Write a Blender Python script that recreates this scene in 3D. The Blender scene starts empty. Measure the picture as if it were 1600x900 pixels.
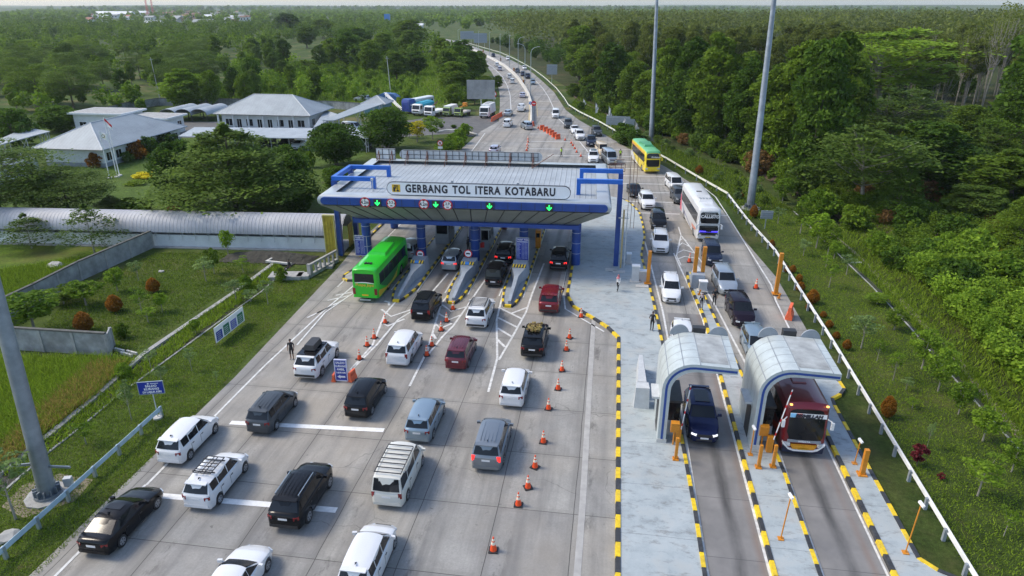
import bpy, bmesh, math, random
import numpy as np
from mathutils import Vector, Matrix
from mathutils.geometry import tessellate_polygon
R = math.radians
PI = math.pi
SC = bpy.context.scene
COL = SC.collection

# ------------------------------------------------------------------ camera
CAM_H = 25.0
PITCH = R(22.5)
YAW = R(8.3)
F = 1066.67            # focal length in photo pixels (24 mm on 36 mm, 1600 px)
cd = bpy.data.cameras.new('camera')
cam = bpy.data.objects.new('camera', cd)
COL.objects.link(cam)
cam.location = (0, 0, CAM_H)
cam.rotation_euler = (PI / 2 - PITCH, 0, YAW)
cd.sensor_width = 36
cd.lens = 24
cd.clip_start = 0.5
cd.clip_end = 20000
SC.camera = cam
# ------------------------------------------------------------------ sky and sun
SUN_EL = R(48)
SUN_AZ = R(272)        # where the sun stands, clockwise from +Y
w = bpy.data.worlds.new("World")
SC.world = w
w.use_nodes = True
nt = w.node_tree
bg = nt.nodes['Background']
sky = nt.nodes.new('ShaderNodeTexSky')
sky.sky_type = 'NISHITA'
sky.sun_disc = False
sky.sun_elevation = SUN_EL
sky.sun_rotation = SUN_AZ
sky.air_density = 1.0
sky.dust_density = 1.5
sky.ozone_density = 1.0
nt.links.new(sky.outputs[0], bg.inputs[0])
bg.inputs[1].default_value = 0.148
sd = bpy.data.lights.new('sun', 'SUN')
sun = bpy.data.objects.new('sun', sd)
COL.objects.link(sun)
sd.energy = 1.7
sd.angle = R(18)
sd.color = (1.0, 0.90, 0.74)
sun.rotation_euler = (PI / 2 - SUN_EL, 0, -SUN_AZ + PI)
sun.rotation_euler = Vector((math.sin(SUN_AZ) * math.cos(SUN_EL), math.cos(SUN_AZ) * math.cos(SUN_EL), math.sin(SUN_EL))).to_track_quat('Z', 'Y').to_euler()
SC.cycles.volume_bounces = 3
SC.view_settings.view_transform = 'Standard'
SC.view_settings.look = 'None'
SC.view_settings.exposure = 0.82
SC.view_settings.gamma = 1
SC.view_settings.use_curve_mapping = False

# ------------------------------------------------------------------ pixel <-> place (used to read positions off the photograph)
cA, sA, cP, sP = math.cos(YAW), math.sin(YAW), math.cos(PITCH), math.sin(PITCH)
def at(x, y, z=0.0):
 u = (x - 800) / F; v = (450 - y) / F
 dn = sP - v * cP; fw = cP + v * sP
 t = (CAM_H - z) / dn
 a, b = u * t, fw * t
 return (a * cA - b * sA, a * sA + b * cA)
def pr(X, Y, Z):
 a = X * cA + Y * sA; b = -X * sA + Y * cA; d = CAM_H - Z
 c = b * cP + d * sP
 return 800 + F * a / c, 450 - F * (b * sP - d * cP) / c
def zat(px, py, Y):
 """point on the ray of a pixel at world Y -> (X, Z)"""
 a = at(px, py, 0); b = at(px, py, 10)
 t = (Y - a[1]) / (b[1] - a[1])
 return a[0] + t * (b[0] - a[0]), 10 * t
def fit(box, L, W, H, yaw):
 """ground position of a body of this size whose outline fills the box read off the photograph"""
 x0, y0, x1, y1 = box
 def bb(X, Y):
  ps = []
  c, s = math.cos(yaw), math.sin(yaw)
  for sx in (-1, 1):
   for sy in (-1, 1):
    for z, k, q in ((0.25, 1, 1), (H * .55, 1, 1), (H, .74, .72)):
     lx, ly = sx * W / 2 * k, sy * L / 2 * q
     ps.append(pr(X + lx * c - ly * s, Y + lx * s + ly * c, z))
  xs = [p[0] for p in ps]; ys = [p[1] for p in ps]
  return (min(xs), min(ys), max(xs), max(ys))
 X, Y = at((x0 + x1) / 2, y0 * .4 + y1 * .6)
 tx, ty = (x0 + x1) / 2, (y0 + y1) / 2
 for _ in range(12):
  def cc(X, Y):
   b = bb(X, Y); return np.array([(b[0] + b[2]) / 2, (b[1] + b[3]) / 2])
  c0 = cc(X, Y); e = .05
  J = np.array([(cc(X + e, Y) - c0) / e, (cc(X, Y + e) - c0) / e]).T
  d = np.linalg.solve(J, np.array([tx, ty]) - c0)
  X += float(d[0]); Y += float(d[1])
 b = bb(X, Y)
 return X, Y, (b[2] - b[0]) / (x1 - x0), (b[3] - b[1]) / (y1 - y0)

# ------------------------------------------------------------------ materials
MATS = {}
def nodes(name):
 m = bpy.data.materials.new(name); m.use_nodes = True
 return m, m.node_tree, m.node_tree.nodes['Principled BSDF']
def ramp(nt, fac, stops):
 r = nt.nodes.new('ShaderNodeValToRGB')
 els = r.color_ramp.elements
 while len(els) < len(stops): els.new(.5)
 for e, (p, c) in zip(els, stops):
  e.position = p; e.color = (*c, 1) if len(c) == 3 else c
 nt.links.new(fac, r.inputs[0])
 return r.outputs[0]
def noise(nt, scale, detail=4, rough=.55, vec=None, stretch=None):
 n = nt.nodes.new('ShaderNodeTexNoise')
 n.inputs['Scale'].default_value = scale; n.inputs['Detail'].default_value = detail
 n.inputs['Roughness'].default_value = rough
 if vec is None:
  tc = nt.nodes.new('ShaderNodeTexCoord'); vec = tc.outputs['Object']
 if stretch:
  mp = nt.nodes.new('ShaderNodeMapping'); mp.inputs['Scale'].default_value = stretch
  nt.links.new(vec, mp.inputs[0]); vec = mp.outputs[0]
 nt.links.new(vec, n.inputs['Vector'])
 return n.outputs['Fac']
def mixc(nt, fac, a, b, mode='MIX'):
 m = nt.nodes.new('ShaderNodeMix'); m.data_type = 'RGBA'; m.blend_type = mode
 for k, v in ((0, fac), (6, a), (7, b)):
  if isinstance(v, (int, float)): m.inputs[k].default_value = v
  elif isinstance(v, tuple): m.inputs[k].default_value = (*v, 1) if len(v) == 3 else v
  else: nt.links.new(v, m.inputs[k])
 return m.outputs[2]
def math_(nt, op, a, b=None, c=None):
 m = nt.nodes.new('ShaderNodeMath'); m.operation = op
 for k, v in enumerate((a, b, c)):
  if v is None: continue
  if isinstance(v, (int, float)): m.inputs[k].default_value = v
  else: nt.links.new(v, m.inputs[k])
 return m.outputs[0]
def bump(nt, bsdf, h, strength=.3, dist=.02):
 b = nt.nodes.new('ShaderNodeBump'); b.inputs['Strength'].default_value = strength
 b.inputs['Distance'].default_value = dist
 nt.links.new(h, b.inputs['Height']); nt.links.new(b.outputs[0], bsdf.inputs['Normal'])
def mat(name, col, rough=.6, metal=0.0, var=.12, scale=3.0, spec=.5, coat=0.0, bmp=0.0, emit=0.0, dirt=0.0, dirtcol=(.12, .11, .10)):
 if name in MATS: return MATS[name]
 m, nt, b = nodes(name)
 b.inputs['Roughness'].default_value = rough
 b.inputs['Metallic'].default_value = metal
 b.inputs['Specular IOR Level'].default_value = spec
 if coat:
  b.inputs['Coat Weight'].default_value = coat; b.inputs['Coat Roughness'].default_value = .06
 lo = tuple(max(0, c * (1 - var)) for c in col); hi = tuple(min(1, c * (1 + var)) for c in col)
 n = noise(nt, scale, 5)
 c = ramp(nt, n, [(.3, lo), (.7, hi)])
 if dirt:
  d = noise(nt, scale * .37, 6, .65)
  f = ramp(nt, d, [(.48, (0, 0, 0)), (.75, (dirt,) * 3)])
  c = mixc(nt, f, c, dirtcol)
 nt.links.new(c, b.inputs['Base Color'])
 if bmp: bump(nt, b, noise(nt, scale * 6, 4), bmp)
 if emit:
  b.inputs['Emission Color'].default_value = (*col, 1); b.inputs['Emission Strength'].default_value = emit
 MATS[name] = m
 return m

# ------------------------------------------------------------------ mesh builder
class MB:
 def __init__(s): s.v = []; s.f = []; s.m = []; s.cur = 0
 def add(s, vs, fs, m=None):
  o = len(s.v); s.v += [tuple(p) for p in vs]
  s.f += [tuple(i + o for i in f) for f in fs]; s.m += [s.cur if m is None else m] * len(fs)
  return s
 def bx(s, x0, x1, y0, y1, z0, z1, m=None):
  return s.add([(x, y, z) for z in (z0, z1) for y in (y0, y1) for x in (x0, x1)],
      [(0, 2, 3, 1), (4, 5, 7, 6), (0, 1, 5, 4), (2, 6, 7, 3), (0, 4, 6, 2), (1, 3, 7, 5)], m)
 def box(s, c, d, rz=0, m=None, rx=0, ry=0):
  M = Matrix.Rotation(rz, 3, 'Z') @ Matrix.Rotation(ry, 3, 'Y') @ Matrix.Rotation(rx, 3, 'X')
  vs = [M @ Vector((x * d[0] / 2, y * d[1] / 2, z * d[2] / 2)) + Vector(c) for z in (-1, 1) for y in (-1, 1) for x in (-1, 1)]
  return s.add(vs, [(0, 2, 3, 1), (4, 5, 7, 6), (0, 1, 5, 4), (2, 6, 7, 3), (0, 4, 6, 2), (1, 3, 7, 5)], m)
 def tube(s, pts, rad, n=8, m=None, caps=True):
  pts = [Vector(p) for p in pts]
  if not isinstance(rad, (list, tuple)): rad = [rad] * len(pts)
  vs = []; fs = []
  for i, p in enumerate(pts):
   d = (pts[min(i + 1, len(pts) - 1)] - pts[max(i - 1, 0)]).normalized()
   a = d.orthogonal().normalized() if abs(d.z) > .99 else d.cross(Vector((0, 0, 1))).normalized()
   if abs(d.z) > .99: a = Vector((1, 0, 0))
   b = d.cross(a).normalized()
   for k in range(n):
    t = 2 * PI * k / n
    vs.append(p + (a * math.cos(t) + b * math.sin(t)) * rad[i])
  for i in range(len(pts) - 1):
   for k in range(n):
    k2 = (k + 1) % n
    fs.append((i * n + k, i * n + k2, (i + 1) * n + k2, (i + 1) * n + k))
  if caps:
   fs.append(tuple(range(n - 1, -1, -1))); fs.append(tuple((len(pts) - 1) * n + k for k in range(n)))
  return s.add(vs, fs, m)
 def prism(s, poly, z0, z1, m=None, top=None):
  n = len(poly)
  ar = sum(poly[i][0] * poly[(i + 1) % n][1] - poly[(i + 1) % n][0] * poly[i][1] for i in range(n))
  if ar < 0: poly = poly[::-1]
  tp = top if top else poly
  s.add([(p[0], p[1], z0) for p in poly] + [(p[0], p[1], z1) for p in tp],
    [(i, (i + 1) % n, n + (i + 1) % n, n + i) for i in range(n)], m)
  tri = tessellate_polygon([[Vector((p[0], p[1], 0)) for p in tp]])
  fs = []
  for t in tri:
   a, b, c = (Vector((tp[i][0], tp[i][1])) for i in t)
   fs.append(t if (b - a).cross(c - a) > 0 else (t[0], t[2], t[1]))
  s.add([(p[0], p[1], z1) for p in tp], fs, m)
  s.add([(p[0], p[1], z0) for p in tp], [f[::-1] for f in fs], m)
  return s
 def xprism(s, poly, x0, x1, m=None):
  """polygon in (y,z) pushed along x"""
  n = len(poly)
  ar = sum(poly[i][0] * poly[(i + 1) % n][1] - poly[(i + 1) % n][0] * poly[i][1] for i in range(n))
  if ar < 0: poly = poly[::-1]
  s.add([(x0, *p) for p in poly] + [(x1, *p) for p in poly],
    [(i, n + i, n + (i + 1) % n, (i + 1) % n)[::-1] for i in range(n)] + [tuple(range(n))[::-1], tuple(range(n, 2 * n))], m)
  return s
 def yprism(s, poly, y0, y1, m=None):
  n = len(poly)
  ar = sum(poly[i][0] * poly[(i + 1) % n][1] - poly[(i + 1) % n][0] * poly[i][1] for i in range(n))
  if ar < 0: poly = poly[::-1]
  s.add([(p[0], y0, p[1]) for p in poly] + [(p[0], y1, p[1]) for p in poly],
    [(i, n + i, n + (i + 1) % n, (i + 1) % n)[::-1] for i in range(n)][::1] + [tuple(range(n)), tuple(range(n, 2 * n))[::-1]], m)
  return s
 def mesh(s, name, mats, smooth=0):
  me = bpy.data.meshes.new(name)
  me.from_pydata(s.v, [], s.f)
  for m in (mats if isinstance(mats, (list, tuple)) else [mats]): me.materials.append(m)
  me.polygons.foreach_set('material_index', s.m)
  bm = bmesh.new(); bm.from_mesh(me)
  if len(bm.faces) < 20000: bmesh.ops.recalc_face_normals(bm, faces=bm.faces)
  bm.to_mesh(me); bm.free()
  if smooth:
   me.polygons.foreach_set('use_smooth', [True] * len(me.polygons))
   me.set_sharp_from_angle(angle=R(smooth))
  me.update()
  return me
 def build(s, name, mats, parent=None, loc=(0, 0, 0), rz=0, smooth=0):
  o = bpy.data.objects.new(name, s.mesh(name, mats, smooth))
  COL.objects.link(o)
  o.location = loc; o.rotation_euler = (0, 0, rz)
  if parent: o.parent = parent
  return o
def split(mb, name, mats, parent):
 # one object for every connected piece
 n = len(mb.v); r = list(range(n))
 def f_(i):
  while r[i] != i: r[i] = r[r[i]]; i = r[i]
  return i
 for f in mb.f:
  for k in f[1:]: r[f_(k)] = f_(f[0])
 G = {}
 for f, m in zip(mb.f, mb.m): G.setdefault(f_(f[0]), []).append((f, m))
 for fs in G.values():
  ids = sorted({i for f, _ in fs for i in f}); mp = {i: j for j, i in enumerate(ids)}; q = MB(); q.v = [mb.v[i] for i in ids]; q.f = [tuple(mp[i] for i in f) for f, _ in fs]; q.m = [m for _, m in fs]
  q.build(name, mats, parent)
def tag(o, label=None, cat=None, group=None, kind=None):
 if label: o['label'] = label
 if cat: o['category'] = cat
 if group: o['group'] = group
 if kind: o['kind'] = kind
 return o
def thing(name, label, cat, loc=(0, 0, 0), rz=0, group=None):
 o = bpy.data.objects.new(name, None); COL.objects.link(o)
 o.empty_display_size = .3
 o.location = loc; o.rotation_euler = (0, 0, rz)
 return tag(o, label, cat, group)
def copy_tree(o, parent=None):
 c = o.copy(); COL.objects.link(c)
 if parent: c.parent = parent
 for ch in list(o.children): copy_tree(ch, c)
 return c
def sheet(name, pts, z, m, kind='structure'):
 mb = MB(); tri = tessellate_polygon([[Vector((p[0], p[1], 0)) for p in pts]]); fs = []
 for t in tri:
  a, b, c = (Vector(pts[i][:2]) for i in t)
  fs.append(t if (b - a).cross(c - a) > 0 else (t[0], t[2], t[1]))
 mb.add([(p[0], p[1], z) for p in pts], fs)
 o = bpy.data.objects.new(name, None)
 me = bpy.data.meshes.new(name); me.from_pydata(mb.v, [], mb.f); me.materials.append(m)
 bpy.data.objects.remove(o)
 o = bpy.data.objects.new(name, me); COL.objects.link(o)
 o['kind'] = kind
 return o
FONT = bpy.data.fonts.load('<builtin>') if False else None
def text_mesh(name, s, size, m, parent, loc, rot, ext=.004, sx=1.0, bold=0.0, align='CENTER', shear=0.0, sp=1.0):
 cu = bpy.data.curves.new(name, 'FONT'); cu.body = s; cu.size = size; cu.extrude = ext
 cu.align_x = align; cu.align_y = 'CENTER'; cu.offset = bold; cu.shear = shear; cu.resolution_u = 3; cu.space_character = sp; cu.space_word = 1 + (sp - 1) * 3
 t = bpy.data.objects.new(name + '_src', cu); COL.objects.link(t)
 dg = bpy.context.evaluated_depsgraph_get(); dg.update()
 me = bpy.data.meshes.new_from_object(t.evaluated_get(dg))
 bpy.data.objects.remove(t); bpy.data.curves.remove(cu)
 me.materials.clear(); me.materials.append(m)
 me.transform(Matrix.Diagonal((sx, 1, 1, 1)))
 o = bpy.data.objects.new(name, me); COL.objects.link(o)
 o.location = loc; o.rotation_euler = rot
 if parent: o.parent = parent
 return o
def lerp(a, b, t): return a + (b - a) * t
def interp(x, pts):
 if x <= pts[0][0]: return pts[0][1]
 for (a, b), (c, d) in zip(pts, pts[1:]):
  if x <= c:
   t = (x - a) / (c - a) if c > a else 0
   t = t * t * (3 - 2 * t) * .4 + t * .6
   return b + (d - b) * t
 return pts[-1][1]
# ================================================================== GROUND MATERIALS
def m_concrete_road():
 m, nt, b = nodes('road_concrete'); L = nt.links
 tc = nt.nodes.new('ShaderNodeTexCoord'); sp = nt.nodes.new('ShaderNodeSeparateXYZ')
 L.new(tc.outputs['Object'], sp.inputs[0])
 wob = noise(nt, .25, 2)
 x = math_(nt, 'ADD', sp.outputs[0], math_(nt, 'MULTIPLY', wob, .15)); y = sp.outputs[1]
 def joint(c, period, off, wd):
  f = math_(nt, 'FRACT', math_(nt, 'DIVIDE', math_(nt, 'ADD', c, off), period))
  d = math_(nt, 'MULTIPLY', math_(nt, 'MINIMUM', f, math_(nt, 'SUBTRACT', 1.0, f)), period)
  return math_(nt, 'LESS_THAN', d, wd), math_(nt, 'LESS_THAN', d, .28)
 jx, hx = joint(x, 4.1, .85 + 4.1 * 30, .022); jy, hy = joint(y, 5.0, .95, .02)
 j = math_(nt, 'MAXIMUM', jx, jy)
 halo = math_(nt, 'MULTIPLY', math_(nt, 'MAXIMUM', hx, hy), noise(nt, .9, 5, .7))
 # every slab its own tone
 cx = math_(nt, 'FLOOR', math_(nt, 'DIVIDE', math_(nt, 'ADD', x, .85 + 123), 4.1))
 cy = math_(nt, 'FLOOR', math_(nt, 'DIVIDE', math_(nt, 'ADD', y, .95), 5.0))
 cmb = nt.nodes.new('ShaderNodeCombineXYZ'); L.new(cx, cmb.inputs[0]); L.new(cy, cmb.inputs[1])
 wn = nt.nodes.new('ShaderNodeTexWhiteNoise'); wn.noise_dimensions = '3D'; L.new(cmb.outputs[0], wn.inputs[0])
 base = ramp(nt, noise(nt, .45, 8, .68), [(.25, (.225, .220, .208)), (.5, (.285, .28, .266)), (.78, (.37, .36, .34))])
 slab = ramp(nt, wn.outputs[0], [(0, (.86, .86, .87)), (1, (1.1, 1.09, 1.06))])
 c = mixc(nt, 1.0, base, slab, 'MULTIPLY')
 fine = ramp(nt, noise(nt, 9, 6, .7), [(.3, (.86,) * 3), (.7, (1.1,) * 3)])
 c = mixc(nt, 1.0, c, fine, 'MULTIPLY')
 # worn wheel paths and drips of oil, drawn out along the lanes
 st = noise(nt, 1.0, 6, .65, stretch=(.85, .055, 1))
 c = mixc(nt, ramp(nt, st, [(.48, (0, 0, 0)), (.68, (.6,) * 3)]), c, (.14, .138, .135))
 st2 = noise(nt, 1.0, 5, .6, stretch=(1.7, .12, 1))
 c = mixc(nt, ramp(nt, st2, [(.55, (0, 0, 0)), (.75, (.35,) * 3)]), c, (.42, .40, .36))
 big = noise(nt, .07, 4, .6)
 c = mixc(nt, ramp(nt, big, [(.45, (0, 0, 0)), (.65, (.5,) * 3)]), c, (.33, .285, .225))
 # two dark wheel paths in each queueing lane, broken up along the way
 lx_ = math_(nt, 'ABSOLUTE', math_(nt, 'SUBTRACT', math_(nt, 'FRACT', math_(nt, 'DIVIDE', math_(nt, 'ADD', x, 125.2), 4.1)), .5))
 wp = ramp(nt, math_(nt, 'ABSOLUTE', math_(nt, 'SUBTRACT', lx_, .19)), [(0, (.5,) * 3), (.12, (0, 0, 0))])
 c = mixc(nt, mixc(nt, 1.0, wp, ramp(nt, noise(nt, 1.0, 5, .7, stretch=(.6, .08, 1)), [(.36, (0, 0, 0)), (.55, (1, 1, 1))]), 'MULTIPLY'), c, (.15, .145, .14))
 oil = ramp(nt, lx_, [(0, (1, 1, 1)), (.14, (0, 0, 0))])
 c = mixc(nt, mixc(nt, 1.0, oil, ramp(nt, noise(nt, 1.1, 6, .8, stretch=(1, .3, 1)), [(.51, (0, 0, 0)), (.62, (.75,) * 3)]), 'MULTIPLY'), c, (.085, .08, .075))
 crk = nt.nodes.new('ShaderNodeTexVoronoi'); crk.feature = 'DISTANCE_TO_EDGE'; crk.inputs['Scale'].default_value = .22
 wv = nt.nodes.new('ShaderNodeVectorMath'); wv.operation = 'ADD'; nz = nt.nodes.new('ShaderNodeTexNoise'); nz.inputs['Scale'].default_value = .8
 L.new(tc.outputs['Object'], nz.inputs['Vector']); L.new(tc.outputs['Object'], wv.inputs[0]); L.new(nz.outputs['Color'], wv.inputs[1]); L.new(wv.outputs[0], crk.inputs['Vector'])
 c = mixc(nt, mixc(nt, 1.0, ramp(nt, crk.outputs['Distance'], [(0, (.7,) * 3), (.006, (0, 0, 0))]), ramp(nt, noise(nt, .12, 3), [(.5, (0, 0, 0)), (.6, (1, 1, 1))]), 'MULTIPLY'), c, (.08, .075, .07))
 sp2 = noise(nt, 2.3, 3, .5)
 c = mixc(nt, ramp(nt, sp2, [(.70, (0, 0, 0)), (.76, (.6,) * 3)]), c, (.10, .098, .09))
 c = mixc(nt, math_(nt, 'MULTIPLY', halo, .35), c, (.17, .165, .15))
 c = mixc(nt, math_(nt, 'MULTIPLY', j, .85), c, (.055, .052, .048))
 L.new(c, b.inputs['Base Color']); b.inputs['Roughness'].default_value = .78
 b.inputs['Specular IOR Level'].default_value = .35
 bump(nt, b, noise(nt, 22, 4), .15, .01)
 return m
def m_grass(name, lo, mid, hi, dry=(.17, .14, .06), dryamt=.5, sc=.35, soil=(.085, .06, .035), soilamt=.0, detail=3.2):
 m, nt, b = nodes(name); L = nt.links
 n1 = noise(nt, sc, 8, .72); n2 = noise(nt, detail, 6, .75); n3 = noise(nt, .11, 5, .6)
 c = ramp(nt, n1, [(.3, lo), (.5, mid), (.7, hi)])
 c = mixc(nt, 1.0, c, ramp(nt, n2, [(.28, (.45,) * 3), (.5, (.95,) * 3), (.72, (1.5,) * 3)]), 'MULTIPLY')
 fine = noise(nt, 26, 3, .7)
 c = mixc(nt, 1.0, c, ramp(nt, fine, [(.3, (.6,) * 3), (.7, (1.4,) * 3)]), 'MULTIPLY')
 c = mixc(nt, ramp(nt, n3, [(.5, (0, 0, 0)), (.72, (dryamt,) * 3)]), c, dry)
 n4 = noise(nt, .8, 6, .7)
 if soilamt: c = mixc(nt, ramp(nt, n4, [(.56, (0, 0, 0)), (.68, (soilamt,) * 3)]), c, soil)
 L.new(c, b.inputs['Base Color']); b.inputs['Roughness'].default_value = .95
 b.inputs['Specular IOR Level'].default_value = .15
 bump(nt, b, noise(nt, 14, 5, .7), .9, .08)
 return m
M_ROAD = m_concrete_road()
M_LAWN = m_grass('lawn_grass', (.045, .075, .011), (.075, .118, .016), (.115, .16, .028), dryamt=.5, soilamt=.45)
M_LAWN_R = m_grass('verge_grass', (.026, .044, .010), (.045, .070, .014), (.078, .105, .025), dryamt=.5, soilamt=.4)
M_GARDEN = m_grass('garden_grass', (.040, .060, .012), (.062, .095, .017), (.092, .130, .026), dryamt=.55, soilamt=.5, sc=.6)
M_SCRUB = m_grass('scrub_grass', (.05, .085, .012), (.09, .14, .018), (.15, .20, .03), dry=(.22, .19, .07), dryamt=.7, sc=.15)
M_OFFICE = m_grass('office_lawn', (.048, .085, .014), (.072, .12, .02), (.095, .15, .028), dryamt=.25)
M_BRIGHT = m_grass('tall_grass_field', (.05, .085, .01), (.09, .15, .014), (.14, .21, .02), dry=(.13, .11, .04), dryamt=.7)
M_WILD = m_grass('scrub_ground', (.028, .048, .010), (.05, .085, .016), (.085, .125, .025), dry=(.2, .155, .075), dryamt=.75, sc=.12, soilamt=.35)
M_FLOOR = m_grass('forest_floor', (.022, .032, .010), (.038, .052, .014), (.062, .072, .024), dry=(.10, .07, .035), dryamt=.6, sc=.2, soilamt=.4)
M_PAVE = None
def m_painted_slab():
 m, nt, b = nodes('pale_painted_slab'); L = nt.links
 c = ramp(nt, noise(nt, .7, 8, .7), [(.28, (.26, .30, .315)), (.5, (.35, .395, .41)), (.75, (.44, .475, .48))])
 c = mixc(nt, ramp(nt, noise(nt, 2.0, 8, .75, stretch=(.5, 1, 1)), [(.53, (0, 0, 0)), (.66, (.6,) * 3)]), c, (.13, .125, .115))
 c = mixc(nt, ramp(nt, noise(nt, .35, 5, .6), [(.5, (0, 0, 0)), (.75, (.5,) * 3)]), c, (.30, .27, .22))
 tc = nt.nodes.new('ShaderNodeTexCoord'); sp = nt.nodes.new('ShaderNodeSeparateXYZ'); L.new(tc.outputs['Object'], sp.inputs[0])
 f = math_(nt, 'FRACT', math_(nt, 'DIVIDE', math_(nt, 'ADD', sp.outputs[1], math_(nt, 'MULTIPLY', noise(nt, .5, 3), .2)), 4.0))
 c = mixc(nt, math_(nt, 'MULTIPLY', math_(nt, 'LESS_THAN', f, .006), .7), c, (.09, .09, .085))
 L.new(c, b.inputs['Base Color']); b.inputs['Roughness'].default_value = .7
 bump(nt, b, noise(nt, 12, 4), .15, .01)
 return m
M_SLAB = m_painted_slab()
M_ASPH = mat('worn_asphalt', (.11, .108, .105), .85, var=.25, scale=.7, bmp=.2, dirt=.4, dirtcol=(.07, .07, .07))
M_LANE = None
M_WHITE = mat('road_paint_white', (.62, .62, .60), .6, var=.22, scale=3.5, dirt=.75, dirtcol=(.33, .33, .32))
M_WHITE_B = mat('road_paint_fresh', (.78, .78, .76), .55, var=.1, scale=4, dirt=.35, dirtcol=(.4, .4, .39))
M_YPAINT = mat('road_paint_yellow', (.45, .36, .18), .6, var=.2, scale=2, dirt=.7, dirtcol=(.3, .28, .22))
M_KY = mat('kerb_yellow', (.72, .50, .012), .6, var=.2, scale=5, dirt=.5, dirtcol=(.25, .2, .08))
M_KB = mat('kerb_black', (.032, .034, .038), .6, var=.3, scale=5, dirt=.5, dirtcol=(.11, .11, .11))
M_CONC = mat('bare_concrete', (.33, .33, .32), .8, var=.2, scale=2, bmp=.2, dirt=.5, dirtcol=(.16, .155, .14))
M_CONC_L = mat('light_concrete', (.52, .51, .48), .8, var=.15, scale=2, bmp=.1, dirt=.4, dirtcol=(.25, .24, .2))
M_WALLC = mat('stained_wall_concrete', (.30, .31, .31), .85, var=.3, scale=1.1, bmp=.2, dirt=.75, dirtcol=(.12, .12, .11))
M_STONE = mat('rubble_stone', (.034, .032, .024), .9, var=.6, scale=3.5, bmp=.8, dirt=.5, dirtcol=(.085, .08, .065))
M_GALV = mat('galvanised_steel', (.46, .52, .57), .38, .55, var=.15, scale=2, dirt=.3, dirtcol=(.3, .33, .36))
M_MAST = mat('mast_steel', (.22, .25, .28), .45, .5, var=.22, scale=1.3, dirt=.5, dirtcol=(.18, .2, .23))
M_RUST = mat('rusty_steel', (.15, .07, .05), .7, .2, var=.3, scale=3)
M_BLUE = mat('signal_blue_paint', (.015, .06, .27), .4, var=.15, scale=1, dirt=.25, dirtcol=(.02, .04, .12))
M_BLUE_B = mat('bright_blue_paint', (.012, .12, .50), .4, var=.12, scale=1)
M_ORANGE = mat('orange_paint', (.58, .22, .015), .45, var=.12, scale=4, dirt=.25, dirtcol=(.4, .2, .05))
M_CONE = mat('cone_orange', (.85, .085, .015), .5, var=.1, scale=5)
M_BAR = mat('faded_orange_plastic', (.80, .14, .05), .5, var=.15, scale=4)
M_BLACK = mat('black_rubber', (.018, .018, .019), .6, var=.2)
M_DARK = mat('dark_trim', (.03, .03, .032), .5, var=.2)
M_SOILP = mat('pale_track_soil', (.20, .17, .12), .95, var=.3, scale=.6, dirt=.6, dirtcol=(.10, .11, .04))
M_GLASS = mat('tinted_glass', (.010, .012, .015), .12, var=.1, spec=.4)
M_GLASS_B = mat('bluish_glass', (.05, .085, .10), .07, var=.1, spec=.8)
M_WHT = mat('white_paint', (.74, .75, .75), .5, var=.06, scale=2, dirt=.25, dirtcol=(.45, .45, .42))
M_WALLW = mat('white_wall_paint', (.66, .68, .68), .7, var=.08, scale=1, dirt=.35, dirtcol=(.4, .4, .36))
M_RED = mat('red_paint', (.60, .012, .015), .45, var=.1)
M_GREY = mat('grey_paint', (.27, .30, .33), .55, var=.12, scale=2, dirt=.3, dirtcol=(.15, .16, .16))
M_LIGHTG = mat('pale_grey_paint', (.48, .50, .51), .55, var=.1, scale=2, dirt=.3, dirtcol=(.3, .3, .29))
M_SIGNBLUE = mat('sign_blue', (.015, .035, .30), .4, var=.05)
M_SIGNBLUE2 = mat('sign_sky_blue', (.04, .20, .55), .4, var=.05)
M_LETTER = mat('letter_white', (.8, .8, .8), .5, var=.02)
M_INK = mat('letter_black', (.02, .022, .035), .5, var=.02)
M_LEDG = mat('green_led', (.02, .95, .15), .4, var=.0, emit=1.2)
M_YEL = mat('sign_yellow', (.75, .48, .02), .45, var=.05)
M_GREENS = mat('sign_green', (.02, .17, .09), .45, var=.05)
M_SOIL = mat('bare_soil', (.085, .058, .036), .95, var=.4, scale=1.5, bmp=.7, dirt=.5, dirtcol=(.07, .05, .03))
M_PLATEW = mat('plate_white', (.7, .7, .7), .4, var=.1, scale=20)

# ================================================================== TERRAIN
def ground():
 # one sheet reaching the horizon, gently rolling far away
 xs = np.concatenate([np.linspace(-7000, -600, 22), np.linspace(-500, 500, 14), np.linspace(600, 7000, 22)])
 ys = np.concatenate([np.array([-400, -60]), np.linspace(0, 700, 8), np.linspace(900, 9500, 34)])
 mb = MB(); rg = random.Random(3)
 def h(x, y):
  d = math.hypot(x, y)
  k = max(0, min(1, (d - 1300) / 2500))
  return k * (5 + 7 * math.sin(x * .0011 + .6) + 6 * math.sin(x * .0024 + y * .0007) + 5 * math.sin(y * .0016 + x * .0004)) + (k * 8 if d > 4500 else 0)
 vs = [(float(x), float(y), h(x, y) - .03) for y in ys for x in xs]
 n = len(xs)
 mb.add(vs, [(j * n + i, j * n + i + 1, (j + 1) * n + i + 1, (j + 1) * n + i) for j in range(len(ys) - 1) for i in range(n - 1)])
 o = mb.build('ground', M_WILD); o['kind'] = 'structure'
 me = o.data; me.polygons.foreach_set('use_smooth', [True] * len(me.polygons))
ground()
def W(*px): return [at(*p) for p in px]

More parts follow.
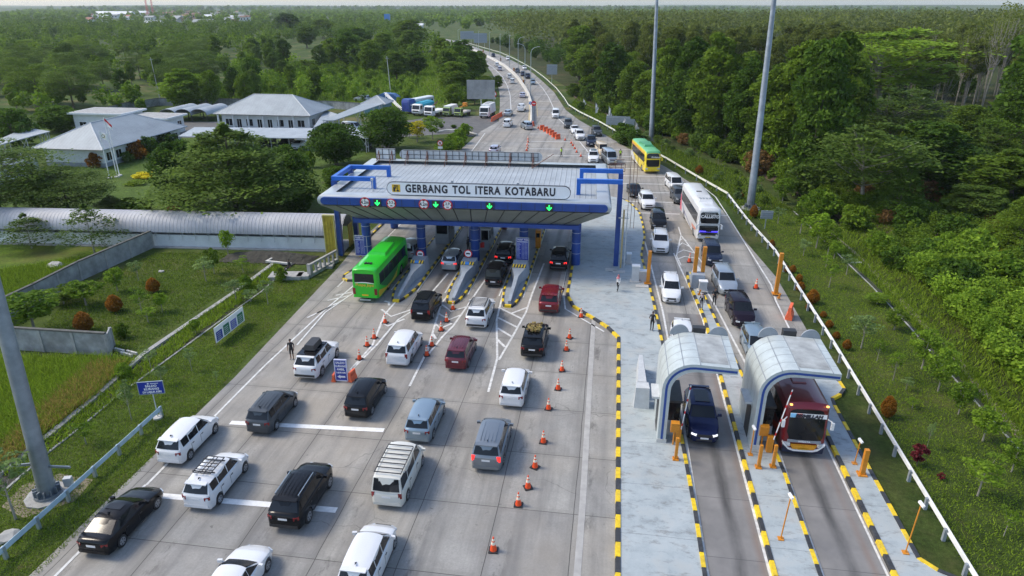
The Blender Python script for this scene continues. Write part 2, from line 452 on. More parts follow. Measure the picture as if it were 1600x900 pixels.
# right hand wood floor, verges, lawns
sheet('forest_floor', [(19, -20), (19, 60), (24, 100), (14, 130), (2, 150), (-9, 190), (-16, 235), (-60, 400), (-110, 520), (80, 900), (700, 900), (700, -20)], .0, M_FLOOR)
sheet('lawn', [(16, 5), (16, 95), (9, 118), (3, 136), (-4, 160), (-12, 186), (-10, 186), (2, 157), (11, 137), (19, 122), (24.5, 105), (27.3, 82), (26.6, 60), (25.8, 5)], .012, M_LAWN_R)
sheet('lawn', [(-26.0, 5), (-26.0, 40), (-27.5, 68), (-28, 90), (-30, 142), (-44, 142), (-49.6, 66), (-52.5, 60), (-52, 44), (-38, 41.3), (-37, 34), (-36, 20), (-36, 5)], .012, M_GARDEN)
sheet('lawn', [(-50, 66), (-44, 118), (-48, 130), (-60, 138), (-90, 140), (-150, 135), (-150, 66)], .016, M_OFFICE)
sheet('lawn', [(-49.8, 65), (-52.5, 60), (-51.5, 44.5), (-90, 46), (-110, 64)], .016, M_BRIGHT)
sheet('soil_patch', [(-31.5, 25.2), (-29.6, 24.6), (-27.9, 26.2), (-28.2, 28.0), (-30.5, 28.2), (-31.8, 27)], .022, M_SOILP)
sheet('soil_patch', [(21.5, 118), (25, 106), (28.5, 92), (30, 80), (33, 70), (31.5, 64), (35.5, 66), (36, 78), (34, 92), (29, 108), (24, 122)], .018, M_SOIL)

# ------------------------------------------------------------------ the concrete roadway
EL = [(-26.2, -10), (-26.2, 40), (-27.2, 62), (-28.0, 72), (-28.0, 148)] + W((752, 205), (779, 190), (781, 168), (781, 150), (778, 132), (768, 113), (757, 100), (741, 90), (727, 82), (706, 66.5), (690, 62))
ER = W((697, 61), (715, 64.5), (728, 68.2), (752, 77), (782, 86), (799, 94), (816, 103), (833, 114.5), (848, 127.5), (866, 144.5), (876, 160), (884, 172), (905, 188), (935, 205), (980, 231), (1040, 261), (1098, 298), (1130, 330), (1160, 372)) + [(16.9, 66), (16.9, 48), (14.6, 44.5), (14.6, -10)]
sheet('road', EL + ER, .03, M_ROAD)
# service yard
sheet('service_yard', W((630, 214), (598, 235), (585, 200), (640, 188), (668, 184), (775, 180), (781, 200), (735, 214), (720, 208)), .022, M_ASPH)
sheet('service_yard', [(-112, 128), (-58, 131), (-52, 128), (-48, 150), (-60, 152), (-112, 148)], .02, M_ASPH)
sheet('scrub_ground', W((480, 172), (640, 172), (700, 168), (745, 120), (700, 85), (560, 85), (400, 120), (300, 160)), .008, M_SCRUB)
sheet('dirt_track', W((656, 166), (668, 152), (680, 140), (682, 122), (674, 105), (671, 92), (673, 92), (678, 105), (686, 122), (684, 142), (671, 156), (661, 168)), .022, M_SOILP)
# darker polished lanes of the two exit booths and through the gate (wheel wear strips, oil drips)
def m_lane():
 m, nt, b = nodes('booth_lane_concrete'); L = nt.links
 c = ramp(nt, noise(nt, .5, 8, .65), [(.3, (.15, .145, .14)), (.7, (.235, .225, .215))])
 tc = nt.nodes.new('ShaderNodeTexCoord'); sp = nt.nodes.new('ShaderNodeSeparateXYZ'); L.new(tc.outputs['Object'], sp.inputs[0])
 x = math_(nt, 'ADD', sp.outputs[0], math_(nt, 'MULTIPLY', noise(nt, .3, 3), .35))
 d = math_(nt, 'ABSOLUTE', math_(nt, 'SUBTRACT', x, .15))
 k = ramp(nt, d, [(.0, (.85,) * 3), (.2, (.6,) * 3), (.42, (0, 0, 0))])
 k2 = ramp(nt, noise(nt, 1.0, 5, .6, stretch=(1, .2, 1)), [(.3, (.25,) * 3), (.6, (1, 1, 1))])
 c = mixc(nt, mixc(nt, 1.0, k, k2, 'MULTIPLY'), c, (.04, .038, .036))
 d2 = math_(nt, 'ABSOLUTE', math_(nt, 'SUBTRACT', sp.outputs[0], 1.05))
 c = mixc(nt, mixc(nt, 1.0, ramp(nt, d2, [(0, (.5,) * 3), (.3, (0, 0, 0))]), k2, 'MULTIPLY'), c, (.19, .12, .085))
 f = math_(nt, 'FRACT', math_(nt, 'DIVIDE', sp.outputs[1], 4.5))
 c = mixc(nt, math_(nt, 'MULTIPLY', math_(nt, 'LESS_THAN', f, .007), .8), c, (.05, .05, .05))
 L.new(c, b.inputs['Base Color']); b.inputs['Roughness'].default_value = .6
 bump(nt, b, noise(nt, 15, 4), .15, .01)
 return m
M_LANE = m_lane()
def lane(cx, hw, y0, y1, ox=0):
 mb = MB(); mb.add([(-hw, y0, 0), (hw, y0, 0), (hw + ox, y1, 0), (-hw + ox, y1, 0)], [(0, 1, 2, 3)])
 o = mb.build('lane', M_LANE, loc=(cx, 0, .036)); o['kind'] = 'structure'
lane(7.25, 1.62, -10, 56); lane(12.5, 1.62, -10, 48)
for cx in (-22.2, -16.1, -10.95, -5.5): lane(cx, 1.15, 57, 96)

# ------------------------------------------------------------------ painted markings
def stripe(name, pts, wd, m=M_WHITE, z=.042):
 mb = MB(); P = [Vector(p[:2]) for p in pts]; vs = []
 for i, p in enumerate(P):
  d = (P[min(i + 1, len(P) - 1)] - P[max(0, i - 1)]).normalized(); n = Vector((-d.y, d.x)) * wd / 2
  vs += [(p.x + n.x, p.y + n.y, z), (p.x - n.x, p.y - n.y, z)]
 mb.add(vs, [(2 * i + 1, 2 * i + 3, 2 * i + 2, 2 * i) for i in range(len(P) - 1)])
 me = bpy.data.meshes.new(name); me.from_pydata(mb.v, [], mb.f); me.materials.append(m)
 o = bpy.data.objects.new(name, me); COL.objects.link(o); o['kind'] = 'structure'
 return o
def mark(pts, wd=.15, m=M_WHITE, z=.042): return stripe('road_marking', pts, wd, m, z)
mark([(-25.0, -5), (-24.95, 28)]); mark([(-24.9, 28), (-24.85, 42), (-24.4, 52), (-23.8, 59.2)])
mark(W((360, 661), (600, 673)), .42, M_WHITE_B); mark(W((248, 775), (526, 798)), .42, M_WHITE_B)
mark([(-.55, -5), (-.5, 30), (-.75, 55)], .35, mat('faded_paint', (.37, .36, .34), .7, var=.15, scale=2, dirt=.8, dirtcol=(.31, .30, .285)))
# chevrons left of the first lane
mark(W((464, 540), (508, 489), (560, 453)), .14, z=.052)
for a, b in (((480, 497), (520, 478)), ((495, 490), (535, 470)), ((512, 470), (548, 462)), ((525, 462), (556, 456))): mark(W(a, b), .16, z=.047)
# splitter markings in front of the three toll islands
def gore(L_, R_, bars, wd=.17):
 mark(W(*L_), wd); mark(W(*R_), wd)
 for b in bars: mark(W(*b), .22, z=.046)
gore([(548, 578), (582, 540), (601, 492), (632, 456)], [(551, 577), (590, 538), (622, 500), (655, 480), (700, 428)],
  [[(596, 484), (611, 495), (647, 483)], [(595, 504), (606, 510), (632, 499)], [(601, 471), (608, 473), (608, 478)]])
gore([(640, 604), (668, 548), (679, 510), (690, 474), (718, 440)], [(668, 556), (690, 528), (708, 510), (728, 482), (748, 452), (780, 408)],
  [[(690, 476), (705, 487), (732, 479)], [(684, 490), (702, 500), (722, 492)], [(680, 506), (688, 514), (706, 506)], [(676, 522), (681, 530)]])
gore([(763, 613), (777, 560), (776, 500), (787, 455), (812, 418)], [(779.5, 563), (800, 528), (822, 488), (832, 458), (850, 412)],
  [[(779, 481), (816, 499)], [(778, 497), (808, 512)], [(777, 513), (800, 527)], [(777, 531), (789, 543)], [(800, 490), (824, 481)]])
mark([(-2.0, 95), (-3.85, 90), (-3.85, 60), (-3.3, 55.5), (.2, 51.4)], .15)
for x0 in (-19.95, -14.75, -9.6, -3.8, -17.45, -12.55, -7.35, -25.3): mark([(x0, 57.5), (x0, 98)], .12)
# exit lanes
mark([(5.75, -5), (5.55, 40), (5.25, 56), (4.4, 74), (3.2, 92)], .16, z=.048)
mark([(8.55, -5), (8.55, 55), (8.1, 62), (7.3, 72)], .14, z=.048)
mark([(11.0, -5), (11.0, 46), (10.0, 58), (9.1, 66)], .16, z=.048); mark([(14.05, -5), (14.05, 46)], .12, z=.048)
mark(W((1248, 545), (1212, 470), (1205, 446), (1135, 334), (1118, 308), (1098, 292)), .15)
mark(W((1064, 415), (1057, 400), (1064, 368), (1060, 355)), .14); mark(W((1064, 368), (1098, 412)), .14)
for b in ([(1059, 386), (1066, 380), (1078, 386)], [(1058, 396), (1068, 391), (1086, 396)], [(1062, 376), (1067, 373), (1072, 377)], [(1057, 406), (1070, 401), (1092, 405)]): mark(W(*b), .2, z=.046)
# carriageway beyond the gate
mark(W((752, 93.5), (770, 105), (785, 120), (793, 135), (797, 149), (798.5, 172)), .2)
mark(W((837, 126.5), (848, 138), (857, 151.6), (864.5, 168), (872, 185), (890, 202.5), (919, 238)), .2)
mark(W((727, 250), (758, 208)), .15)
mark(W((815, 118), (826, 145), (828, 170), (826, 195)), .35, M_YPAINT); mark(W((838, 160), (840, 182)), .2, M_YPAINT)
for a, b in (((839, 158.5), (872, 158.5)), ((836, 170.5), (882, 170.5)), ((839, 183), (890, 183)), ((836, 197), (921, 197.5)), ((828, 209.5), (940, 210)), ((830, 221), (968, 222.5)),
    ((821, 232.5), (985, 234)), ((855, 243), (1010, 245.5)), ((957, 252), (1030, 254)), ((957, 263), (1000, 264)), ((972, 274.8), (1042, 276.2)), ((972, 287), (1046, 288.4)),
    ((985, 301), (1056, 302)), ((984, 315), (1063, 317)), ((1000, 333), (1062, 335)), ((1124, 337), (1136, 337.5)), ((840, 128.8), (850, 128.8)), ((838, 137), (848, 137)), ((838, 147.5), (866, 147.8)), ((800, 100), (806, 100))):
 mark(W(a, b), .26)

# ------------------------------------------------------------------ kerbs: yellow and black blocks
def kerb(pts, wd=.28, h=.2, step=1.0, z0=.0, name='kerb', seed=0):
 P = [Vector(p[:2]) for p in pts]; mb = MB(); k = seed
 # resample
 L = [0]
 for a, b in zip(P, P[1:]): L.append(L[-1] + (b - a).length)
 def pos(s):
  for i in range(len(P) - 1):
   if s <= L[i + 1] + 1e-6:
    t = (s - L[i]) / (L[i + 1] - L[i]); return P[i].lerp(P[i + 1], t)
  return P[-1]
 n = max(1, round(L[-1] / step)); q = [pos(L[-1] * i / n) for i in range(n + 1)]
 N = []
 for i, p in enumerate(q):
  d = (q[min(i + 1, n)] - q[max(0, i - 1)]).normalized(); N.append(Vector((-d.y, d.x)))
 for i in range(n):
  a, b = q[i], q[i + 1]; g = (b - a) * .012
  a2, b2 = a + g, b - g
  na, nb = N[i] * wd / 2, N[i + 1] * wd / 2
  t = .8
  lo = [a2 + na, a2 - na, b2 - nb, b2 + nb]; hi = [a2 + na * t, a2 - na * t, b2 - nb * t, b2 + nb * t]
  mb.add([(v.x, v.y, z0) for v in lo] + [(v.x, v.y, z0 + h) for v in hi],
    [(4, 5, 6, 7), (0, 1, 5, 4), (1, 2, 6, 5), (2, 3, 7, 6), (3, 0, 4, 7)], (i + k) % 2)
 o = mb.build(name, [M_KY, M_KB]); o['kind'] = 'structure'
 return o
# big pale plaza between gate and exit booths
PL = [(1.4, -10), (1.4, 50.3), (.4, 52.3), (-2.6, 56.0), (-3.35, 58.5), (-3.35, 88), (-2.2, 96)]
PRt = W((972, 312), (983, 317.5), (991, 325), (999, 334), (1004, 352), (1007, 372)) + [(3.75, 70.6), (4.5, 58), (5.15, 42), (5.45, 30), (5.5, -10)]
sheet('plaza', PL + PRt, .17, M_SLAB)
kerb(PL, .3, .22); kerb(PRt[::1], .26, .22, seed=1)
ISL = []
def island(xl, xr, y0, y1, tip=None, name='toll_island', taper=3.2):
 cx = (xl + xr) / 2
 pl = [(xl, y1), (xl, y0 + taper + 1.2), (xl + .06, y0 + taper), (cx - .62, y0 + .9), (cx - .3, y0)]
 prr = [(cx + .3, y0), (cx + .62, y0 + .9), (xr - .06, y0 + taper), (xr, y0 + taper + 1.2), (xr, y1)]
 sheet(name, pl + prr, .18, M_GREY)
 kerb(pl, .22, .23, .75); kerb([pl[-1], prr[0]], .35, .25, 1.0); kerb(prr, .22, .23, .75, seed=1)
island(-19.75, -17.6, 54.9, 97); island(-14.5, -12.7, 55.2, 97); island(-9.35, -7.5, 55.2, 97)
# mid exit island
ml = [(8.75, -10), (8.75, 40), (8.7, 55), (8.1, 63.5), (8.2, 66.0)]; mr = [(8.5, 66.0), (9.0, 63.5), (9.35, 58), (10.3, 45), (10.85, 34), (10.8, -10)]
sheet('toll_island', ml + mr, .17, M_SLAB); kerb(ml, .26, .22); kerb(mr, .24, .22)
# right exit island with its widening
rl = [(14.35, 24), (14.35, 46), (14.5, 47.3)]
rr = [(15.2, 47.6), (16.3, 46.9), (17.0, 45.6), (17.05, 44.2), (16.2, 43.2), (15.75, 42.9), (15.85, 28), (16.6, 27.4), (18.2, 26.6)]
sheet('toll_island', [(14.35, -10)] + rl + rr + [(19, 25), (19, -10)], .17, M_SLAB)
kerb([(14.35, -10)] + rl, .28, .22); kerb(rr, .26, .22, seed=1)
# far left approach stub island by the green bus
st = W((536, 440), (538, 432), (560, 418), (572, 440))
sheet('toll_island', st, .17, M_CONC); kerb(W((560, 418), (538, 432), (536, 440), (572, 440)), .25, .22, .9)
kerb([(-26.1, 66), (-27.4, 73), (-27.6, 96)], .22, .2)
# ================================================================== TOLL GATE CANOPY
def m_corr(name, col, period=.35, axis=0, dark=.72, dirt=.35):
 m, nt, b = nodes(name); L = nt.links
 tc = nt.nodes.new('ShaderNodeTexCoord'); sp = nt.nodes.new('ShaderNodeSeparateXYZ'); L.new(tc.outputs['Object'], sp.inputs[0])
 f = math_(nt, 'FRACT', math_(nt, 'DIVIDE', sp.outputs[axis], period))
 h = math_(nt, 'ABSOLUTE', math_(nt, 'SUBTRACT', f, .5))
 c = ramp(nt, noise(nt, .35, 6, .65), [(.3, tuple(k * .82 for k in col)), (.7, tuple(k * 1.1 for k in col))])
 c = mixc(nt, ramp(nt, h, [(.0, (.7,) * 3), (.09, (0, 0, 0))]), c, tuple(k * dark for k in col))
 c = mixc(nt, ramp(nt, noise(nt, .8, 7, .7, stretch=(1, .25, 1)), [(.5, (0, 0, 0)), (.72, (dirt,) * 3)]), c, tuple(k * .5 for k in col))
 L.new(c, b.inputs['Base Color']); b.inputs['Roughness'].default_value = .6; b.inputs['Metallic'].default_value = .08
 bump(nt, b, ramp(nt, h, [(.0, (1, 1, 1)), (.14, (0, 0, 0))]), .6, .05)
 return m
M_ROOF = m_corr('ribbed_metal_roof', (.37, .41, .44), .55, dark=.4)
M_ROOF2 = m_corr('ribbed_metal_roof_side', (.36, .41, .45), .45, 1)
M_ROOF3 = m_corr('pale_metal_roof', (.36, .40, .43), .4)
M_ACP = mat('silver_cladding', (.46, .49, .50), .35, .3, var=.1, scale=.8, dirt=.35, dirtcol=(.28, .29, .29))
M_ACPD = mat('olive_grey_cladding', (.22, .235, .21), .5, .1, var=.12, scale=.8, dirt=.35, dirtcol=(.12, .12, .10))
gate = thing('toll_gate', 'wide toll gate canopy with blue fascia, grey ribbed roof and blue round columns', 'toll gate', (-14, 61.9, 0), R(2.2))
GX0, GX1 = -14.2, 14.35
# roof deck
mb = MB(); mb.bx(GX0 + 1.2, GX1 - 1.2, .6, 17.3, 7.35, 7.55)
mb.build('roof', M_ROOF, gate)
mb = MB()   # soffit funnel underside
mb.add([(GX0 + .2, .2, 6.9), (GX1 - .2, .2, 6.9), (GX1 - 3.2, 1.5, 5.3), (GX0 + 3.3, 1.5, 5.3)], [(0, 3, 2, 1)])
mb.add([(GX0 + .2, .2, 6.9), (GX0 + 3.3, 1.5, 5.3), (GX0 + 3.3, 16.2, 5.3), (GX0 + .2, 17.6, 6.9)], [(0, 1, 2, 3)])
mb.add([(GX1 - .2, .2, 6.9), (GX1 - 3.2, 1.5, 5.3), (GX1 - 3.2, 16.2, 5.3), (GX1 - .2, 17.6, 6.9)], [(0, 3, 2, 1)])
mb.add([(GX0 + .2, 17.6, 6.9), (GX1 - .2, 17.6, 6.9), (GX1 - 3.2, 16.2, 5.3), (GX0 + 3.3, 16.2, 5.3)], [(0, 1, 2, 3)])
mb.add([(GX0 + 3.3, 1.5, 5.32), (GX1 - 3.2, 1.5, 5.32), (GX1 - 3.2, 16.2, 5.32), (GX0 + 3.3, 16.2, 5.32)], [(0, 3, 2, 1)])
n = 17
for i in range(1, n):   # dark seams between the panels
 t = i / n
 a = Vector((lerp(GX0 + .2, GX1 - .2, t), .19, 6.9)); b = Vector((lerp(GX0 + 3.3, GX1 - 3.2, t), 1.47, 5.32))
 mb.tube([a, b], .045, 4, 1)
mb.build('soffit_panels', [M_ACPD, M_DARK], gate)
# rounded lip all round: half-round nose profile swept along the four sides
def lip(name, pts, parent):
 mb = MB(); prof = []
 for k in range(9):
  a = -PI / 2 + PI * k / 8; prof.append((-.42 * math.cos(a) , .52 * math.sin(a)))
 prof = [(1.15, -.52)] + prof + [(1.15, .52)]
 n = len(prof); vs = []
 for i, (p, inn) in enumerate(pts):
  for (d, z) in prof: vs.append((p[0] + inn[0] * d, p[1] + inn[1] * d, 7.42 + z))
 fs = [(i * n + k, (i + 1) * n + k, (i + 1) * n + k + 1, i * n + k + 1) for i in range(len(pts) - 1) for k in range(n - 1)]
 mb.add(vs, fs); return mb.build(name, M_ACP, parent, smooth=40)
c0, c1, c2, c3 = (GX0 + .4, .4), (GX1 - .4, .4), (GX1 - .4, 17.4), (GX0 + .4, 17.4)
s_ = .9
lip('fascia', [(c0, (s_, s_)), (c1, (-s_, s_)), (c2, (-s_, -s_)), (c3, (s_, -s_)), (c0, (s_, s_))], gate)
mb = MB()
mb.yprism([(x * 1 + 0, z) for x, z in ([(GX0 + .75 + .36 * math.cos(a), 7.42 + .36 * math.sin(a)) for a in [PI / 2 + PI * k / 8 for k in range(9)]] + [(GX1 - .75 + .36 * math.cos(a), 7.42 + .36 * math.sin(a)) for a in [-PI / 2 + PI * k / 8 for k in range(9)]])], -.10, .2)
for i in range(1, 21):
 x = lerp(GX0 + .8, GX1 - .8, i / 21); mb.bx(x - .02, x + .02, -.108, -.1, 7.08, 7.76, 1)
mb.build('blue_band', [M_BLUE, M_DARK], gate)
# right end barrel
mb = MB(); mb.bx(GX0 + 3.1, GX1 - 3.0, 1.1, 1.75, 4.92, 5.3); mb.bx(GX0 + 3.1, GX1 - 3.0, 15.9, 16.3, 4.92, 5.3)
for x in (GX0 + 3.1, GX1 - 3.4): mb.bx(x, x + .4, 1.75, 15.9, 4.92, 5.3)
mb.build('ring_beam', M_BLUE, gate)
RB = mat('column_band', (.42, .46, .55), .5)
for x in (-11.0, -5.1, .6, 5.7, 11.1):
 for y in (4.4, 15.0):
  mb = MB(); mb.tube([(x, y, .1), (x, y, 5.0)], .46, 20)
  for z in (1.4, 2.5, 3.6): mb.tube([(x, y, z), (x, y, z + .05)], .475, 20, 1)
  mb.build('column', [M_BLUE, RB], gate, smooth=40)
# little roof poles
for x, y in ((-9.6, 3.5), (-1.4, 3.6), (5.2, 3.4)):
 mb = MB(); mb.tube([(x, y, 7.5), (x, y, 8.7)], .05, 6); mb.box((x, y - .1, 8.8), (.22, .3, .22)); mb.build('roof_lamp', M_LIGHTG, gate)
# front sign and its brackets
SX0, SX1 = -7.35, 10.45
def pill(x0, x1, z0, z1, y0, y1, mb, m=0, ins=0):
 r = (z1 - z0) / 2 - ins; zc = (z0 + z1) / 2
 P = [(x0 + ins + r + r * math.cos(a), zc + r * math.sin(a)) for a in [PI / 2 + PI * k / 10 for k in range(11)]] + [(x1 - ins - r + r * math.cos(a), zc + r * math.sin(a)) for a in [-PI / 2 + PI * k / 10 for k in range(11)]]
 mb.yprism(P, y0, y1, m)
mb = MB(); pill(SX0, SX1, 7.98, 9.28, .75, .95, mb, 1); pill(SX0, SX1, 7.98, 9.28, .735, .76, mb, 0, .055)
M_SIGNW = mat('sign_white', (.86, .87, .88), .45, var=.03, dirt=.1, dirtcol=(.55, .55, .52))
sign = mb.build('name_sign', [M_SIGNW, M_INK], gate)
text_mesh('lettering', 'GERBANG TOL ITERA KOTABARU', 1.06, M_INK, sign, (1.75, .72, 8.63), (PI / 2, 0, 0), .012, .775, .036, sp=1.16)
mb = MB(); mb.bx(-6.8, -6.0, .715, .737, 8.28, 9.02); mb.build('emblem', M_YEL, sign)
mb = MB();
for q in ([(-6.68, 8.34), (-6.5, 8.34), (-6.5, 8.62), (-6.36, 8.62), (-6.36, 8.76), (-6.68, 8.76)], [(-6.36, 8.34), (-6.12, 8.34), (-6.12, 8.46), (-6.24, 8.5), (-6.24, 8.76), (-6.3, 8.76), (-6.3, 8.5), (-6.36, 8.46)], [(-6.6, 8.82), (-6.2, 8.82), (-6.2, 8.94), (-6.6, 8.94)]):
 mb.yprism(q, .70, .716)
mb.build('emblem_mark', M_INK, sign)
mb = MB()
for x in [SX0 + .9 + 2.0 * k for k in range(9)]:
 mb.tube([(x, .97, 8.4), (x, 2.6, 7.55)], .035, 5); mb.tube([(x, .97, 8.1), (x, .97, 7.5)], .035, 5); mb.tube([(x - .2, .97, 8.1), (x + .3, 1.3, 7.6)], .03, 5)
split(mb, 'sign_bracket', M_RUST, gate)
# back sign, seen from behind
mb = MB(); pill(-11.4 + 1.0, 6.7, 8.0, 9.1, 17.2, 17.26, mb, 0);
mb.build('rear_sign_panel', M_LIGHTG, gate)
mb = MB(); mb.bx(-13.3, -10.9, 17.2, 17.25, 7.9, 9.2); mb.build('rear_sign_panel', M_WHT, gate)
mb = MB()
for k in range(22): x = -10.2 + k * .78; mb.bx(x - .025, x + .025, 17.14, 17.2, 8.02, 9.08)
for z in (8.05, 8.55, 9.05): mb.bx(-9.9, 6.2, 17.12, 17.14, z - .025, z + .025)
for z in (7.95, 8.5, 9.15): mb.bx(-13.3, -10.9, 17.12, 17.2, z - .025, z + .025)
for x in (-13.3, -12.5, -11.7, -10.95): mb.bx(x, x + .05, 17.12, 17.2, 7.9, 9.2)
mb.build('rear_sign_frame', M_DARK, gate)
mb = MB()
for x in (-12.9, -11.3, -9.4, -7.0, -4.7, -2.4, 0.1, 2.9, 5.6):
 mb.tube([(x, 17.1, 9.0), (x, 15.6, 7.55)], .04, 5); mb.tube([(x + .12, 17.1, 8.5), (x + .12, 16.4, 7.55)], .035, 5); mb.tube([(x, 17.1, 9.0), (x, 17.1, 7.5)], .05, 5)
 mb.tube([(x, 16.1, 8.05), (x, 17.1, 8.05)], .03, 5)
mb.tube([(8.0, 17, 9.0), (5.6, 15.6, 7.6)], .04, 5)
split(mb, 'rear_sign_brace', M_RUST, gate)
# round height and width boards, green arrows
def lx(px, py=318): # pixel x on the fascia -> gate x
 X, Z = zat(px, py, 61.9); return (X + 14) * 1.0
def disc(x, z, r, kind, l1, l2=None):
 g = MB(); g.tube([(x, -.16, z), (x, -.22, z)], r, 28); o = g.build('clearance_board', M_RED, gate)
 g = MB(); g.tube([(x, -.22, z), (x, -.235, z)], r * .80, 28); g.build('board_face', M_LETTER, o)
 g = MB()
 if kind == 'h':
  g.yprism([(x - .17, z + r * .8), (x + .17, z + r * .8), (x, z + r * .52)], -.245, -.236); g.yprism([(x - .17, z - r * .8), (x + .17, z - r * .8), (x, z - r * .52)], -.245, -.236)
 else:
  g.yprism([(x - r * .8, z + .15), (x - r * .8, z - .15), (x - r * .56, z)], -.245, -.236); g.yprism([(x + r * .8, z + .15), (x + r * .8, z - .15), (x + r * .56, z)], -.245, -.236)
 split(g, 'clearance_mark', M_INK, o)
 if l2:
  text_mesh('number', l1, .36, M_INK, o, (x, -.24, z + .12), (PI / 2, 0, 0), .004, 1, .008); text_mesh('unit', l2, .3, M_INK, o, (x, -.24, z - .2), (PI / 2, 0, 0), .004, 1, .006)
 else: text_mesh('number', l1, .48, M_INK, o, (x, -.24, z), (PI / 2, 0, 0), .004, .85, .012)
def arrow(x, z):
 g = MB(); g.bx(x - .36, x + .36, -.22, -.1, z - .36, z + .36); o = g.build('lane_signal', M_DARK, gate)
 g = MB(); g.bx(x - .05, x + .05, -.235, -.221, z - .1, z + .27)
 g.yprism([(x, z - .27), (x + .26, z - .01), (x + .2, z + .08), (x, z - .12), (x - .2, z + .08), (x - .26, z - .01)], -.235, -.221); g.build('green_arrow', M_LEDG, o)
disc(lx(573.5), 7.42, .5, 'h', '4.2m'); disc(lx(613.5), 7.38, .48, 'w', '5.5', 'm')
disc(lx(663.5), 7.40, .5, 'h', '4.2m'); disc(lx(700), 7.38, .48, 'w', '2.9', 'm')
for px in (592.5, 682, 765, 858): arrow(lx(px, 321), 7.4)

# ------------------------------------------------------------------ blue service portals straddling the canopy ends
def portal(x_post, x_col, y, ztop, footz, label, colside, name='service_portal'):
 t = thing(name, label, 'steel frame', (x_col, y, 0), R(2.2))
 dx = x_post - x_col
 g = MB(); g.bx(min(0, dx) - .2, max(0, dx) + .2, -.2, .2, ztop - .42, ztop); g.build('beam', M_BLUE_B, t)
 g = MB(); g.bx(dx - .2, dx + .2, -.22, .22, footz, ztop - .42); g.build('hanger_post', M_BLUE_B, t)
 g = MB(); g.bx(-.24, .24, -.26, .26, .1, ztop - .42); g.build('post', M_BLUE, t)
 return t
p1 = portal(-3.05, 1.05, 66.9, 9.15, 7.55, 'blue steel frame over the right canopy end, nearer of the two', 1)
p2 = portal(-3.0, 1.1, 71.6, 9.15, 7.55, 'blue steel frame over the right canopy end, farther of the two', 1)
g = MB()
for z in (8.85, 9.15, 9.7): g.tube([(-1.2, .3, z), (.4, .3, z)], .03, 5); g.tube([(-1.2, 2.2, z), (.4, 2.2, z)], .03, 5)
for x in (-1.2, -.6, 0, .4): g.tube([(x, .3, 8.85), (x, .3, 9.7)], .03, 5)
g.build('catwalk_rail', M_RUST, p2)
p3 = portal(-24.0, -28.2, 66.0, 8.75, 7.5, 'blue steel frame over the left canopy end, nearer of the two', -1)
p4 = portal(-24.1, -28.4, 71.3, 8.75, 7.5, 'blue steel frame over the left canopy end, farther of the two', -1)
for p_, s_ in ((p3, 1),):
 g = MB(); g.bx(-.2, .2, .2, 5.2, 8.33, 8.75); g.build('tie_beam', M_BLUE_B, p_)
# yellow perforated screens beside the left columns, cable duct on the right
t = thing('yellow_screen_tower', 'tall yellow slatted screen tower by the left canopy end', 'screen tower', (-29.0, 65.5, 0), R(2.2))
g = MB(); M_YS = mat('yellow_screen', (.42, .32, .03), .6, var=.25, scale=2, dirt=.5, dirtcol=(.2, .16, .03))
for k in range(7): x = -.55 + k * .16; g.bx(x - .07, x + .07, -.1 + (k % 2) * .04, 0 + (k % 2) * .04, .1, 4.6)
g.build('screen', M_YS, t)
g = MB(); g.bx(-.68, -.6, -.14, .1, .05, 4.7); g.bx(.5, .58, -.14, .1, .05, 4.7); g.bx(-.6, .5, -.12, .1, 4.6, 4.72); g.build('screen_frame', mat('yellow_frame', (.55, .5, .2), .6), t)
t = thing('cable_duct', 'tan upright cable duct beside the right blue portal post', 'duct', (1.55, 66.3, 0))
g = MB(); g.bx(-.09, .09, -.09, .09, .17, 6.3); g.build('duct', mat('tan_paint', (.42, .33, .17), .6), t)
g = MB(); g.bx(.3, .4, 0, .1, .17, 6.0); g.build('conduit', M_LIGHTG, t)
g = MB(); g.bx(-.5, .5, -.05, .05, 5.4, 5.5); g.build('bracket', M_LIGHTG, t)
t = thing('scaffold_ladder', 'thin vertical rods standing on the plaza behind the right portal', 'ladder', (3.0, 80, 0))
g = MB()
for x in (-.7, -.3, .1): g.tube([(x, 0, .17), (x, 0, 9.0)], .03, 5)
split(g, 'rod', M_RUST, t)

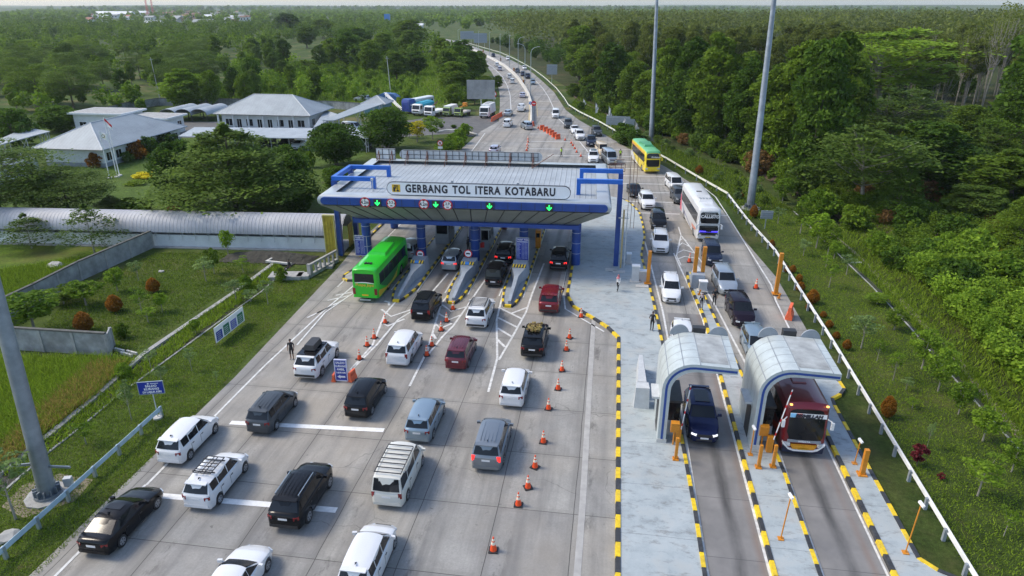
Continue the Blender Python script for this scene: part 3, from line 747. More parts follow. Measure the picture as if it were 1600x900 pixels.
# ------------------------------------------------------------------ furniture of the toll islands
M_CUSH = mat('pale_blue_grey_concrete', (.29, .33, .38), .7, var=.12, scale=1.5, dirt=.35, dirtcol=(.17, .18, .19))
def cushion(cx, y0, label, blue):
 t = thing('crash_cushion', label, 'crash cushion', (cx, y0, .18), 0, 'crash cushions on the toll islands')
 g = MB()
 # ridge rising from the nose, then flaring to the block
 S = [(0, .12, .28), (1.4, .15, .5), (4.6, .2, .92), (6.4, .68, 1.12), (6.4001, .68, 1.3), (7.9, .72, 1.35)]
 vs = []
 for y, hw, h in S: vs += [(-hw * 1.25, y, 0), (-hw, y, h), (hw, y, h), (hw * 1.25, y, 0)]
 fs = [(i * 4 + k, (i + 1) * 4 + k, (i + 1) * 4 + k + 1, i * 4 + k + 1) for i in range(len(S) - 1) for k in range(3)] + [(0, 1, 2, 3), tuple((len(S) - 1) * 4 + k for k in (3, 2, 1, 0))]
 g.add(vs, fs); g.build('concrete_nose', M_CUSH, t)
 g = MB(); g.box((0, 6.32, 1.28), (1.42, .06, .34), rx=R(-25)); o = g.build('striped_board', M_KB, t)
 g = MB()
 for k in range(5):
  x = -.56 + k * .28
  if blue and abs(x) < .2: continue
  for sgn in (1,): g.add([(x - .1, -.04, -.165), (x + .02, -.04, -.165), (x + .12, -.04, .165), (x, -.04, .165), (x - .1, -.034, -.165), (x + .02, -.034, -.165), (x + .12, -.034, .165), (x, -.034, .165)], [(0, 1, 2, 3), (4, 7, 6, 5), (0, 4, 5, 1), (1, 5, 6, 2), (2, 6, 7, 3), (3, 7, 4, 0)])
 y = g.build('yellow_stripes', M_KY, o, loc=(0, 6.32, 1.28)); y.rotation_euler = (R(-25), 0, 0)
 if blue:
  g = MB(); g.box((0, -.05, 0), (.42, .01, .30)); y = g.build('blue_plate', M_SIGNBLUE2, o, loc=(0, 6.32, 1.28)); y.rotation_euler = (R(-25), 0, 0)
 return t
cushion(-18.55, 55.3, 'pale crash cushion beside the green bus with blue plate on its striped board', True)
cushion(-13.5, 55.6, 'pale crash cushion on the middle toll island below a round sign', True)
cushion(-8.35, 55.6, 'pale crash cushion below the blue tariff board with four yellow stripes', False)
def round_sign(x, y, zc, label):
 t = thing('round_sign', label, 'road sign', (x, y, .18), 0, 'round signs on the toll islands')
 g = MB(); g.tube([(0, 0, 1.2), (0, 0, zc + .3)], .04, 6); g.build('post', M_LIGHTG, t)
 g = MB(); g.tube([(0, -.05, zc), (0, -.08, zc)], .42, 28); o = g.build('disc', M_RED, t)
 g = MB(); g.tube([(0, -.08, zc), (0, -.09, zc)], .32, 28); g.build('face', M_LETTER, o)
 g = MB(); g.bx(-.2, .2, -.098, -.091, zc - .07, zc + .09); g.build('bus_mark', M_INK, o)
 g = MB(); g.bx(-.34, .34, -.08, -.05, zc - .82, zc - .55); p = g.build('plate', M_LETTER, t)
 text_mesh('lettering', 'GOL I', .17, M_INK, p, (0, -.082, zc - .69), (PI / 2, 0, 0), .003, 1.4, .004)
round_sign(-18.6, 63.2, 1.55, 'red rimmed round sign on the island beside the green bus')
round_sign(-13.65, 63.2, 1.85, 'red rimmed round sign on the island in front of the black boxy car')
def board(x, y, w_, z0, z1, label, rz=0):
 t = thing('tariff_board', label, 'information board', (x, y, .18), rz, 'blue tariff boards under the gate')
 g = MB(); g.bx(-w_ / 2, w_ / 2, -.05, .05, z0, z1); o = g.build('panel', M_SIGNBLUE, t)
 g = MB(); f_ = .05
 g.bx(-w_ / 2 - .02, w_ / 2 + .02, -.07, .06, z1 - f_, z1 + .02); g.bx(-w_ / 2 - .02, w_ / 2 + .02, -.07, .06, z0 - .02, z0 + f_)
 g.bx(-w_ / 2 - .02, -w_ / 2 + f_, -.07, .06, z0, z1); g.bx(w_ / 2 - f_, w_ / 2 + .02, -.07, .06, z0, z1); g.build('frame', M_GALV, t)
 g = MB(); g.bx(-.04, .04, 0, .08, 0, z0); g.build('post', M_GALV, t)
 text_mesh('title', 'TARIF TOL', .26, M_LETTER, o, (0, -.055, z1 - .22), (PI / 2, 0, 0), .003, .95, .005)
 g = MB(); g.bx(-w_ * .42, w_ * .42, -.058, -.051, z1 - .5, z1 - .38); rg = random.Random(int(x * 10))
 n = int((z1 - z0 - .7) / .13)
 for k in range(n):
  z = z1 - .62 - k * .13
  g.bx(-w_ * .42, -w_ * .42 + rg.uniform(.25, .42), -.058, -.051, z - .03, z + .02)
  for c in range(4):
   xx = -w_ * .05 + c * w_ * .12; g.bx(xx, xx + w_ * .08, -.058, -.051, z - .03, z + .02)
 g.build('price_rows', mat('pale_rows', (.42, .46, .62), .5), o)
board(-8.35, 64.5, 1.3, .95, 3.35, 'blue tariff board on the right toll island, white post below it')
board(-14.2, 69.4, 1.35, .9, 3.1, 'blue tariff board in the shade behind the second round sign')
t_ = board(-25.7, 65.5, 1.35, .2, 2.4, 'blue tariff board left of the green bus')
def booth(cx, y, label, w_=1.35, front=False):
 t = thing('toll_booth', label, 'toll booth', (cx, y, .18), 0, 'toll booths under the canopy')
 g = MB(); g.prism([(-w_ / 2 - .1, -1.5), (w_ / 2 + .1, -1.5), (w_ / 2 + .1, 1.5), (-w_ / 2 - .1, 1.5)], 0, 1.15); g.build('base_wall', M_GREY, t)
 g = MB(); g.bx(-w_ / 2, w_ / 2, -1.35, 1.35, 1.15, 2.3); g.build('glazing', M_GLASS, t)
 g = MB()
 for x in (-w_ / 2, w_ / 2):
  for yy in (-1.35, 0, 1.35): g.bx(x - .05, x + .05, yy - .05, yy + .05, 1.15, 2.32)
 g.build('frame', M_GALV, t)
 g = MB(); g.bx(-w_ / 2 - .2, w_ / 2 + .2, -1.6, 1.6, 2.32, 2.5); g.build('roof', M_LIGHTG, t)
 if front:
  g = MB(); g.bx(-.22, .22, -1.6, -1.5, .35, .95); c = g.build('fire_box', M_RED, t)
 return t
booth(-18.3, 72.5, 'grey toll booth behind the first blue column'); booth(-13.4, 71.0, 'grey toll booth with red fire box on its wall', front=True)
booth(-8.3, 76.5, 'dark toll booth on the right toll island')
for x, y, l in ((-19.4, 79.5, 'brown cabinet on the first toll island behind the bus'), (-17.0, 78.5, 'dark red cabinet on the first toll island behind the booth'), (-12.2, 77.5, 'dark red cabinet on the middle toll island'), (-7.5, 71.5, 'orange cabinet leaning beside the right toll booth')):
 t = thing('payment_cabinet', l, 'cabinet', (x, y, .18), 0)
 g = MB(); g.bx(-.28, .28, -.3, .3, 0, 2.0); g.build('casing', M_ORANGE if 'orange' in l or 'brown' in l else mat('dark_red_paint', (.18, .02, .02), .5), t)
 g = MB(); g.bx(-.2, .2, -.32, -.3, 1.2, 1.7); g.build('screen', M_GLASS, t)
for x, y, l in ((-22.0, 76.5, 'hanging blue and red striped height bar over the first lane'), (-15.8, 72.0, 'hanging blue and red striped height bar over the second lane')):
 t = thing('height_bar', l, 'height bar', (x, y, 3.2), 0)
 g = MB(); g.bx(-1.2, 1.2, -.03, .03, .35, .7); o = g.build('blue_board', M_SIGNBLUE2, t)
 text_mesh('lettering', 'BATAS TINGGI', .22, M_LETTER, o, (0, -.035, .52), (PI / 2, 0, 0), .003, 1.1, .004)
 g = MB(); g.bx(-1.2, 1.2, -.03, .03, 0, .34); o = g.build('striped_board', M_LETTER, t)
 g = MB()
 for k in range(9): xx = -1.15 + k * .27; g.yprism([(xx, .0), (xx + .13, .0), (xx + .23, .34), (xx + .1, .34)], -.038, -.031)
 g.build('red_stripes', M_RED, o)
 g = MB(); g.tube([(-1.1, 0, .7), (-1.1, 0, 2.0)], .02, 4); g.tube([(1.1, 0, .7), (1.1, 0, 2.0)], .02, 4); g.build('hanger', M_DARK, t)

# ------------------------------------------------------------------ the two arched exit booths
def m_panel(name, col):
 m, nt, b = nodes(name); L = nt.links
 tc = nt.nodes.new('ShaderNodeTexCoord'); sp = nt.nodes.new('ShaderNodeSeparateXYZ'); L.new(tc.outputs['Object'], sp.inputs[0])
 c = ramp(nt, noise(nt, 1.2, 6, .65), [(.3, tuple(k * .85 for k in col)), (.7, tuple(k * 1.08 for k in col))])
 f = math_(nt, 'FRACT', math_(nt, 'DIVIDE', math_(nt, 'ADD', sp.outputs[1], 20.0), .95))
 c = mixc(nt, math_(nt, 'MULTIPLY', math_(nt, 'LESS_THAN', f, .045), .75), c, (.12, .13, .14))
 c = mixc(nt, ramp(nt, noise(nt, 1.1, 8, .75, stretch=(.6, 1.4, 1)), [(.54, (0, 0, 0)), (.7, (.4,) * 3)]), c, (.22, .22, .21))
 c = mixc(nt, ramp(nt, noise(nt, .9, 3, .5), [(.56, (0, 0, 0)), (.7, (.3,) * 3)]), c, (.3, .31, .31))
 L.new(c, b.inputs['Base Color']); b.inputs['Roughness'].default_value = .35; b.inputs['Metallic'].default_value = .1
 return m
M_ARCH = m_panel('arch_cladding', (.47, .52, .52))
M_WORN = mat('worn_grey_sheet', (.36, .38, .38), .7, var=.25, scale=1.2, dirt=.85, dirtcol=(.13, .13, .125))
def arch(x0, y0, dx, dep, label, wide):
 t = thing('exit_booth_canopy', label, 'booth canopy', (x0, y0, .17), R(0), 'arched canopies of the exit booths')
 H_, r = 5.55, 1.8
 out = [(0, 0), (0, H_ - r)] + [(r - r * math.cos(a), H_ - r + r * math.sin(a)) for a in [PI / 2 * k / 8 for k in range(1, 9)]] + [(wide, H_ - .1)]
 inn = [(wide, H_ - .5)] + [(r + .1 - (r - .4) * math.cos(a), H_ - r - .1 + (r - .4) * math.sin(a)) for a in [PI / 2 * k / 8 for k in range(8, 0, -1)]] + [(.5, H_ - r - .1), (.5, 0)]
 g = MB(); g.yprism(out + inn, 0, dep); g.build('arch_shell', M_ARCH, t, smooth=30)
 g = MB(); g.add([(r + .3, .35, H_ + .008), (wide - .5, .35, H_ - .078), (wide - .5, dep - .15, H_ - .078), (r + .3, dep - .15, H_ + .008)], [(0, 1, 2, 3)]); g.build('worn_roof_sheet', M_WORN, t)
 # blue line on the front face
 g = MB(); mid = [(.25, 0), (.25, H_ - r)] + [(r - (r - .25) * math.cos(a), H_ - r + (r - .25) * math.sin(a)) for a in [PI / 2 * k / 8 for k in range(1, 9)]] + [(wide - .05, H_ - .34)]
 w2 = .07
 def off(d):
  o = []
  for i, p in enumerate(mid):
   a = Vector(mid[max(0, i - 1)]); b = Vector(mid[min(len(mid) - 1, i + 1)]); dd = (b - a).normalized(); o.append((p[0] - dd.y * d, p[1] + dd.x * d))
  return o
 A_, B_ = off(-w2), off(w2)
 for i in range(len(mid) - 1):
  g.yprism([A_[i], A_[i + 1], B_[i + 1], B_[i]], -.014, -.002)
 g.build('blue_line', M_BLUE, t)
 # ridge seams along the depth
 g = MB()
 for k in (3, 6):
  a = PI / 2 * k / 8; g.box((r - (r + .012) * math.cos(a), dep / 2, H_ - r + (r + .012) * math.sin(a)), (.04, dep, .03), ry=-(PI / 2 - a) * 0)
 g.box((r + .25, dep / 2, H_ + .005 - .01), (.05, dep, .03)); g.box((wide - .45, dep / 2, H_ - .08), (.05, dep, .03))
 split(g, 'seam', M_GREY, t)
 # back parapet pieces: two half discs and a dark box
 for xx, nm in ((1.2, 0), (wide - .6, 0)):
  g = MB(); P = [(xx + .62 * math.cos(a), H_ - .25 + .72 * math.sin(a)) for a in [PI * k / 12 for k in range(13)]]
  g.yprism(P, dep + .02, dep + .14); g.build('rear_disc', M_GREY, t)
 g = MB(); g.bx((wide + .6) / 2 - .4, (wide + .6) / 2 + .4, dep + .02, dep + .5, H_ - .35, H_ + .3); g.build('rear_lamp_box', M_DARK, t)
 # booth cabin built against the inside of the wall
 g = MB(); g.bx(.52, 1.35, .9, dep - .9, 0, 1.05); g.build('cabin_base', M_LIGHTG, t)
 g = MB(); g.bx(.52, 1.32, .95, dep - .95, 1.05, 2.35); g.build('cabin_glazing', M_GLASS, t)
 g = MB(); g.bx(.5, 1.4, .85, dep - .85, 2.35, 2.5); g.build('cabin_roof', M_DARK, t)
 g = MB(); g.bx(-.03, 0, 1.1, 2.2, .05, 2.2); g.build('door', M_DARK, t)
 g = MB(); g.bx(-.45, 0, 1.0, 2.6, 2.45, 2.6); g.build('door_canopy', M_LIGHTG, t)
 g = MB(); g.bx(-.05, .55, -.04, .0, -.05, .25); g.build('footing', M_CONC_L, t)
 g = MB()
 for k in range(3): g.bx(wide * .45, wide * .45 + .1, dep * .2 + k * 1.5, dep * .2 + k * 1.5 + .9, H_ - .58, H_ - .5)
 split(g, 'ceiling_lamp', M_LETTER, t)
 return t
arch(3.75, 36.1, 0, 4.3, 'arched silver booth canopy over the navy car', 4.2)
arch(9.3, 36.3, 0, 4.5, 'arched silver booth canopy over the front of the red bus, blotchy grey roof', 4.35)
g_ = thing('crash_cushion', 'pale stepped concrete block beside the first arched booth', 'crash cushion', (2.9, 43, .17), 0)
g = MB(); g.prism([(-.35, -2.2), (.35, -2.2), (.45, 2.2), (-.2, 2.2)], 0, 1.3, top=[(-.3, -1.9), (.3, -1.9), (.15, 2.0), (-.1, 2.0)]); g.build('concrete_nose', M_LIGHTG, g_)
g = MB(); g.prism([(-.5, -3.2), (.5, -3.2), (.5, -2.21), (-.5, -2.21)], 0, 1.5, top=[(-.45, -3.1), (.45, -3.1), (.4, -2.3), (-.4, -2.3)]); g.build('block', M_LIGHTG, g_)
t = thing('crash_cushion', 'pale concrete wedge between the two yellow posts', 'crash cushion', (8.75, 63, .17), 0)
g = MB(); g.prism([(-.1, 2.6), (.1, 2.6), (.55, -.3), (-.55, -.3)], 0, 1.35, top=[(-.05, 2.2), (.05, 2.2), (.5, -.2), (-.5, -.2)]); g.build('concrete_nose', M_LIGHTG, t)
g = MB(); g.bx(-.6, .6, -1.4, -.31, 0, 1.4); g.build('block', M_CUSH, t)
g = MB(); g.box((.18, 1.2, 1.0), (.5, .05, .3), rz=R(-75)); g.build('striped_board', M_KY, t)
# ================================================================== VEHICLES
def paint(name, col, metal=0.0, rough=.28):
 return mat('paint_' + name, col, rough, metal, var=.05, scale=.8, coat=.6 if max(col) > .1 else 0, spec=.5 if max(col) > .1 else .3, dirt=.12, dirtcol=tuple(c * .75 + (.02 if c > .1 else .004) for c in col))
PC = {
 'white': paint('white', (.68, .69, .70)), 'offwhite': paint('offwhite', (.62, .61, .55)), 'black': paint('black', (.006, .0065, .008), 0, .15),
 'navy': paint('navy', (.014, .022, .075), .35, .22), 'silver': paint('silver', (.42, .46, .49), .6, .3), 'bluesilver': paint('bluesilver', (.27, .35, .41), .55, .3),
 'grey': paint('grey', (.075, .085, .095), .4, .3), 'midgrey': paint('midgrey', (.20, .225, .25), .5, .3), 'red': paint('red', (.19, .008, .014), .35, .25), 'wine': paint('wine', (.13, .012, .022), .35, .25),
 'plum': paint('plum', (.014, .008, .016), .2, .2), 'beige': paint('beige', (.62, .50, .33)), 'lav': paint('lavender_silver', (.5, .48, .56), .45, .3),
 'green': paint('lime_green', (.02, .52, .015), 0, .35), 'yellow': paint('bus_yellow', (.80, .62, .02)), 'darkred': paint('bus_dark_red', (.17, .012, .018), .2, .3),
 'olive': paint('olive_green', (.20, .30, .05)), 'dkblue': paint('dark_blue', (.02, .03, .06), .4, .25)}
M_TAIL = mat('tail_lamp_red', (.20, .006, .01), .2, var=.05, coat=.5)
M_TAILON = mat('tail_lamp_lit', (1.0, .03, .025), .3, var=0, emit=.8)
M_HEAD = mat('head_lamp_glass', (.62, .66, .70), .12, .3, var=.05, coat=.5)
M_HEADON = mat('head_lamp_lit', (.9, .9, .9), .3, var=0, emit=.5)
M_RIM = mat('alloy_rim', (.42, .43, .45), .35, .7, var=.1)
M_RIMD = mat('dark_rim', (.06, .06, .065), .4, .5, var=.1)
M_CHROME = mat('chrome_trim', (.6, .62, .64), .15, .9, var=.03)
TYPES = {
 #        L     W    H     front: hoodtip z, windbase(y,z), windtop y, roofrear y, rearbase(y,z), deck z, r
 'sedan': dict(L=4.7, W=1.80, H=1.45, nose=.66, wb=(.95, .98), wt=.12, rr=-1.05, rb=(-1.85, 1.03), rz=-.05, r=.32, ax=(1.42, -1.38), win=((-1.02, -.02), (.02, .86)), rw=.76),
 'hatch': dict(L=3.8, W=1.68, H=1.5, nose=.70, wb=(.98, 1.0), wt=.35, rr=-1.4, rb=(-1.78, 1.02), rz=-.06, r=.3, ax=(1.2, -1.22), win=((-1.3, -.3), (-.24, .8)), rw=.8),
 'mpv': dict(L=4.4, W=1.72, H=1.69, nose=.78, wb=(1.12, 1.10), wt=.42, rr=-1.78, rb=(-2.08, 1.12), rz=-.06, r=.32, ax=(1.38, -1.34), win=((-1.72, -1.12), (-1.05, -.18), (-.11, .92)), rw=.8),
 'bigmpv': dict(L=4.72, W=1.83, H=1.79, nose=.82, wb=(1.22, 1.15), wt=.5, rr=-1.95, rb=(-2.25, 1.16), rz=-.05, r=.34, ax=(1.42, -1.36), win=((-1.92, -1.15), (-1.08, -.15), (-.08, 1.0)), rw=.8),
 'suv': dict(L=4.8, W=1.86, H=1.83, nose=.98, wb=(1.02, 1.22), wt=.42, rr=-1.82, rb=(-2.2, 1.22), rz=-.08, r=.39, ax=(1.42, -1.36), win=((-1.82, -1.2), (-1.13, -.22), (-.15, .82)), rw=.8),
 'van': dict(L=4.85, W=1.82, H=1.95, nose=.92, wb=(1.72, 1.15), wt=1.0, rr=-2.15, rb=(-2.36, 1.12), rz=-.02, r=.33, ax=(1.55, -1.45), win=((-2.1, -1.1), (-1.0, .25), (.35, 1.35)), rw=.86),
 'hiace': dict(L=5.2, W=1.88, H=2.15, nose=.95, wb=(2.15, 1.2), wt=1.45, rr=-2.4, rb=(-2.55, 1.15), rz=0, r=.35, ax=(1.7, -1.5), win=((-2.3, -1.2), (-1.1, .0), (.1, .9), (1.0, 1.75)), rw=.86),
 'kijang': dict(L=4.5, W=1.68, H=1.84, nose=.96, wb=(.92, 1.12), wt=.5, rr=-2.0, rb=(-2.18, 1.1), rz=0, r=.34, ax=(1.5, -1.25), win=((-2.0, -1.2), (-1.1, -.25), (-.15, .75)), rw=.87),
 'pickup': dict(L=5.2, W=1.85, H=1.8, nose=.98, wb=(1.1, 1.2), wt=.55, rr=-.55, rb=(-.75, 1.2), rz=0, r=.39, ax=(1.6, -1.5), win=((-.55, -.1), (-.04, .9)), rw=.82),
}
PROTO = {}
def car_parts(kind, opts):
 """meshes of one kind of car: list of (part name, mesh, takes paint, parent index)"""
 key = (kind, opts)
 if key in PROTO: return PROTO[key]
 T = TYPES[kind]; L, Wd, H = T['L'], T['W'] / 2, T['H']; r = T['r']; out = []
 (wby, wbz), (rby, rbz) = T['wb'], T['rb']; z0 = .2 if kind not in ('suv', 'pickup') else .3
 hoodm = (T['nose'] + wbz) / 2 + .03
 top = [(-L / 2, rbz - .22), (-L / 2 + .06, rbz - .06), (-L / 2 + .2, rbz - .01), (rby, rbz), (wby, wbz), (wby + (L / 2 - wby) * .45, hoodm + .02), (L / 2 - .32, T['nose'] + .05), (L / 2 - .1, T['nose'] - .1), (L / 2, max(T['nose'] - .2, .52))]
 plan = [(-L / 2, .76), (-L / 2 + .1, .89), (-L / 2 + .4, .975), (-L * .2, 1), (L * .25, 1), (L / 2 - .6, .965), (L / 2 - .25, .86), (L / 2 - .08, .70), (L / 2, .55)]
 ys = sorted(set([round(y, 3) for y in np.linspace(-L / 2 + .2, L / 2 - .2, 34)] + [-L / 2, -L / 2 + .04, -L / 2 + .1, L / 2 - .1, L / 2 - .04, L / 2] + [round(a + s * (r + .07), 3) for a in T['ax'] for s in (-1, -.7, .7, 1, -.999, .999)]))
 half = []
 for y in ys:
  w_ = Wd * interp(y, plan); zt = interp(y, top); end = min(y + L / 2, L / 2 - y)
  zb = z0 + (.10 * (1 - end / .1) if end < .1 else 0)
  arch_ = zb
  for a in T['ax']:
   d = abs(y - a); R_ = r + .07
   if d < R_: arch_ = max(arch_, r + math.sqrt(max(0, R_ * R_ - d * d)) * 1.0)
  a0 = arch_
  zmid = max(min(max(zb + .30, .52 * zt + .1), zt - .09), a0 + .03)
  sh = .965 if end > .3 else .93
  half.append([(0, zb), (.74 * w_, zb), (.75 * w_, max(zb, a0 - .02)), (.965 * w_, max(a0, zb + .02)), (1.0 * w_, max(a0 + .02, zb + .10)), (1.0 * w_, zmid), (.985 * w_, max(zmid + .02, zt - .13)), (sh * w_, max(zmid + .03, zt - .03)), (.86 * w_, zt + .012), (.5 * w_, zt + .035), (0, zt + .045)])
 n = len(half[0]); g = MB(); ring = 2 * n - 2; vs = []
 for y, h in zip(ys, half):
  vs += [(x, y, z) for x, z in h] + [(-x, y, z) for x, z in h[-2:0:-1]]
 fs = [(i * ring + k, i * ring + (k + 1) % ring, (i + 1) * ring + (k + 1) % ring, (i + 1) * ring + k) for i in range(len(ys) - 1) for k in range(ring)]
 fs += [tuple(range(ring)), tuple((len(ys) - 1) * ring + k for k in range(ring))[::-1]]
 g.add(vs, fs)
 # greenhouse
 bw, tw = Wd * .955, Wd * T['rw']; zr = H - .02
 pk = kind == 'pickup'
 A = [Vector(p) for p in ((-bw * .95, rby, rbz - .03), (bw * .95, rby, rbz - .03), (bw * .93, wby, wbz - .03), (-bw * .93, wby, wbz - .03))]
 Bt = [Vector(p) for p in ((-tw * .94, T['rr'], zr + T['rz']), (tw * .94, T['rr'], zr + T['rz']), (tw * .95, T['wt'], zr), (-tw * .95, T['wt'], zr))]
 # roof grid with crown and rounded edge
 nx, ny = 9, 9; vs = [];
 for j in range(ny):
  t = j / (ny - 1)
  for i in range(nx):
   s = i / (nx - 1) * 2 - 1; wv = tw * .945
   y = lerp(T['rr'], T['wt'], t); e = min(t, 1 - t)
   zz = lerp(zr + T['rz'], zr, t) + .085 * (1 - abs(s) ** 3) - .03 + .03 * math.sin(PI * t)
   if j in (0, ny - 1): zz -= .04
   if j in (1, ny - 2): zz -= .008
   yy = y + (.05 * (1 - s * s) if j == ny - 1 else (-.05 * (1 - s * s) if j == 0 else 0))
   vs.append((s * wv * (1.0 + .03 * math.sin(PI * t)), yy, zz))
 g.add(vs, [(j * nx + i, j * nx + i + 1, (j + 1) * nx + i + 1, (j + 1) * nx + i) for j in range(ny - 1) for i in range(nx - 1)])
 edge_f = [(ny - 1) * nx + i for i in range(nx)]; edge_b = list(range(nx)); edge_l = [j * nx for j in range(ny)]; edge_r = [j * nx + nx - 1 for j in range(ny)]
 def skirt(idx, lo):
  tv = [Vector(vs[i]) for i in idx]; m = len(tv); vv = []
  for k, v in enumerate(tv): vv += [v, lo(k / (m - 1))]
  g.add(vv, [(2 * k, 2 * k + 1, 2 * k + 3, 2 * k + 2) for k in range(m - 1)])
  return tv
 def bow(a, b, k): return lambda t: a.lerp(b, t) + Vector((0, k * math.sin(PI * t), 0))
 skirt(edge_f, bow(A[3], A[2], .10)); skirt(edge_b, bow(A[0], A[1], -.05 if not pk else 0))
 skirt(edge_l, lambda t: A[0].lerp(A[3], t)); skirt(edge_r, lambda t: A[1].lerp(A[2], t))
 if pk:
  g.bx(-Wd * .9, Wd * .9, -L / 2 + .05, -.8, wbz - .02, wbz + .03)
 out.append(('body', g, 'P', None, 40))
 # glass panels lifted off the greenhouse faces
 def panel(P, o, th=.012):
  a, b, c, d = P; nrm = (b - a).cross(d - a).normalized()
  if nrm.dot(o) < 0: nrm = -nrm
  mb = MB(); q = [p + nrm * .012 for p in P] + [p + nrm * -.02 for p in P]
  mb.add(q, [(0, 1, 2, 3), (7, 6, 5, 4)] + [(i, 4 + i, 4 + (i + 1) % 4, (i + 1) % 4) for i in range(4)]); return mb
 def face(a, b, c, d, u0, u1, v0, v1, o, bow_=0, segs=1):
  """a-b bottom edge, d-c top edge"""
  mb = MB(); nrm = (b - a).cross(d - a).normalized()
  if nrm.dot(o) < 0: nrm = -nrm
  P = []
  for v in (v0, v1):
   for s in range(segs + 1):
    u = lerp(u0, u1, s / segs); p = a.lerp(b, u).lerp(d.lerp(c, u), v) + Vector((0, bow_ * math.sin(PI * u) * (1 if v == v0 else .6), 0)); P.append(p)
  m_ = segs + 1; q = [p + nrm * .014 for p in P] + [p - nrm * .02 for p in P]; k = len(P)
  fs = [(s, s + 1, m_ + s + 1, m_ + s) for s in range(segs)] + [(k + s, k + m_ + s, k + m_ + s + 1, k + s + 1) for s in range(segs)]
  bd = list(range(m_)) + [2 * m_ - 1 - s for s in range(m_)]
  fs += [(bd[i], bd[(i + 1) % len(bd)], k + bd[(i + 1) % len(bd)], k + bd[i]) for i in range(len(bd))]
  mb.add(q, fs); return mb
 out.append(('windscreen', face(A[3], A[2], Bt[2], Bt[3], .05, .95, .06, .93, Vector((0, 1, .5)), .085, 6), 'G', None, 60))
 out.append(('rear_window', face(A[0], A[1], Bt[1], Bt[0], .05, .95, .10, .92, Vector((0, -1, .3)), -.05 if not pk else 0, 4), 'G', None, 60))
 for sx in (-1, 1):
  a, b, c, d = (A[1], A[2], Bt[2], Bt[1]) if sx > 0 else (A[0], A[3], Bt[3], Bt[0])
  for (y0, y1) in T['win']:
   def P(y, v):   # point on the side plane at y, height v
    # solve u so that the point has this y
    yb0, yb1 = lerp(a.y, d.y, v), lerp(b.y, c.y, v); u = (y - yb0) / (yb1 - yb0)
    u = min(max(u, .035), .965); return a.lerp(b, u).lerp(d.lerp(c, u), v)
   P4 = [P(y0, .07), P(y1, .07), P(y1, .92), P(y0, .92)]
   out.append(('side_window', panel(P4, Vector((sx, 0, .3))), 'G', None, 0))
 tl = .3 if kind in ('suv', 'mpv', 'bigmpv', 'hatch') else .2
 tz = rbz - .28 if kind != 'kijang' else .62
 lit = 'L' in opts
 for sx in (-1, 1):
  mb = MB(); x = sx * Wd * .80
  if kind in ('van', 'hiace', 'bigmpv'): mb.box((x * .98, -L / 2 + .125, tz + .08), (.2, .16, .36), rz=sx * R(30))
  else: mb.box((x * .92, -L / 2 + .11, tz + .06), (.30, .16, tl * .6), rz=sx * R(26))
  out.append(('tail_light', mb, 'T', None, 0))
  mb = MB(); x = sx * Wd * .64; zz = T['nose'] - .17
  mb.box((x, L / 2 - .17, zz), (.34, .2, .13), rz=-sx * R(32), rx=R(-8)); out.append(('headlight', mb, 'H', None, 0))
  mb = MB(); x = sx * (Wd + .11); mb.box((x, wby - .28, wbz + .09), (.22, .12, .15), rz=-sx * R(10)); mb.box((x - sx * .12, wby - .27, wbz + .02), (.12, .06, .05)); out.append(('door_mirror', mb, 'P', None, 0))
 mb = MB(); mb.bx(-.24, .24, -L / 2 - .012, -L / 2 + .05, tz - .06, tz + .06); out.append(('number_plate', mb, 'N', None, 0))
 mb = MB(); mb.bx(-.24, .24, L / 2 - .05, L / 2 + .014, T['nose'] - .42, T['nose'] - .31); out.append(('number_plate', mb, 'N', None, 0))
 mb = MB(); mb.bx(-Wd * .45, Wd * .45, L / 2 - .1, L / 2 + .006, T['nose'] - .28, T['nose'] - .12); mb.bx(-Wd * .5, Wd * .5, L / 2 - .1, L / 2 + .004, z0 + .12, z0 + .26); out.append(('grille', mb, 'D', None, 0))
 mb = MB(); mb.bx(-Wd * .8, Wd * .8, -L / 2 - .02, -L / 2 + .1, z0 + .13, z0 + .3); out.append(('rear_bumper', mb, 'D' if kind in ('kijang', 'pickup', 'suv') else 'P', None, 0))
 mb = MB()      # panel gaps and sill line
 for sx in (-1, 1):
  for (y0, y1) in T['win'][-2:]:
   mb.bx(sx * Wd * 1.0 - .006, sx * Wd * 1.0 + .006, y0 - .035, y0 - .02, .42, wbz - .14)
  mb.bx(sx * Wd - .008, sx * Wd + .008, T['ax'][1] + r + .12, T['ax'][0] - r - .12, z0 + .02, z0 + .1)
  for (y0, y1) in T['win'][-2:]: mb.bx(sx * Wd - .004, sx * Wd + .025, y0 + .05, y0 + .22, wbz - .2, wbz - .165)
 out.append(('door_trim', mb, 'D', None, 0))
 mb = MB()
 for x in (-.42, -.21, 0, .21, .42): mb.bx(x - .018, x + .018, T['rr'] + .25, T['wt'] - .3, zr + .055 - .0, zr + .062)
 if 'b' in opts: out.append(('roof_ribs', mb, 'P', None, 0))
 if kind in ('mpv', 'suv', 'bigmpv', 'hatch'):
  mb = MB(); mb.box((0, T['rr'] - .06, zr - .02), (tw * 1.75, .26, .05), rx=R(8)); out.append(('spoiler', mb, 'P', None, 0))
 if kind in ('sedan', 'mpv', 'bigmpv', 'hatch'):
  mb = MB(); mb.add([(-.02, T['rr'] + .35, zr + .03), (.02, T['rr'] + .35, zr + .03), (0, T['rr'] + .16, zr + .17), (0, T['rr'] + .12, zr + .03)], [(0, 1, 2), (1, 3, 2), (3, 0, 2)]); out.append(('roof_antenna', mb, 'D', None, 0))
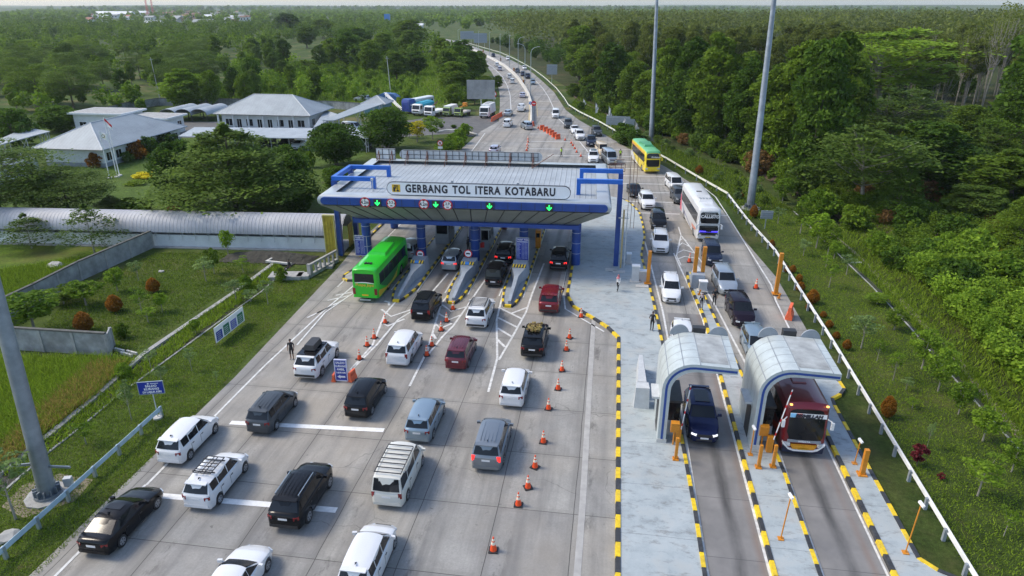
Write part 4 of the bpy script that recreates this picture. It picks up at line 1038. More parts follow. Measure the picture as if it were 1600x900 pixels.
 if 'r' in opts:
  mb = MB()
  for sx in (-1, 1): mb.tube([(sx * tw * .84, T['rr'] + .15, zr + .1), (sx * tw * .84, T['wt'] - .2, zr + .12)], .025, 6); [mb.bx(sx * tw * .84 - .02, sx * tw * .84 + .02, y - .04, y + .04, zr, zr + .1) for y in (T['rr'] + .2, T['wt'] - .3)]
  out.append(('roof_rail', mb, 'C', None, 0))
 if 'k' in opts:   # flat basket rack
  mb = MB(); y0, y1 = T['rr'] + .5, T['wt'] - .25; z = zr + .17
  for x in (-.5, .5): mb.bx(x - .02, x + .02, y0, y1, z, z + .05)
  for k in range(6): y = lerp(y0, y1, k / 5); mb.bx(-.5, .5, y - .02, y + .02, z, z + .04)
  mb.bx(-.1, -.06, y0, y1, z, z + .03); mb.bx(.1, .14, y0, y1, z, z + .03)
  for y in (y0 + .2, y1 - .2): mb.bx(-tw * .93, tw * .93, y - .03, y + .03, z - .07, z - .02)
  out.append(('roof_rack', mb, 'D', None, 0))
 if 'm' in opts:   # many cross bars
  mb = MB(); y0, y1 = T['rr'] + .2, T['wt'] - .5; z = zr + .13
  for k in range(7): y = lerp(y0, y1, k / 6); mb.bx(-tw * .93, tw * .93, y - .025, y + .025, z, z + .04)
  for sx in (-1, 1): mb.bx(sx * tw * .93 - .02, sx * tw * .93 + .02, y0, y1, z - .04, z)
  out.append(('roof_rack', mb, 'D', None, 0))
 if 'x' in opts:
  mb = MB(); mb.prism([(-.42, -1.25), (.42, -1.25), (.42, .15), (.3, .35), (-.3, .35), (-.42, .15)], zr + .14, zr + .5, top=[(-.34, -1.15), (.34, -1.15), (.34, .1), (.2, .2), (-.2, .2), (-.34, .1)])
  mb.bx(-tw * .9, tw * .9, -.9, -.84, zr + .06, zr + .12); mb.bx(-tw * .9, tw * .9, -.1, -.04, zr + .06, zr + .12); out.append(('roof_box', mb, 'D', None, 0))
 if 'y' in opts:  # two-tone: black roof sheet
  mb = MB(); mb.bx(-tw * .93, tw * .93, T['rr'] + .02, T['wt'] - .02, zr + .02, zr + .066); out.append(('black_roof', mb, 'K', None, 0))
 if 'w' in opts:
  mb = MB(); mb.bx(-tw * .6, tw * .6, T['rr'] + .5, T['wt'] - .25, zr + .03, zr + .078); out.append(('sunroof', mb, 'G', None, 0))
 tread = MB(); tread.tube([(-.11, 0, 0), (-.1, 0, 0), (.1, 0, 0), (.11, 0, 0)], [r * .93, r, r, r * .93], 22)
 tread = ('wheel', tread, 'R', None, 40)
 rim = MB(); rim.tube([(-.118, 0, 0), (.118, 0, 0)], r * .64, 18)
 for k in range(5):
  a = 2 * PI * k / 5 + .3
  for sx in (-1, 1): rim.box((sx * .12, math.cos(a) * r * .42, math.sin(a) * r * .42), (.012, r * .13, r * .28), rx=a - PI / 2, m=1)
 mesh = []
 sl = {'P': PC['white'], 'G': M_GLASS, 'T': M_TAILON if lit else M_TAIL, 'H': M_HEAD, 'N': M_PLATEW, 'D': M_DARK, 'C': M_CHROME, 'K': PC['black'], 'R': M_BLACK}
 for nm, mb, s, par, sm in out: mesh.append((nm, mb.mesh(kind + '_' + nm, sl[s], sm), s == 'P', (0, 0, 0)))
 wm = tread[1].mesh(kind + '_wheel', M_BLACK, 40); rm = rim.mesh(kind + '_rim', [M_RIM, M_DARK], 40)
 PROTO[key] = (mesh, wm, rm, [(sx * (Wd - .115), a, r) for sx in (-1, 1) for a in T['ax']])
 return PROTO[key]
CHECK = []
def car(kind, box, color, label, head='A', turn=0, opts='', cat='car', group=None, name=None, pos=None):
 T = TYPES[kind]; yaw = (0 if head == 'A' else PI) + R(turn)
 if pos: X, Y = pos
 else:
  X, Y, kx, ky = fit(box, T['L'], T['W'], T['H'], yaw); CHECK.append((label[:40], round(X, 1), round(Y, 1), round(kx, 2), round(ky, 2)))
 names = {'sedan': 'sedan_car', 'hatch': 'hatchback_car', 'mpv': 'family_van', 'bigmpv': 'family_van', 'suv': 'off_road_car', 'van': 'minivan', 'hiace': 'passenger_van', 'kijang': 'boxy_car', 'pickup': 'pickup_truck'}
 t = thing(name or names[kind], label, cat, (X, Y, .045), yaw, group)
 parts, wm, rm, wh = car_parts(kind, opts)
 far = Y > 150
 for nm, me, pt, _ in parts:
  if far and nm in ('door_trim', 'roof_antenna', 'roof_ribs', 'number_plate', 'rear_bumper'): continue
  o = bpy.data.objects.new(nm, me); COL.objects.link(o); o.parent = t
  if pt:
   o.material_slots[0].link = 'OBJECT'; o.material_slots[0].material = PC[color]
 for p in wh:
  o = bpy.data.objects.new('wheel', wm); COL.objects.link(o); o.parent = t; o.location = p
  if not far: q = bpy.data.objects.new('rim', rm); COL.objects.link(q); q.parent = o
 return t
G_IN = 'cars queueing towards the toll gate'; G_OUT = 'cars heading for the exit booths'; G_FARIN = 'cars driving away beyond the gate'; G_FAROUT = 'cars coming down the far carriageway'; G_PARK = 'cars parked by the office'
C = car
C('sedan', (129, 762, 250, 860), 'black', 'black sedan lowest on the left beside the guardrail', group=G_IN, opts='w')
C('mpv', (284, 702, 392, 790), 'white', 'white family car with flat black basket rack on its roof', group=G_IN, opts='k')
C('mpv', (243, 642, 345, 721), 'white', 'white family car with plain roof beside the end of the guardrail', group=G_IN)
C('mpv', (385, 605, 466, 671), 'grey', 'dark grey family car straddling the upper broad white line', group=G_IN, opts='b')
C('suv', (417, 719, 524, 825), 'black', 'large black off road car with silver roof rails straddling the lower broad white line', group=G_IN, opts='rb')
C('mpv', (526, 811, 621, 936), 'white', 'white family car at the bottom of the photo with its tail cut off', group=G_IN)
C('sedan', (308, 868, 416, 966), 'white', 'white car at the bottom edge showing only bonnet and windscreen', group=G_IN)
C('suv', (458, 528, 532, 588), 'white', 'white off road car with black roof and black roof box', group=G_IN, opts='xy')
C('mpv', (532, 586, 611, 646), 'black', 'black family car just right of the mobile blue arrow sign', group=G_IN, opts='b')
C('mpv', (628, 614, 700, 687), 'bluesilver', 'blue silver family car directly above the white van with roof bars', group=G_IN)
C('bigmpv', (732, 646, 804, 730), 'midgrey', 'grey family car with lit red tail lamps nearest to the row of cones', group=G_IN, opts='Lb')
C('van', (583, 690, 661, 783), 'offwhite', 'off white minivan with a row of dark roof bars', group=G_IN, opts='m')
C('bigmpv', (602, 512, 662, 565), 'white', 'white family car left of the dark red one', group=G_IN)
C('mpv', (694, 521, 746, 572), 'wine', 'dark red family car in the middle of the queue', group=G_IN, opts='b')
C('mpv', (777, 569, 831, 631), 'white', 'white family car between the hatched gore and the row of cones', group=G_IN)
lc = C('suv', (812, 506, 859, 550), 'black', 'black off road car with a pile of fruit bunches on its roof', group=G_IN)
C('suv', (727, 462, 773, 508), 'white', 'white off road car with roof rack right behind the middle crash cushion', group=G_IN, opts='rm')
C('bigmpv', (645, 454, 688, 494), 'black', 'black van between the first two crash cushions', group=G_IN, opts='w')
C('suv', (840, 444, 880, 483), 'red', 'bright dark red off road car in the rightmost gate lane', group=G_IN)
C('suv', (859, 385, 890, 417), 'black', 'black car with pale roof panel under the right end of the canopy', group=G_IN, opts='Lw')
C('kijang', (757, 406, 794, 442), 'black', 'old boxy black car between the middle and right islands', group=G_IN, opts='b')
C('suv', (775, 376, 806, 409), 'black', 'black off road car with three lit brake lamps in front of the boxy car', group=G_IN, opts='Lr')
C('mpv', (690, 387, 726, 418), 'silver', 'silver family car with lit tail lamps beside the middle island', group=G_IN, opts='Lb')
C('suv', (628, 372, 658, 402), 'silver', 'white off road car half hidden by the green bus', group=G_IN)
C('sedan', (724, 346, 745, 366), 'grey', 'dark car glimpsed under the canopy behind the tariff board', group=G_IN, pos=(-16.0, 84))
C('mpv', (760, 340, 782, 362), 'black', 'dark car glimpsed under the canopy right of the booth', group=G_IN, pos=(-11.2, 86))
# driving away beyond the gate
C('hatch', (762.5, 222, 784, 243), 'lav', 'pale silver hatchback just behind the rear sign of the gate', group=G_FARIN)
C('mpv', (786.5, 183.5, 800.5, 198.5), 'white', 'white car beside the service yard entrance', group=G_FARIN)
C('sedan', (788, 169.5, 800.5, 181), 'silver', 'silver sedan beside the white tanker truck', group=G_FARIN)
C('pickup', (808.5, 160.5, 821, 174), 'white', 'white pickup left of the concrete median end', group=G_FARIN, cat='pickup')
C('mpv', (814, 187.5, 831.5, 202), 'silver', 'silver car turned slightly at the end of the median', group=G_FARIN, turn=25)
C('sedan', (812, 142.5, 821.5, 152.5), 'lav', 'pale car passing left of the round sign on the median', group=G_FARIN, turn=5)
C('mpv', (795.5, 121, 805, 131), 'white', 'white car beyond the billboard, nearer of a pair', group=G_FARIN, turn=10)
C('mpv', (792, 114, 799.5, 123), 'white', 'white car beyond the billboard, farther of a pair', group=G_FARIN, turn=12)
C('mpv', (776.5, 102.5, 784.5, 110.5), 'lav', 'pale car on the far bend with dark rear', group=G_FARIN, turn=14)
C('mpv', (772.5, 96.5, 780, 103.5), 'white', 'white car on the far bend in front of the dark tailed one', group=G_FARIN, turn=14)
C('sedan', (729, 73, 737, 79), 'white', 'white car farthest off, almost behind the roadside trees', group=G_FARIN, turn=20)
# coming towards the camera
C('suv', (767, 82.5, 774.5, 89), 'dkblue', 'dark blue car alone in the inner lane of the far bend', 'T', 14, group=G_FAROUT)
C('mpv', (789.5, 87, 797, 95), 'white', 'white car close to the guardrail on the far bend', 'T', 14, group=G_FAROUT)
C('mpv', (815, 101, 823.5, 109.5), 'white', 'white car with dark window in the bunch near the street lamps', 'T', 12, group=G_FAROUT)
C('mpv', (804.5, 106, 813, 113.3), 'dkblue', 'dark blue car leftmost in the bunch near the street lamps', 'T', 12, group=G_FAROUT)
C('mpv', (813.5, 110.5, 821, 119.3), 'dkblue', 'dark car in the middle of the bunch near the street lamps', 'T', 12, group=G_FAROUT)
C('suv', (820.5, 113.5, 829.5, 123), 'dkblue', 'dark blue off road car right in the bunch near the street lamps', 'T', 10, group=G_FAROUT)
C('mpv', (827.5, 122.5, 837.5, 132.5), 'bluesilver', 'blue grey car in front of the bunch, above the no entry sign', 'T', 8, group=G_FAROUT)
C('mpv', (709.5, 61.8, 717, 67.5), 'grey', 'dark car at the vanishing end of the road', 'T', 20, group=G_FAROUT)
C('van', (716, 62.2, 723.5, 68.5), 'white', 'white van at the vanishing end of the road', 'T', 20, group=G_FAROUT)
C('van', (861.5, 168.5, 875, 184.5), 'white', 'white minivan alone on the solid line past the no entry sign', 'T', 4, group=G_OUT)
C('suv', (879, 183.5, 896.5, 200.5), 'grey', 'dark grey off road car at the head of the column by the cones', 'T', 4, group=G_OUT)
C('sedan', (889.5, 194, 907, 208.5), 'white', 'white sedan behind the white off road car near the cones', 'T', 8, group=G_OUT)
C('suv', (896, 201.5, 915.5, 218), 'white', 'white off road car with black grille near the cones', 'T', 8, group=G_OUT)
C('suv', (921, 194.5, 943.5, 213), 'grey', 'black off road car in the outer lane beside the guardrail', 'T', 10, group=G_OUT)
C('suv', (915, 209, 932.5, 229), 'dkblue', 'dark blue off road car in front of the beige van', 'T', 3, group=G_OUT)
C('van', (929, 220, 951.5, 243), 'beige', 'beige minivan tucked behind the silver van', 'T', 12, group=G_OUT)
C('hiace', (936.5, 231.5, 967.5, 255.5), 'silver', 'silver passenger van with bar on its roof beside the officer', 'T', 14, group=G_OUT, opts='')
C('suv', (916.5, 232.5, 937.5, 255), 'white', 'white off road car half hidden behind the canopy edge', 'T', 2, group=G_OUT, opts='w')
C('van', (1039.5, 271, 1066.5, 297), 'white', 'small white minivan behind the grey car by the guardrail', 'T', 10, group=G_OUT)
C('suv', (1050, 288, 1072, 319.5), 'grey', 'dark grey car hidden behind the white coach', 'T', 6, group=G_OUT)
C('sedan', (979, 284.5, 1004.5, 308), 'black', 'dark grey sedan at the head of the plaza kerb', 'T', 8, group=G_OUT)
C('suv', (994.5, 296, 1027, 328.5), 'white', 'white off road car between the dark sedan and the black van', 'T', 6, group=G_OUT)
C('bigmpv', (1013.5, 323.5, 1044, 360.5), 'black', 'black family van behind the white off road car with front lamps', 'T', 1, group=G_OUT)
C('suv', (1015, 356, 1048, 398), 'white', 'white off road car beside the first yellow post', 'T', -1, group=G_OUT, opts='r')
C('kijang', (1094, 373, 1131, 416.5), 'dkblue', 'old boxy dark car in front of the white coach', 'T', 2, group=G_OUT, opts='b')
C('bigmpv', (1112, 412.5, 1152.5, 460.5), 'silver', 'silver family car beside the yellow posts on the exit island', 'T', 3, group=G_OUT, opts='b')
C('bigmpv', (1134.5, 456, 1179, 511), 'plum', 'black purple family car with pale windscreen', 'T', 3, group=G_OUT, opts='')
C('mpv', (1030, 425, 1066.5, 475), 'white', 'white family car with black grille in the left exit lane', 'T', -1, group=G_OUT, opts='b')
C('mpv', (1047, 503, 1086, 557), 'white', 'white car mostly hidden behind the first arched booth', 'T', -1, group=G_OUT)
C('mpv', (1159, 509, 1203, 566), 'bluesilver', 'silver car mostly hidden between the two arched booths', 'T', 1, group=G_OUT, opts='b')
nv = C('suv', (1063.5, 604, 1128, 696), 'navy', 'navy blue car leaving the first booth with lit front lamps', 'T', 0, group=G_OUT, opts='w')
for ch in nv.children:
 if ch.name.startswith('headlight'): ch.material_slots[0].link = 'OBJECT'; ch.material_slots[0].material = M_HEADON
# office car park
C('sedan', (476, 217, 477, 218), 'white', 'silver white car at the right end of the carport row', 'T', 0, group=G_PARK, pos=at(468, 231))
C('suv', (0, 0, 1, 1), 'black', 'black car at the left end of the carport row', 'T', 0, group=G_PARK, pos=at(418, 229))
C('mpv', (0, 0, 1, 1), 'black', 'dark car in the middle of the carport row', 'T', 0, group=G_PARK, pos=at(448, 230))
C('suv', (0, 0, 1, 1), 'grey', 'dark car under the small roof between the two round trees', 'T', 30, group=G_PARK, pos=at(571, 231))
C('van', (0, 0, 1, 1), 'white', 'white van under the big sloping roof', 'T', 70, group=G_PARK, pos=at(551, 205))
C('suv', (0, 0, 1, 1), 'silver', 'silver car in the grass behind the small square roof', 'A', 80, group=G_PARK, pos=at(566, 159))
# load of fruit on the black car
t = thing('fruit_load', 'brown and yellow pile of fruit bunches on the roof of the black car', 'load', (lc.location.x, lc.location.y - .5, lc.location.z + 1.9), 0)
g = MB(); rg = random.Random(5)
for k in range(90):
 x, y = rg.uniform(-.5, .5), rg.uniform(-.75, .75); z = rg.uniform(0, .15)
 g.box((x, y, z), (rg.uniform(.1, .24), rg.uniform(.08, .16), rg.uniform(.06, .12)), rz=rg.uniform(0, 3), rx=rg.uniform(-.5, .5), m=k % 3 == 0)
g.build('bunches', [mat('fruit_yellow', (.24, .18, .05), .7, var=.3), mat('fruit_brown', (.12, .08, .03), .7, var=.3)], t)

# ------------------------------------------------------------------ coaches
def coach(L, Wd, H, X, Y, yaw, label, col, roofcol, double=False, name='coach', roofpod=None, front=None, stripes=(), side_glass=(.47, .80), lights_front=False):
 t = thing(name, label, 'bus', (X, Y, .045), yaw); w_ = Wd / 2
 g = MB(); ys = [-L / 2, -L / 2 + .08, -L / 2 + .3] + list(np.linspace(-L / 2 + .8, L / 2 - .8, 30)) + [L / 2 - .35, L / 2 - .12, L / 2]
 R_ = .5; AX = (L / 2 - 2.6, -L / 2 + 3.2); rings = []
 for y in ys:
  e = min(y + L / 2, L / 2 - y); kx = 1 - .10 * max(0, 1 - e / .35) ** 2;
  fz = max(0, (y - (L / 2 - .5)) / .5); hz = H - .10 * max(0, 1 - e / .3) ** 2 - .22 * fz * fz
  zb = .32 + .15 * max(0, 1 - e / .2); za = zb
  for a in AX:
   d = abs(y - a)
   if d < .62: za = max(za, .5 + math.sqrt(max(0, .62 ** 2 - d * d)) * .95)
  x = w_ * kx
  rings.append([(0, zb), (x * .8, zb), (x * .8, za), (x * .985, max(za, zb + .02)), (x, max(za + .02, zb + .2)), (x, max(1.25, za + .05)), (x * .995, H * .6), (x * .975, hz - .34), (x * .93, hz - .12), (x * .8, hz - .02), (x * .4, hz + .03), (0, hz + .05)])
 n = len(rings[0]); rg_ = 2 * n - 2; vs = []
 def rake(x, z): return .22 * max(0, (z - 1.2) / (H - 1.2)) ** 1.6 + .10 * (x / w_) ** 2
 for y, h in zip(ys, rings):
  k_ = max(0, (y - (L / 2 - 1)) / 1) ** 2
  vs += [(x, y - k_ * rake(x, z), z) for x, z in h] + [(-x, y - k_ * rake(x, z), z) for x, z in h[-2:0:-1]]
 fs = [(i * rg_ + k, i * rg_ + (k + 1) % rg_, (i + 1) * rg_ + (k + 1) % rg_, (i + 1) * rg_ + k) for i in range(len(ys) - 1) for k in range(rg_)]
 roof_idx = []
 for i in range(len(ys) - 1):
  for k in range(rg_): roof_idx.append(1 if 8 <= k <= rg_ - 9 else 0)
 g.add(vs, []); g.f += fs; g.m += roof_idx
 for o_ in (0, (len(ys) - 1) * rg_):
  for k in range(n - 1): g.f.append(tuple(dict.fromkeys((o_ + k, o_ + k + 1, o_ + (rg_ - k - 1) % rg_, o_ + (rg_ - k) % rg_)))); g.m.append(0)
 g.build('body', [col, roofcol], t, smooth=35)
 x = w_ * 1.004; z0, z1 = H * side_glass[0], H * side_glass[1]
 nw = 6
 for sx in (-1, 1):
  for k in range(nw):
   ya, yb = lerp(-L / 2 + .75, L / 2 - 1.1, k / nw), lerp(-L / 2 + .75, L / 2 - 1.1, (k + 1) / nw) - .05
   mb = MB(); mb.add([(sx * (x + .006), ya, z0), (sx * (x + .006), yb, z0), (sx * (x - .02), yb, z1), (sx * (x - .02), ya, z1), (sx * (x - .06), ya, z0), (sx * (x - .06), yb, z0), (sx * (x - .08), yb, z1), (sx * (x - .08), ya, z1)],
        [(0, 1, 2, 3), (7, 6, 5, 4), (0, 4, 5, 1), (1, 5, 6, 2), (2, 6, 7, 3), (3, 7, 4, 0)]); mb.build('side_window', M_GLASS, t)
  mb = MB(); mb.add([(sx * (x + .006), L / 2 - 1.1, 1.3), (sx * (x + .004) * .985, L / 2 - .35, 1.3), (sx * (x) * .965, L / 2 - .35, z1 - .1), (sx * (x - .02), L / 2 - 1.1, z1)], [(0, 1, 2, 3)]); mb.build('side_window', M_GLASS, t)
 def fpanel(nm, z_lo, z_hi, m, yy=L / 2 + .012, hw=w_ * .88, lean=.0):
  mb = MB(); S = 8; q = []
  N_ = 5; m_ = S + 1
  for j in range(N_):
   z = lerp(z_lo, z_hi, j / (N_ - 1))
   for s in range(m_):
    u = s / S * 2 - 1; e_ = .05 if (s in (0, S) or j in (0, N_ - 1)) else 0
    q.append((u * hw, yy + .012 - rake(u * hw, z) - e_, z))
  fs = [(j * m_ + s, j * m_ + s + 1, (j + 1) * m_ + s + 1, (j + 1) * m_ + s) for j in range(N_ - 1) for s in range(S)]
  mb.add(q, fs); return mb.build(nm, m, t, smooth=40)
 if double:
  fpanel('windscreen', 1.05, H * .50, M_GLASS, lean=.05); up = fpanel('upper_windscreen', H * .56, H - .42, M_GLASS, lean=.2)
 else:
  up = fpanel('windscreen', 1.15, H - .35, M_GLASS, lean=.16)
 for sx in (-1, 1):
  mb = MB(); mb.box((sx * w_ * .78, L / 2 - .07, .86), (.42, .2, .2), rz=-sx * R(18)); mb.build('headlight', M_HEAD, t)
  mb = MB(); mb.box((sx * w_ * .84, -L / 2 + .05, 1.05), (.26, .14, .6), rz=sx * R(10)); mb.build('tail_light', M_TAIL, t)
  mb = MB(); mb.tube([(sx * w_ * .92, L / 2 - .2, H * .74 if not double else H * .55), (sx * (w_ + .1), L / 2 + .05, H * .73 if not double else H * .54)], .035, 6); mb.box((sx * (w_ + .13), L / 2 + .06, (H * .74 if not double else H * .55) - .3), (.17, .12, .46)); mb.build('wing_mirror', M_WHT if front != 'yellow' else col, t)
 mb = MB(); mb.add([(-w_ * .78, -L / 2 - .012, H * .60), (w_ * .78, -L / 2 - .012, H * .60), (w_ * .74, -L / 2 - .002, H * .86), (-w_ * .74, -L / 2 - .002, H * .86), (-w_ * .78, -L / 2 + .05, H * .60), (w_ * .78, -L / 2 + .05, H * .60), (w_ * .74, -L / 2 + .05, H * .86), (-w_ * .74, -L / 2 + .05, H * .86)], [(0, 1, 2, 3), (0, 4, 5, 1), (1, 5, 6, 2), (2, 6, 7, 3), (3, 7, 4, 0)]); mb.build('rear_window', M_GLASS, t)
 mb = MB(); mb.bx(-.3, .3, -L / 2 - .02, -L / 2 + .02, .62, .76); mb.build('number_plate', M_YEL, t)
 mb = MB(); mb.bx(-.28, .28, L / 2 - .02, L / 2 + .03, .52, .66); mb.build('number_plate', M_YEL, t)
 wr = MB(); wr.tube([(-.16, 0, 0), (-.14, 0, 0), (.14, 0, 0), (.16, 0, 0)], [.46, .5, .5, .46], 24); wm = wr.mesh('coach_wheel', M_BLACK, 40)
 rr = MB(); rr.tube([(-.17, 0, 0), (.17, 0, 0)], .29, 18); rm = rr.mesh('coach_rim', M_RIM)
 for sx in (-1, 1):
  for a in AX:
   o = bpy.data.objects.new('wheel', wm); COL.objects.link(o); o.parent = t; o.location = (sx * (w_ - .2), a, .5)
   q = bpy.data.objects.new('rim', rm); COL.objects.link(q); q.parent = o
 return t, up
def fitbus(box, L, Wd, H, yaw):
 X, Y, kx, ky = fit(box, L, Wd, H, yaw); CHECK.append(('bus', round(X, 1), round(Y, 1), round(kx, 2), round(ky, 2))); return X, Y
def side_patch(name, pts, w_, m, t, sides=(-1, 1), e=.008):
 for sx in sides:
  mb = MB(); tri = tessellate_polygon([[Vector((y, z, 0)) for y, z in pts]])
  mb.add([(sx * (w_ + e), y, z) for y, z in pts], [tuple(f) for f in tri]); mb.build(name, m, t)
# green coach
X, Y = fitbus((553, 376, 636, 468), 9.9, 2.4, 3.2, 0)
gb, _ = coach(9.9, 2.4, 3.2, X, Y, 0, 'bright green coach entering the leftmost lane of the gate', PC['green'], PC['green'])
YL = mat('livery_gold', (.62, .42, .03), .4, var=.05); DG = mat('livery_dark_green', (.015, .14, .03), .35, var=.1)
side_patch('livery_green', [(-4.1, 1.5)] + [(-4.1 + 5.6 * k / 10, 1.47 - .85 * math.sin(PI * k / 10) ** .8) for k in range(11)] + [(1.5, 1.5)], 1.2, DG, gb)
side_patch('livery_gold', [(-4.7, .95)] + [(-4.5 + 5.6 * k / 8, 1.1 - .5 * math.sin(PI * k / 8) - .0) for k in range(9)] + [(1.2, 1.5), (.6, .45), (-.9, .45), (-1.1, .42), (-4.6, .45)], 1.2, YL, gb, e=.005)
mb = MB(); mb.prism([(-.85, -1.2), (.85, -1.2), (.7, 2.4), (-.7, 2.4)], 3.2, 3.42, top=[(-.78, -1.1), (.78, -1.1), (.62, 2.2), (-.62, 2.2)]); o = mb.build('air_conditioner', PC['green'], gb)
mb = MB(); [mb.bx(-.45 + k * .2, -.33 + k * .2, 2.6, 2.72, 3.2, 3.3) for k in range(5)]; [mb.bx(-.3 + k * .25, -.12 + k * .25, -3.8, -3.5, 3.2, 3.36) for k in range(3)]; mb.build('roof_vent', M_DARK, gb)
text_mesh('operator_name', 'Puspa Jaya', .36, YL, gb, (0, -4.975, 1.68), (PI / 2, 0, 0), .006, 1.15, .008, shear=.2)
mb = MB(); P_ = [(-.9 + 1.8 * k / 8, 1.86 + .11 * math.sin(PI * k / 8)) for k in range(9)] + [(.9 - 1.8 * k / 8, 1.83 + .05 * math.sin(PI * k / 8)) for k in range(9)]
mb.yprism(P_, -4.97, -4.93); mb.build('rear_trim', M_LETTER, gb)
mb = MB(); mb.bx(-1.1, 1.1, -4.99, -4.85, .46, .54); mb.build('rear_bumper', PC['green'], gb)
mb = MB(); mb.bx(-.5, .5, -5.1, -4.9, .22, .3); mb.build('rear_step', M_GALV, gb)
# yellow coach
X, Y = fitbus((981, 217, 1037, 272), 11.8, 2.5, 3.6, PI + R(10))
yb, ws = coach(11.8, 2.5, 3.6, X, Y, PI + R(10), 'yellow coach with pale green roof by the right guardrail', PC['yellow'], mat('livery_mint_roof', (.13, .42, .19), .4, var=.08, scale=1), front='yellow')
mb = MB(); mb.prism([(-.95, -1.5), (.95, -1.5), (.75, 2.2), (-.75, 2.2)], 3.6, 3.95, top=[(-.85, -1.1), (.85, -1.1), (.6, 1.9), (-.6, 1.9)]); mb.build('air_conditioner', mat('livery_green_pod', (.06, .28, .12), .4, var=.1), yb)
mb = MB(); mb.add([(-1.1, 5.9 + .05 - .0, 2.28), (1.1, 5.95, 2.28), (1.1, 5.95, 2.46), (-1.1, 5.95, 2.46), (-1.1, 5.7, 2.28), (1.1, 5.7, 2.28), (1.1, 5.7, 2.46), (-1.1, 5.7, 2.46)], [(0, 1, 2, 3), (3, 2, 6, 7), (0, 4, 5, 1)]); mb.build('front_band', PC['yellow'], yb)
text_mesh('windscreen_lettering', 'Sholatun', .34, M_LETTER, yb, (-.35, 5.86, 2.68), (PI / 2 - R(8), 0, PI), .01, 1.2, .006, shear=.25)
side_patch('livery_white', [(-5.7, .5), (-5.7, 1.4), (-4.6, 1.9), (-3.2, 1.2), (-1.2, .7), (2.6, .42), (-1.7, .42)], 1.25, PC['white'], yb)
side_patch('livery_red', [(-5.6, 2.95), (4.6, 2.95), (4.6, 3.05), (-5.6, 3.12)], 1.225, mat('livery_pink_red', (.6, .14, .1), .4), yb, e=.012)
# white coach
X, Y = fitbus((1060, 290, 1128, 377), 12.6, 2.5, 3.9, PI + R(4))
wb_, uw = coach(12.6, 2.5, 3.9, X, Y, PI + R(4), 'tall white coach with dark upper windscreen in the exit queue', PC['white'], PC['white'], double=True, side_glass=(.48, .80))
text_mesh('windscreen_lettering', 'CALLISTO', .46, M_LETTER, wb_, (0, 6.27 - .03, 3.0), (PI / 2 - R(8), 0, PI), .01, 1.0, .016, shear=.15)
text_mesh('windscreen_lettering', 'SUBHANALLAH', .17, M_LIGHTG, wb_, (0, 6.19, 3.3), (PI / 2 - R(9), 0, PI), .01, 1.0, .003)
mb = MB(); mb.bx(-1.0, 1.0, 6.16, 6.315, 1.22, 1.36); mb.build('blue_light_bar', mat('blue_glow', (.08, .06, .9), .4, var=0, emit=.9), wb_)
mb = MB(); mb.bx(-1.12, 1.12, 6.1, 6.31, .82, 1.03); mb.build('front_grille', M_DARK, wb_)
mb = MB(); P_ = [(-1.15 + 2.3 * k / 10) for k in range(11)]
mb.add([(x, 6.34 - .14 * (x / 1.1) ** 2, 2.0 + .06 * math.cos(x)) for x in P_] + [(x, 6.34 - .14 * (x / 1.1) ** 2, 2.16 + .06 * math.cos(x)) for x in P_] + [(x, 6.1, 2.2) for x in P_], [(i, i + 1, 12 + i, 11 + i) for i in range(10)] + [(11 + i, 12 + i, 23 + i, 22 + i) for i in range(10)]); mb.build('front_band', M_LIGHTG, wb_)
side_patch('livery_pink', [(-6.2, .5), (-6.2, 2.6), (-5.6, 2.2), (-4.9, .42)], 1.25, mat('livery_pink', (.6, .1, .16), .4), wb_)
side_patch('livery_blue', [(-4.6, 1.7), (-3.2, 1.0), (-1, .9), (2, .55), (2, .48), (-1, .78), (-3.4, .88), (-4.7, 1.5)], 1.25, mat('livery_navy', (.03, .04, .2), .4), wb_)
side_patch('livery_peach', [(2.4, 1.2), (5.2, 1.3), (5.0, 1.0), (2.8, .85)], 1.25, mat('livery_peach', (.62, .25, .18), .4), wb_)
mb = MB(); mb.bx(-.3, .3, -1.6, -1.3, 3.9, 4.0); mb.build('roof_hatch', M_DARK, wb_)
mb = MB(); mb.prism([(-.85, .6), (.85, .6), (.8, 3.4), (-.8, 3.4)], 3.9, 4.12, top=[(-.78, .8), (.78, .8), (.7, 3.2), (-.7, 3.2)]); o = mb.build('air_conditioner', PC['white'], wb_)
mb = MB(); [mb.bx(-.7 + k * .36, -.45 + k * .36, 2.2, 2.7, 4.12, 4.15) for k in range(4)]; mb.build('fan_grille', M_GREY, o)
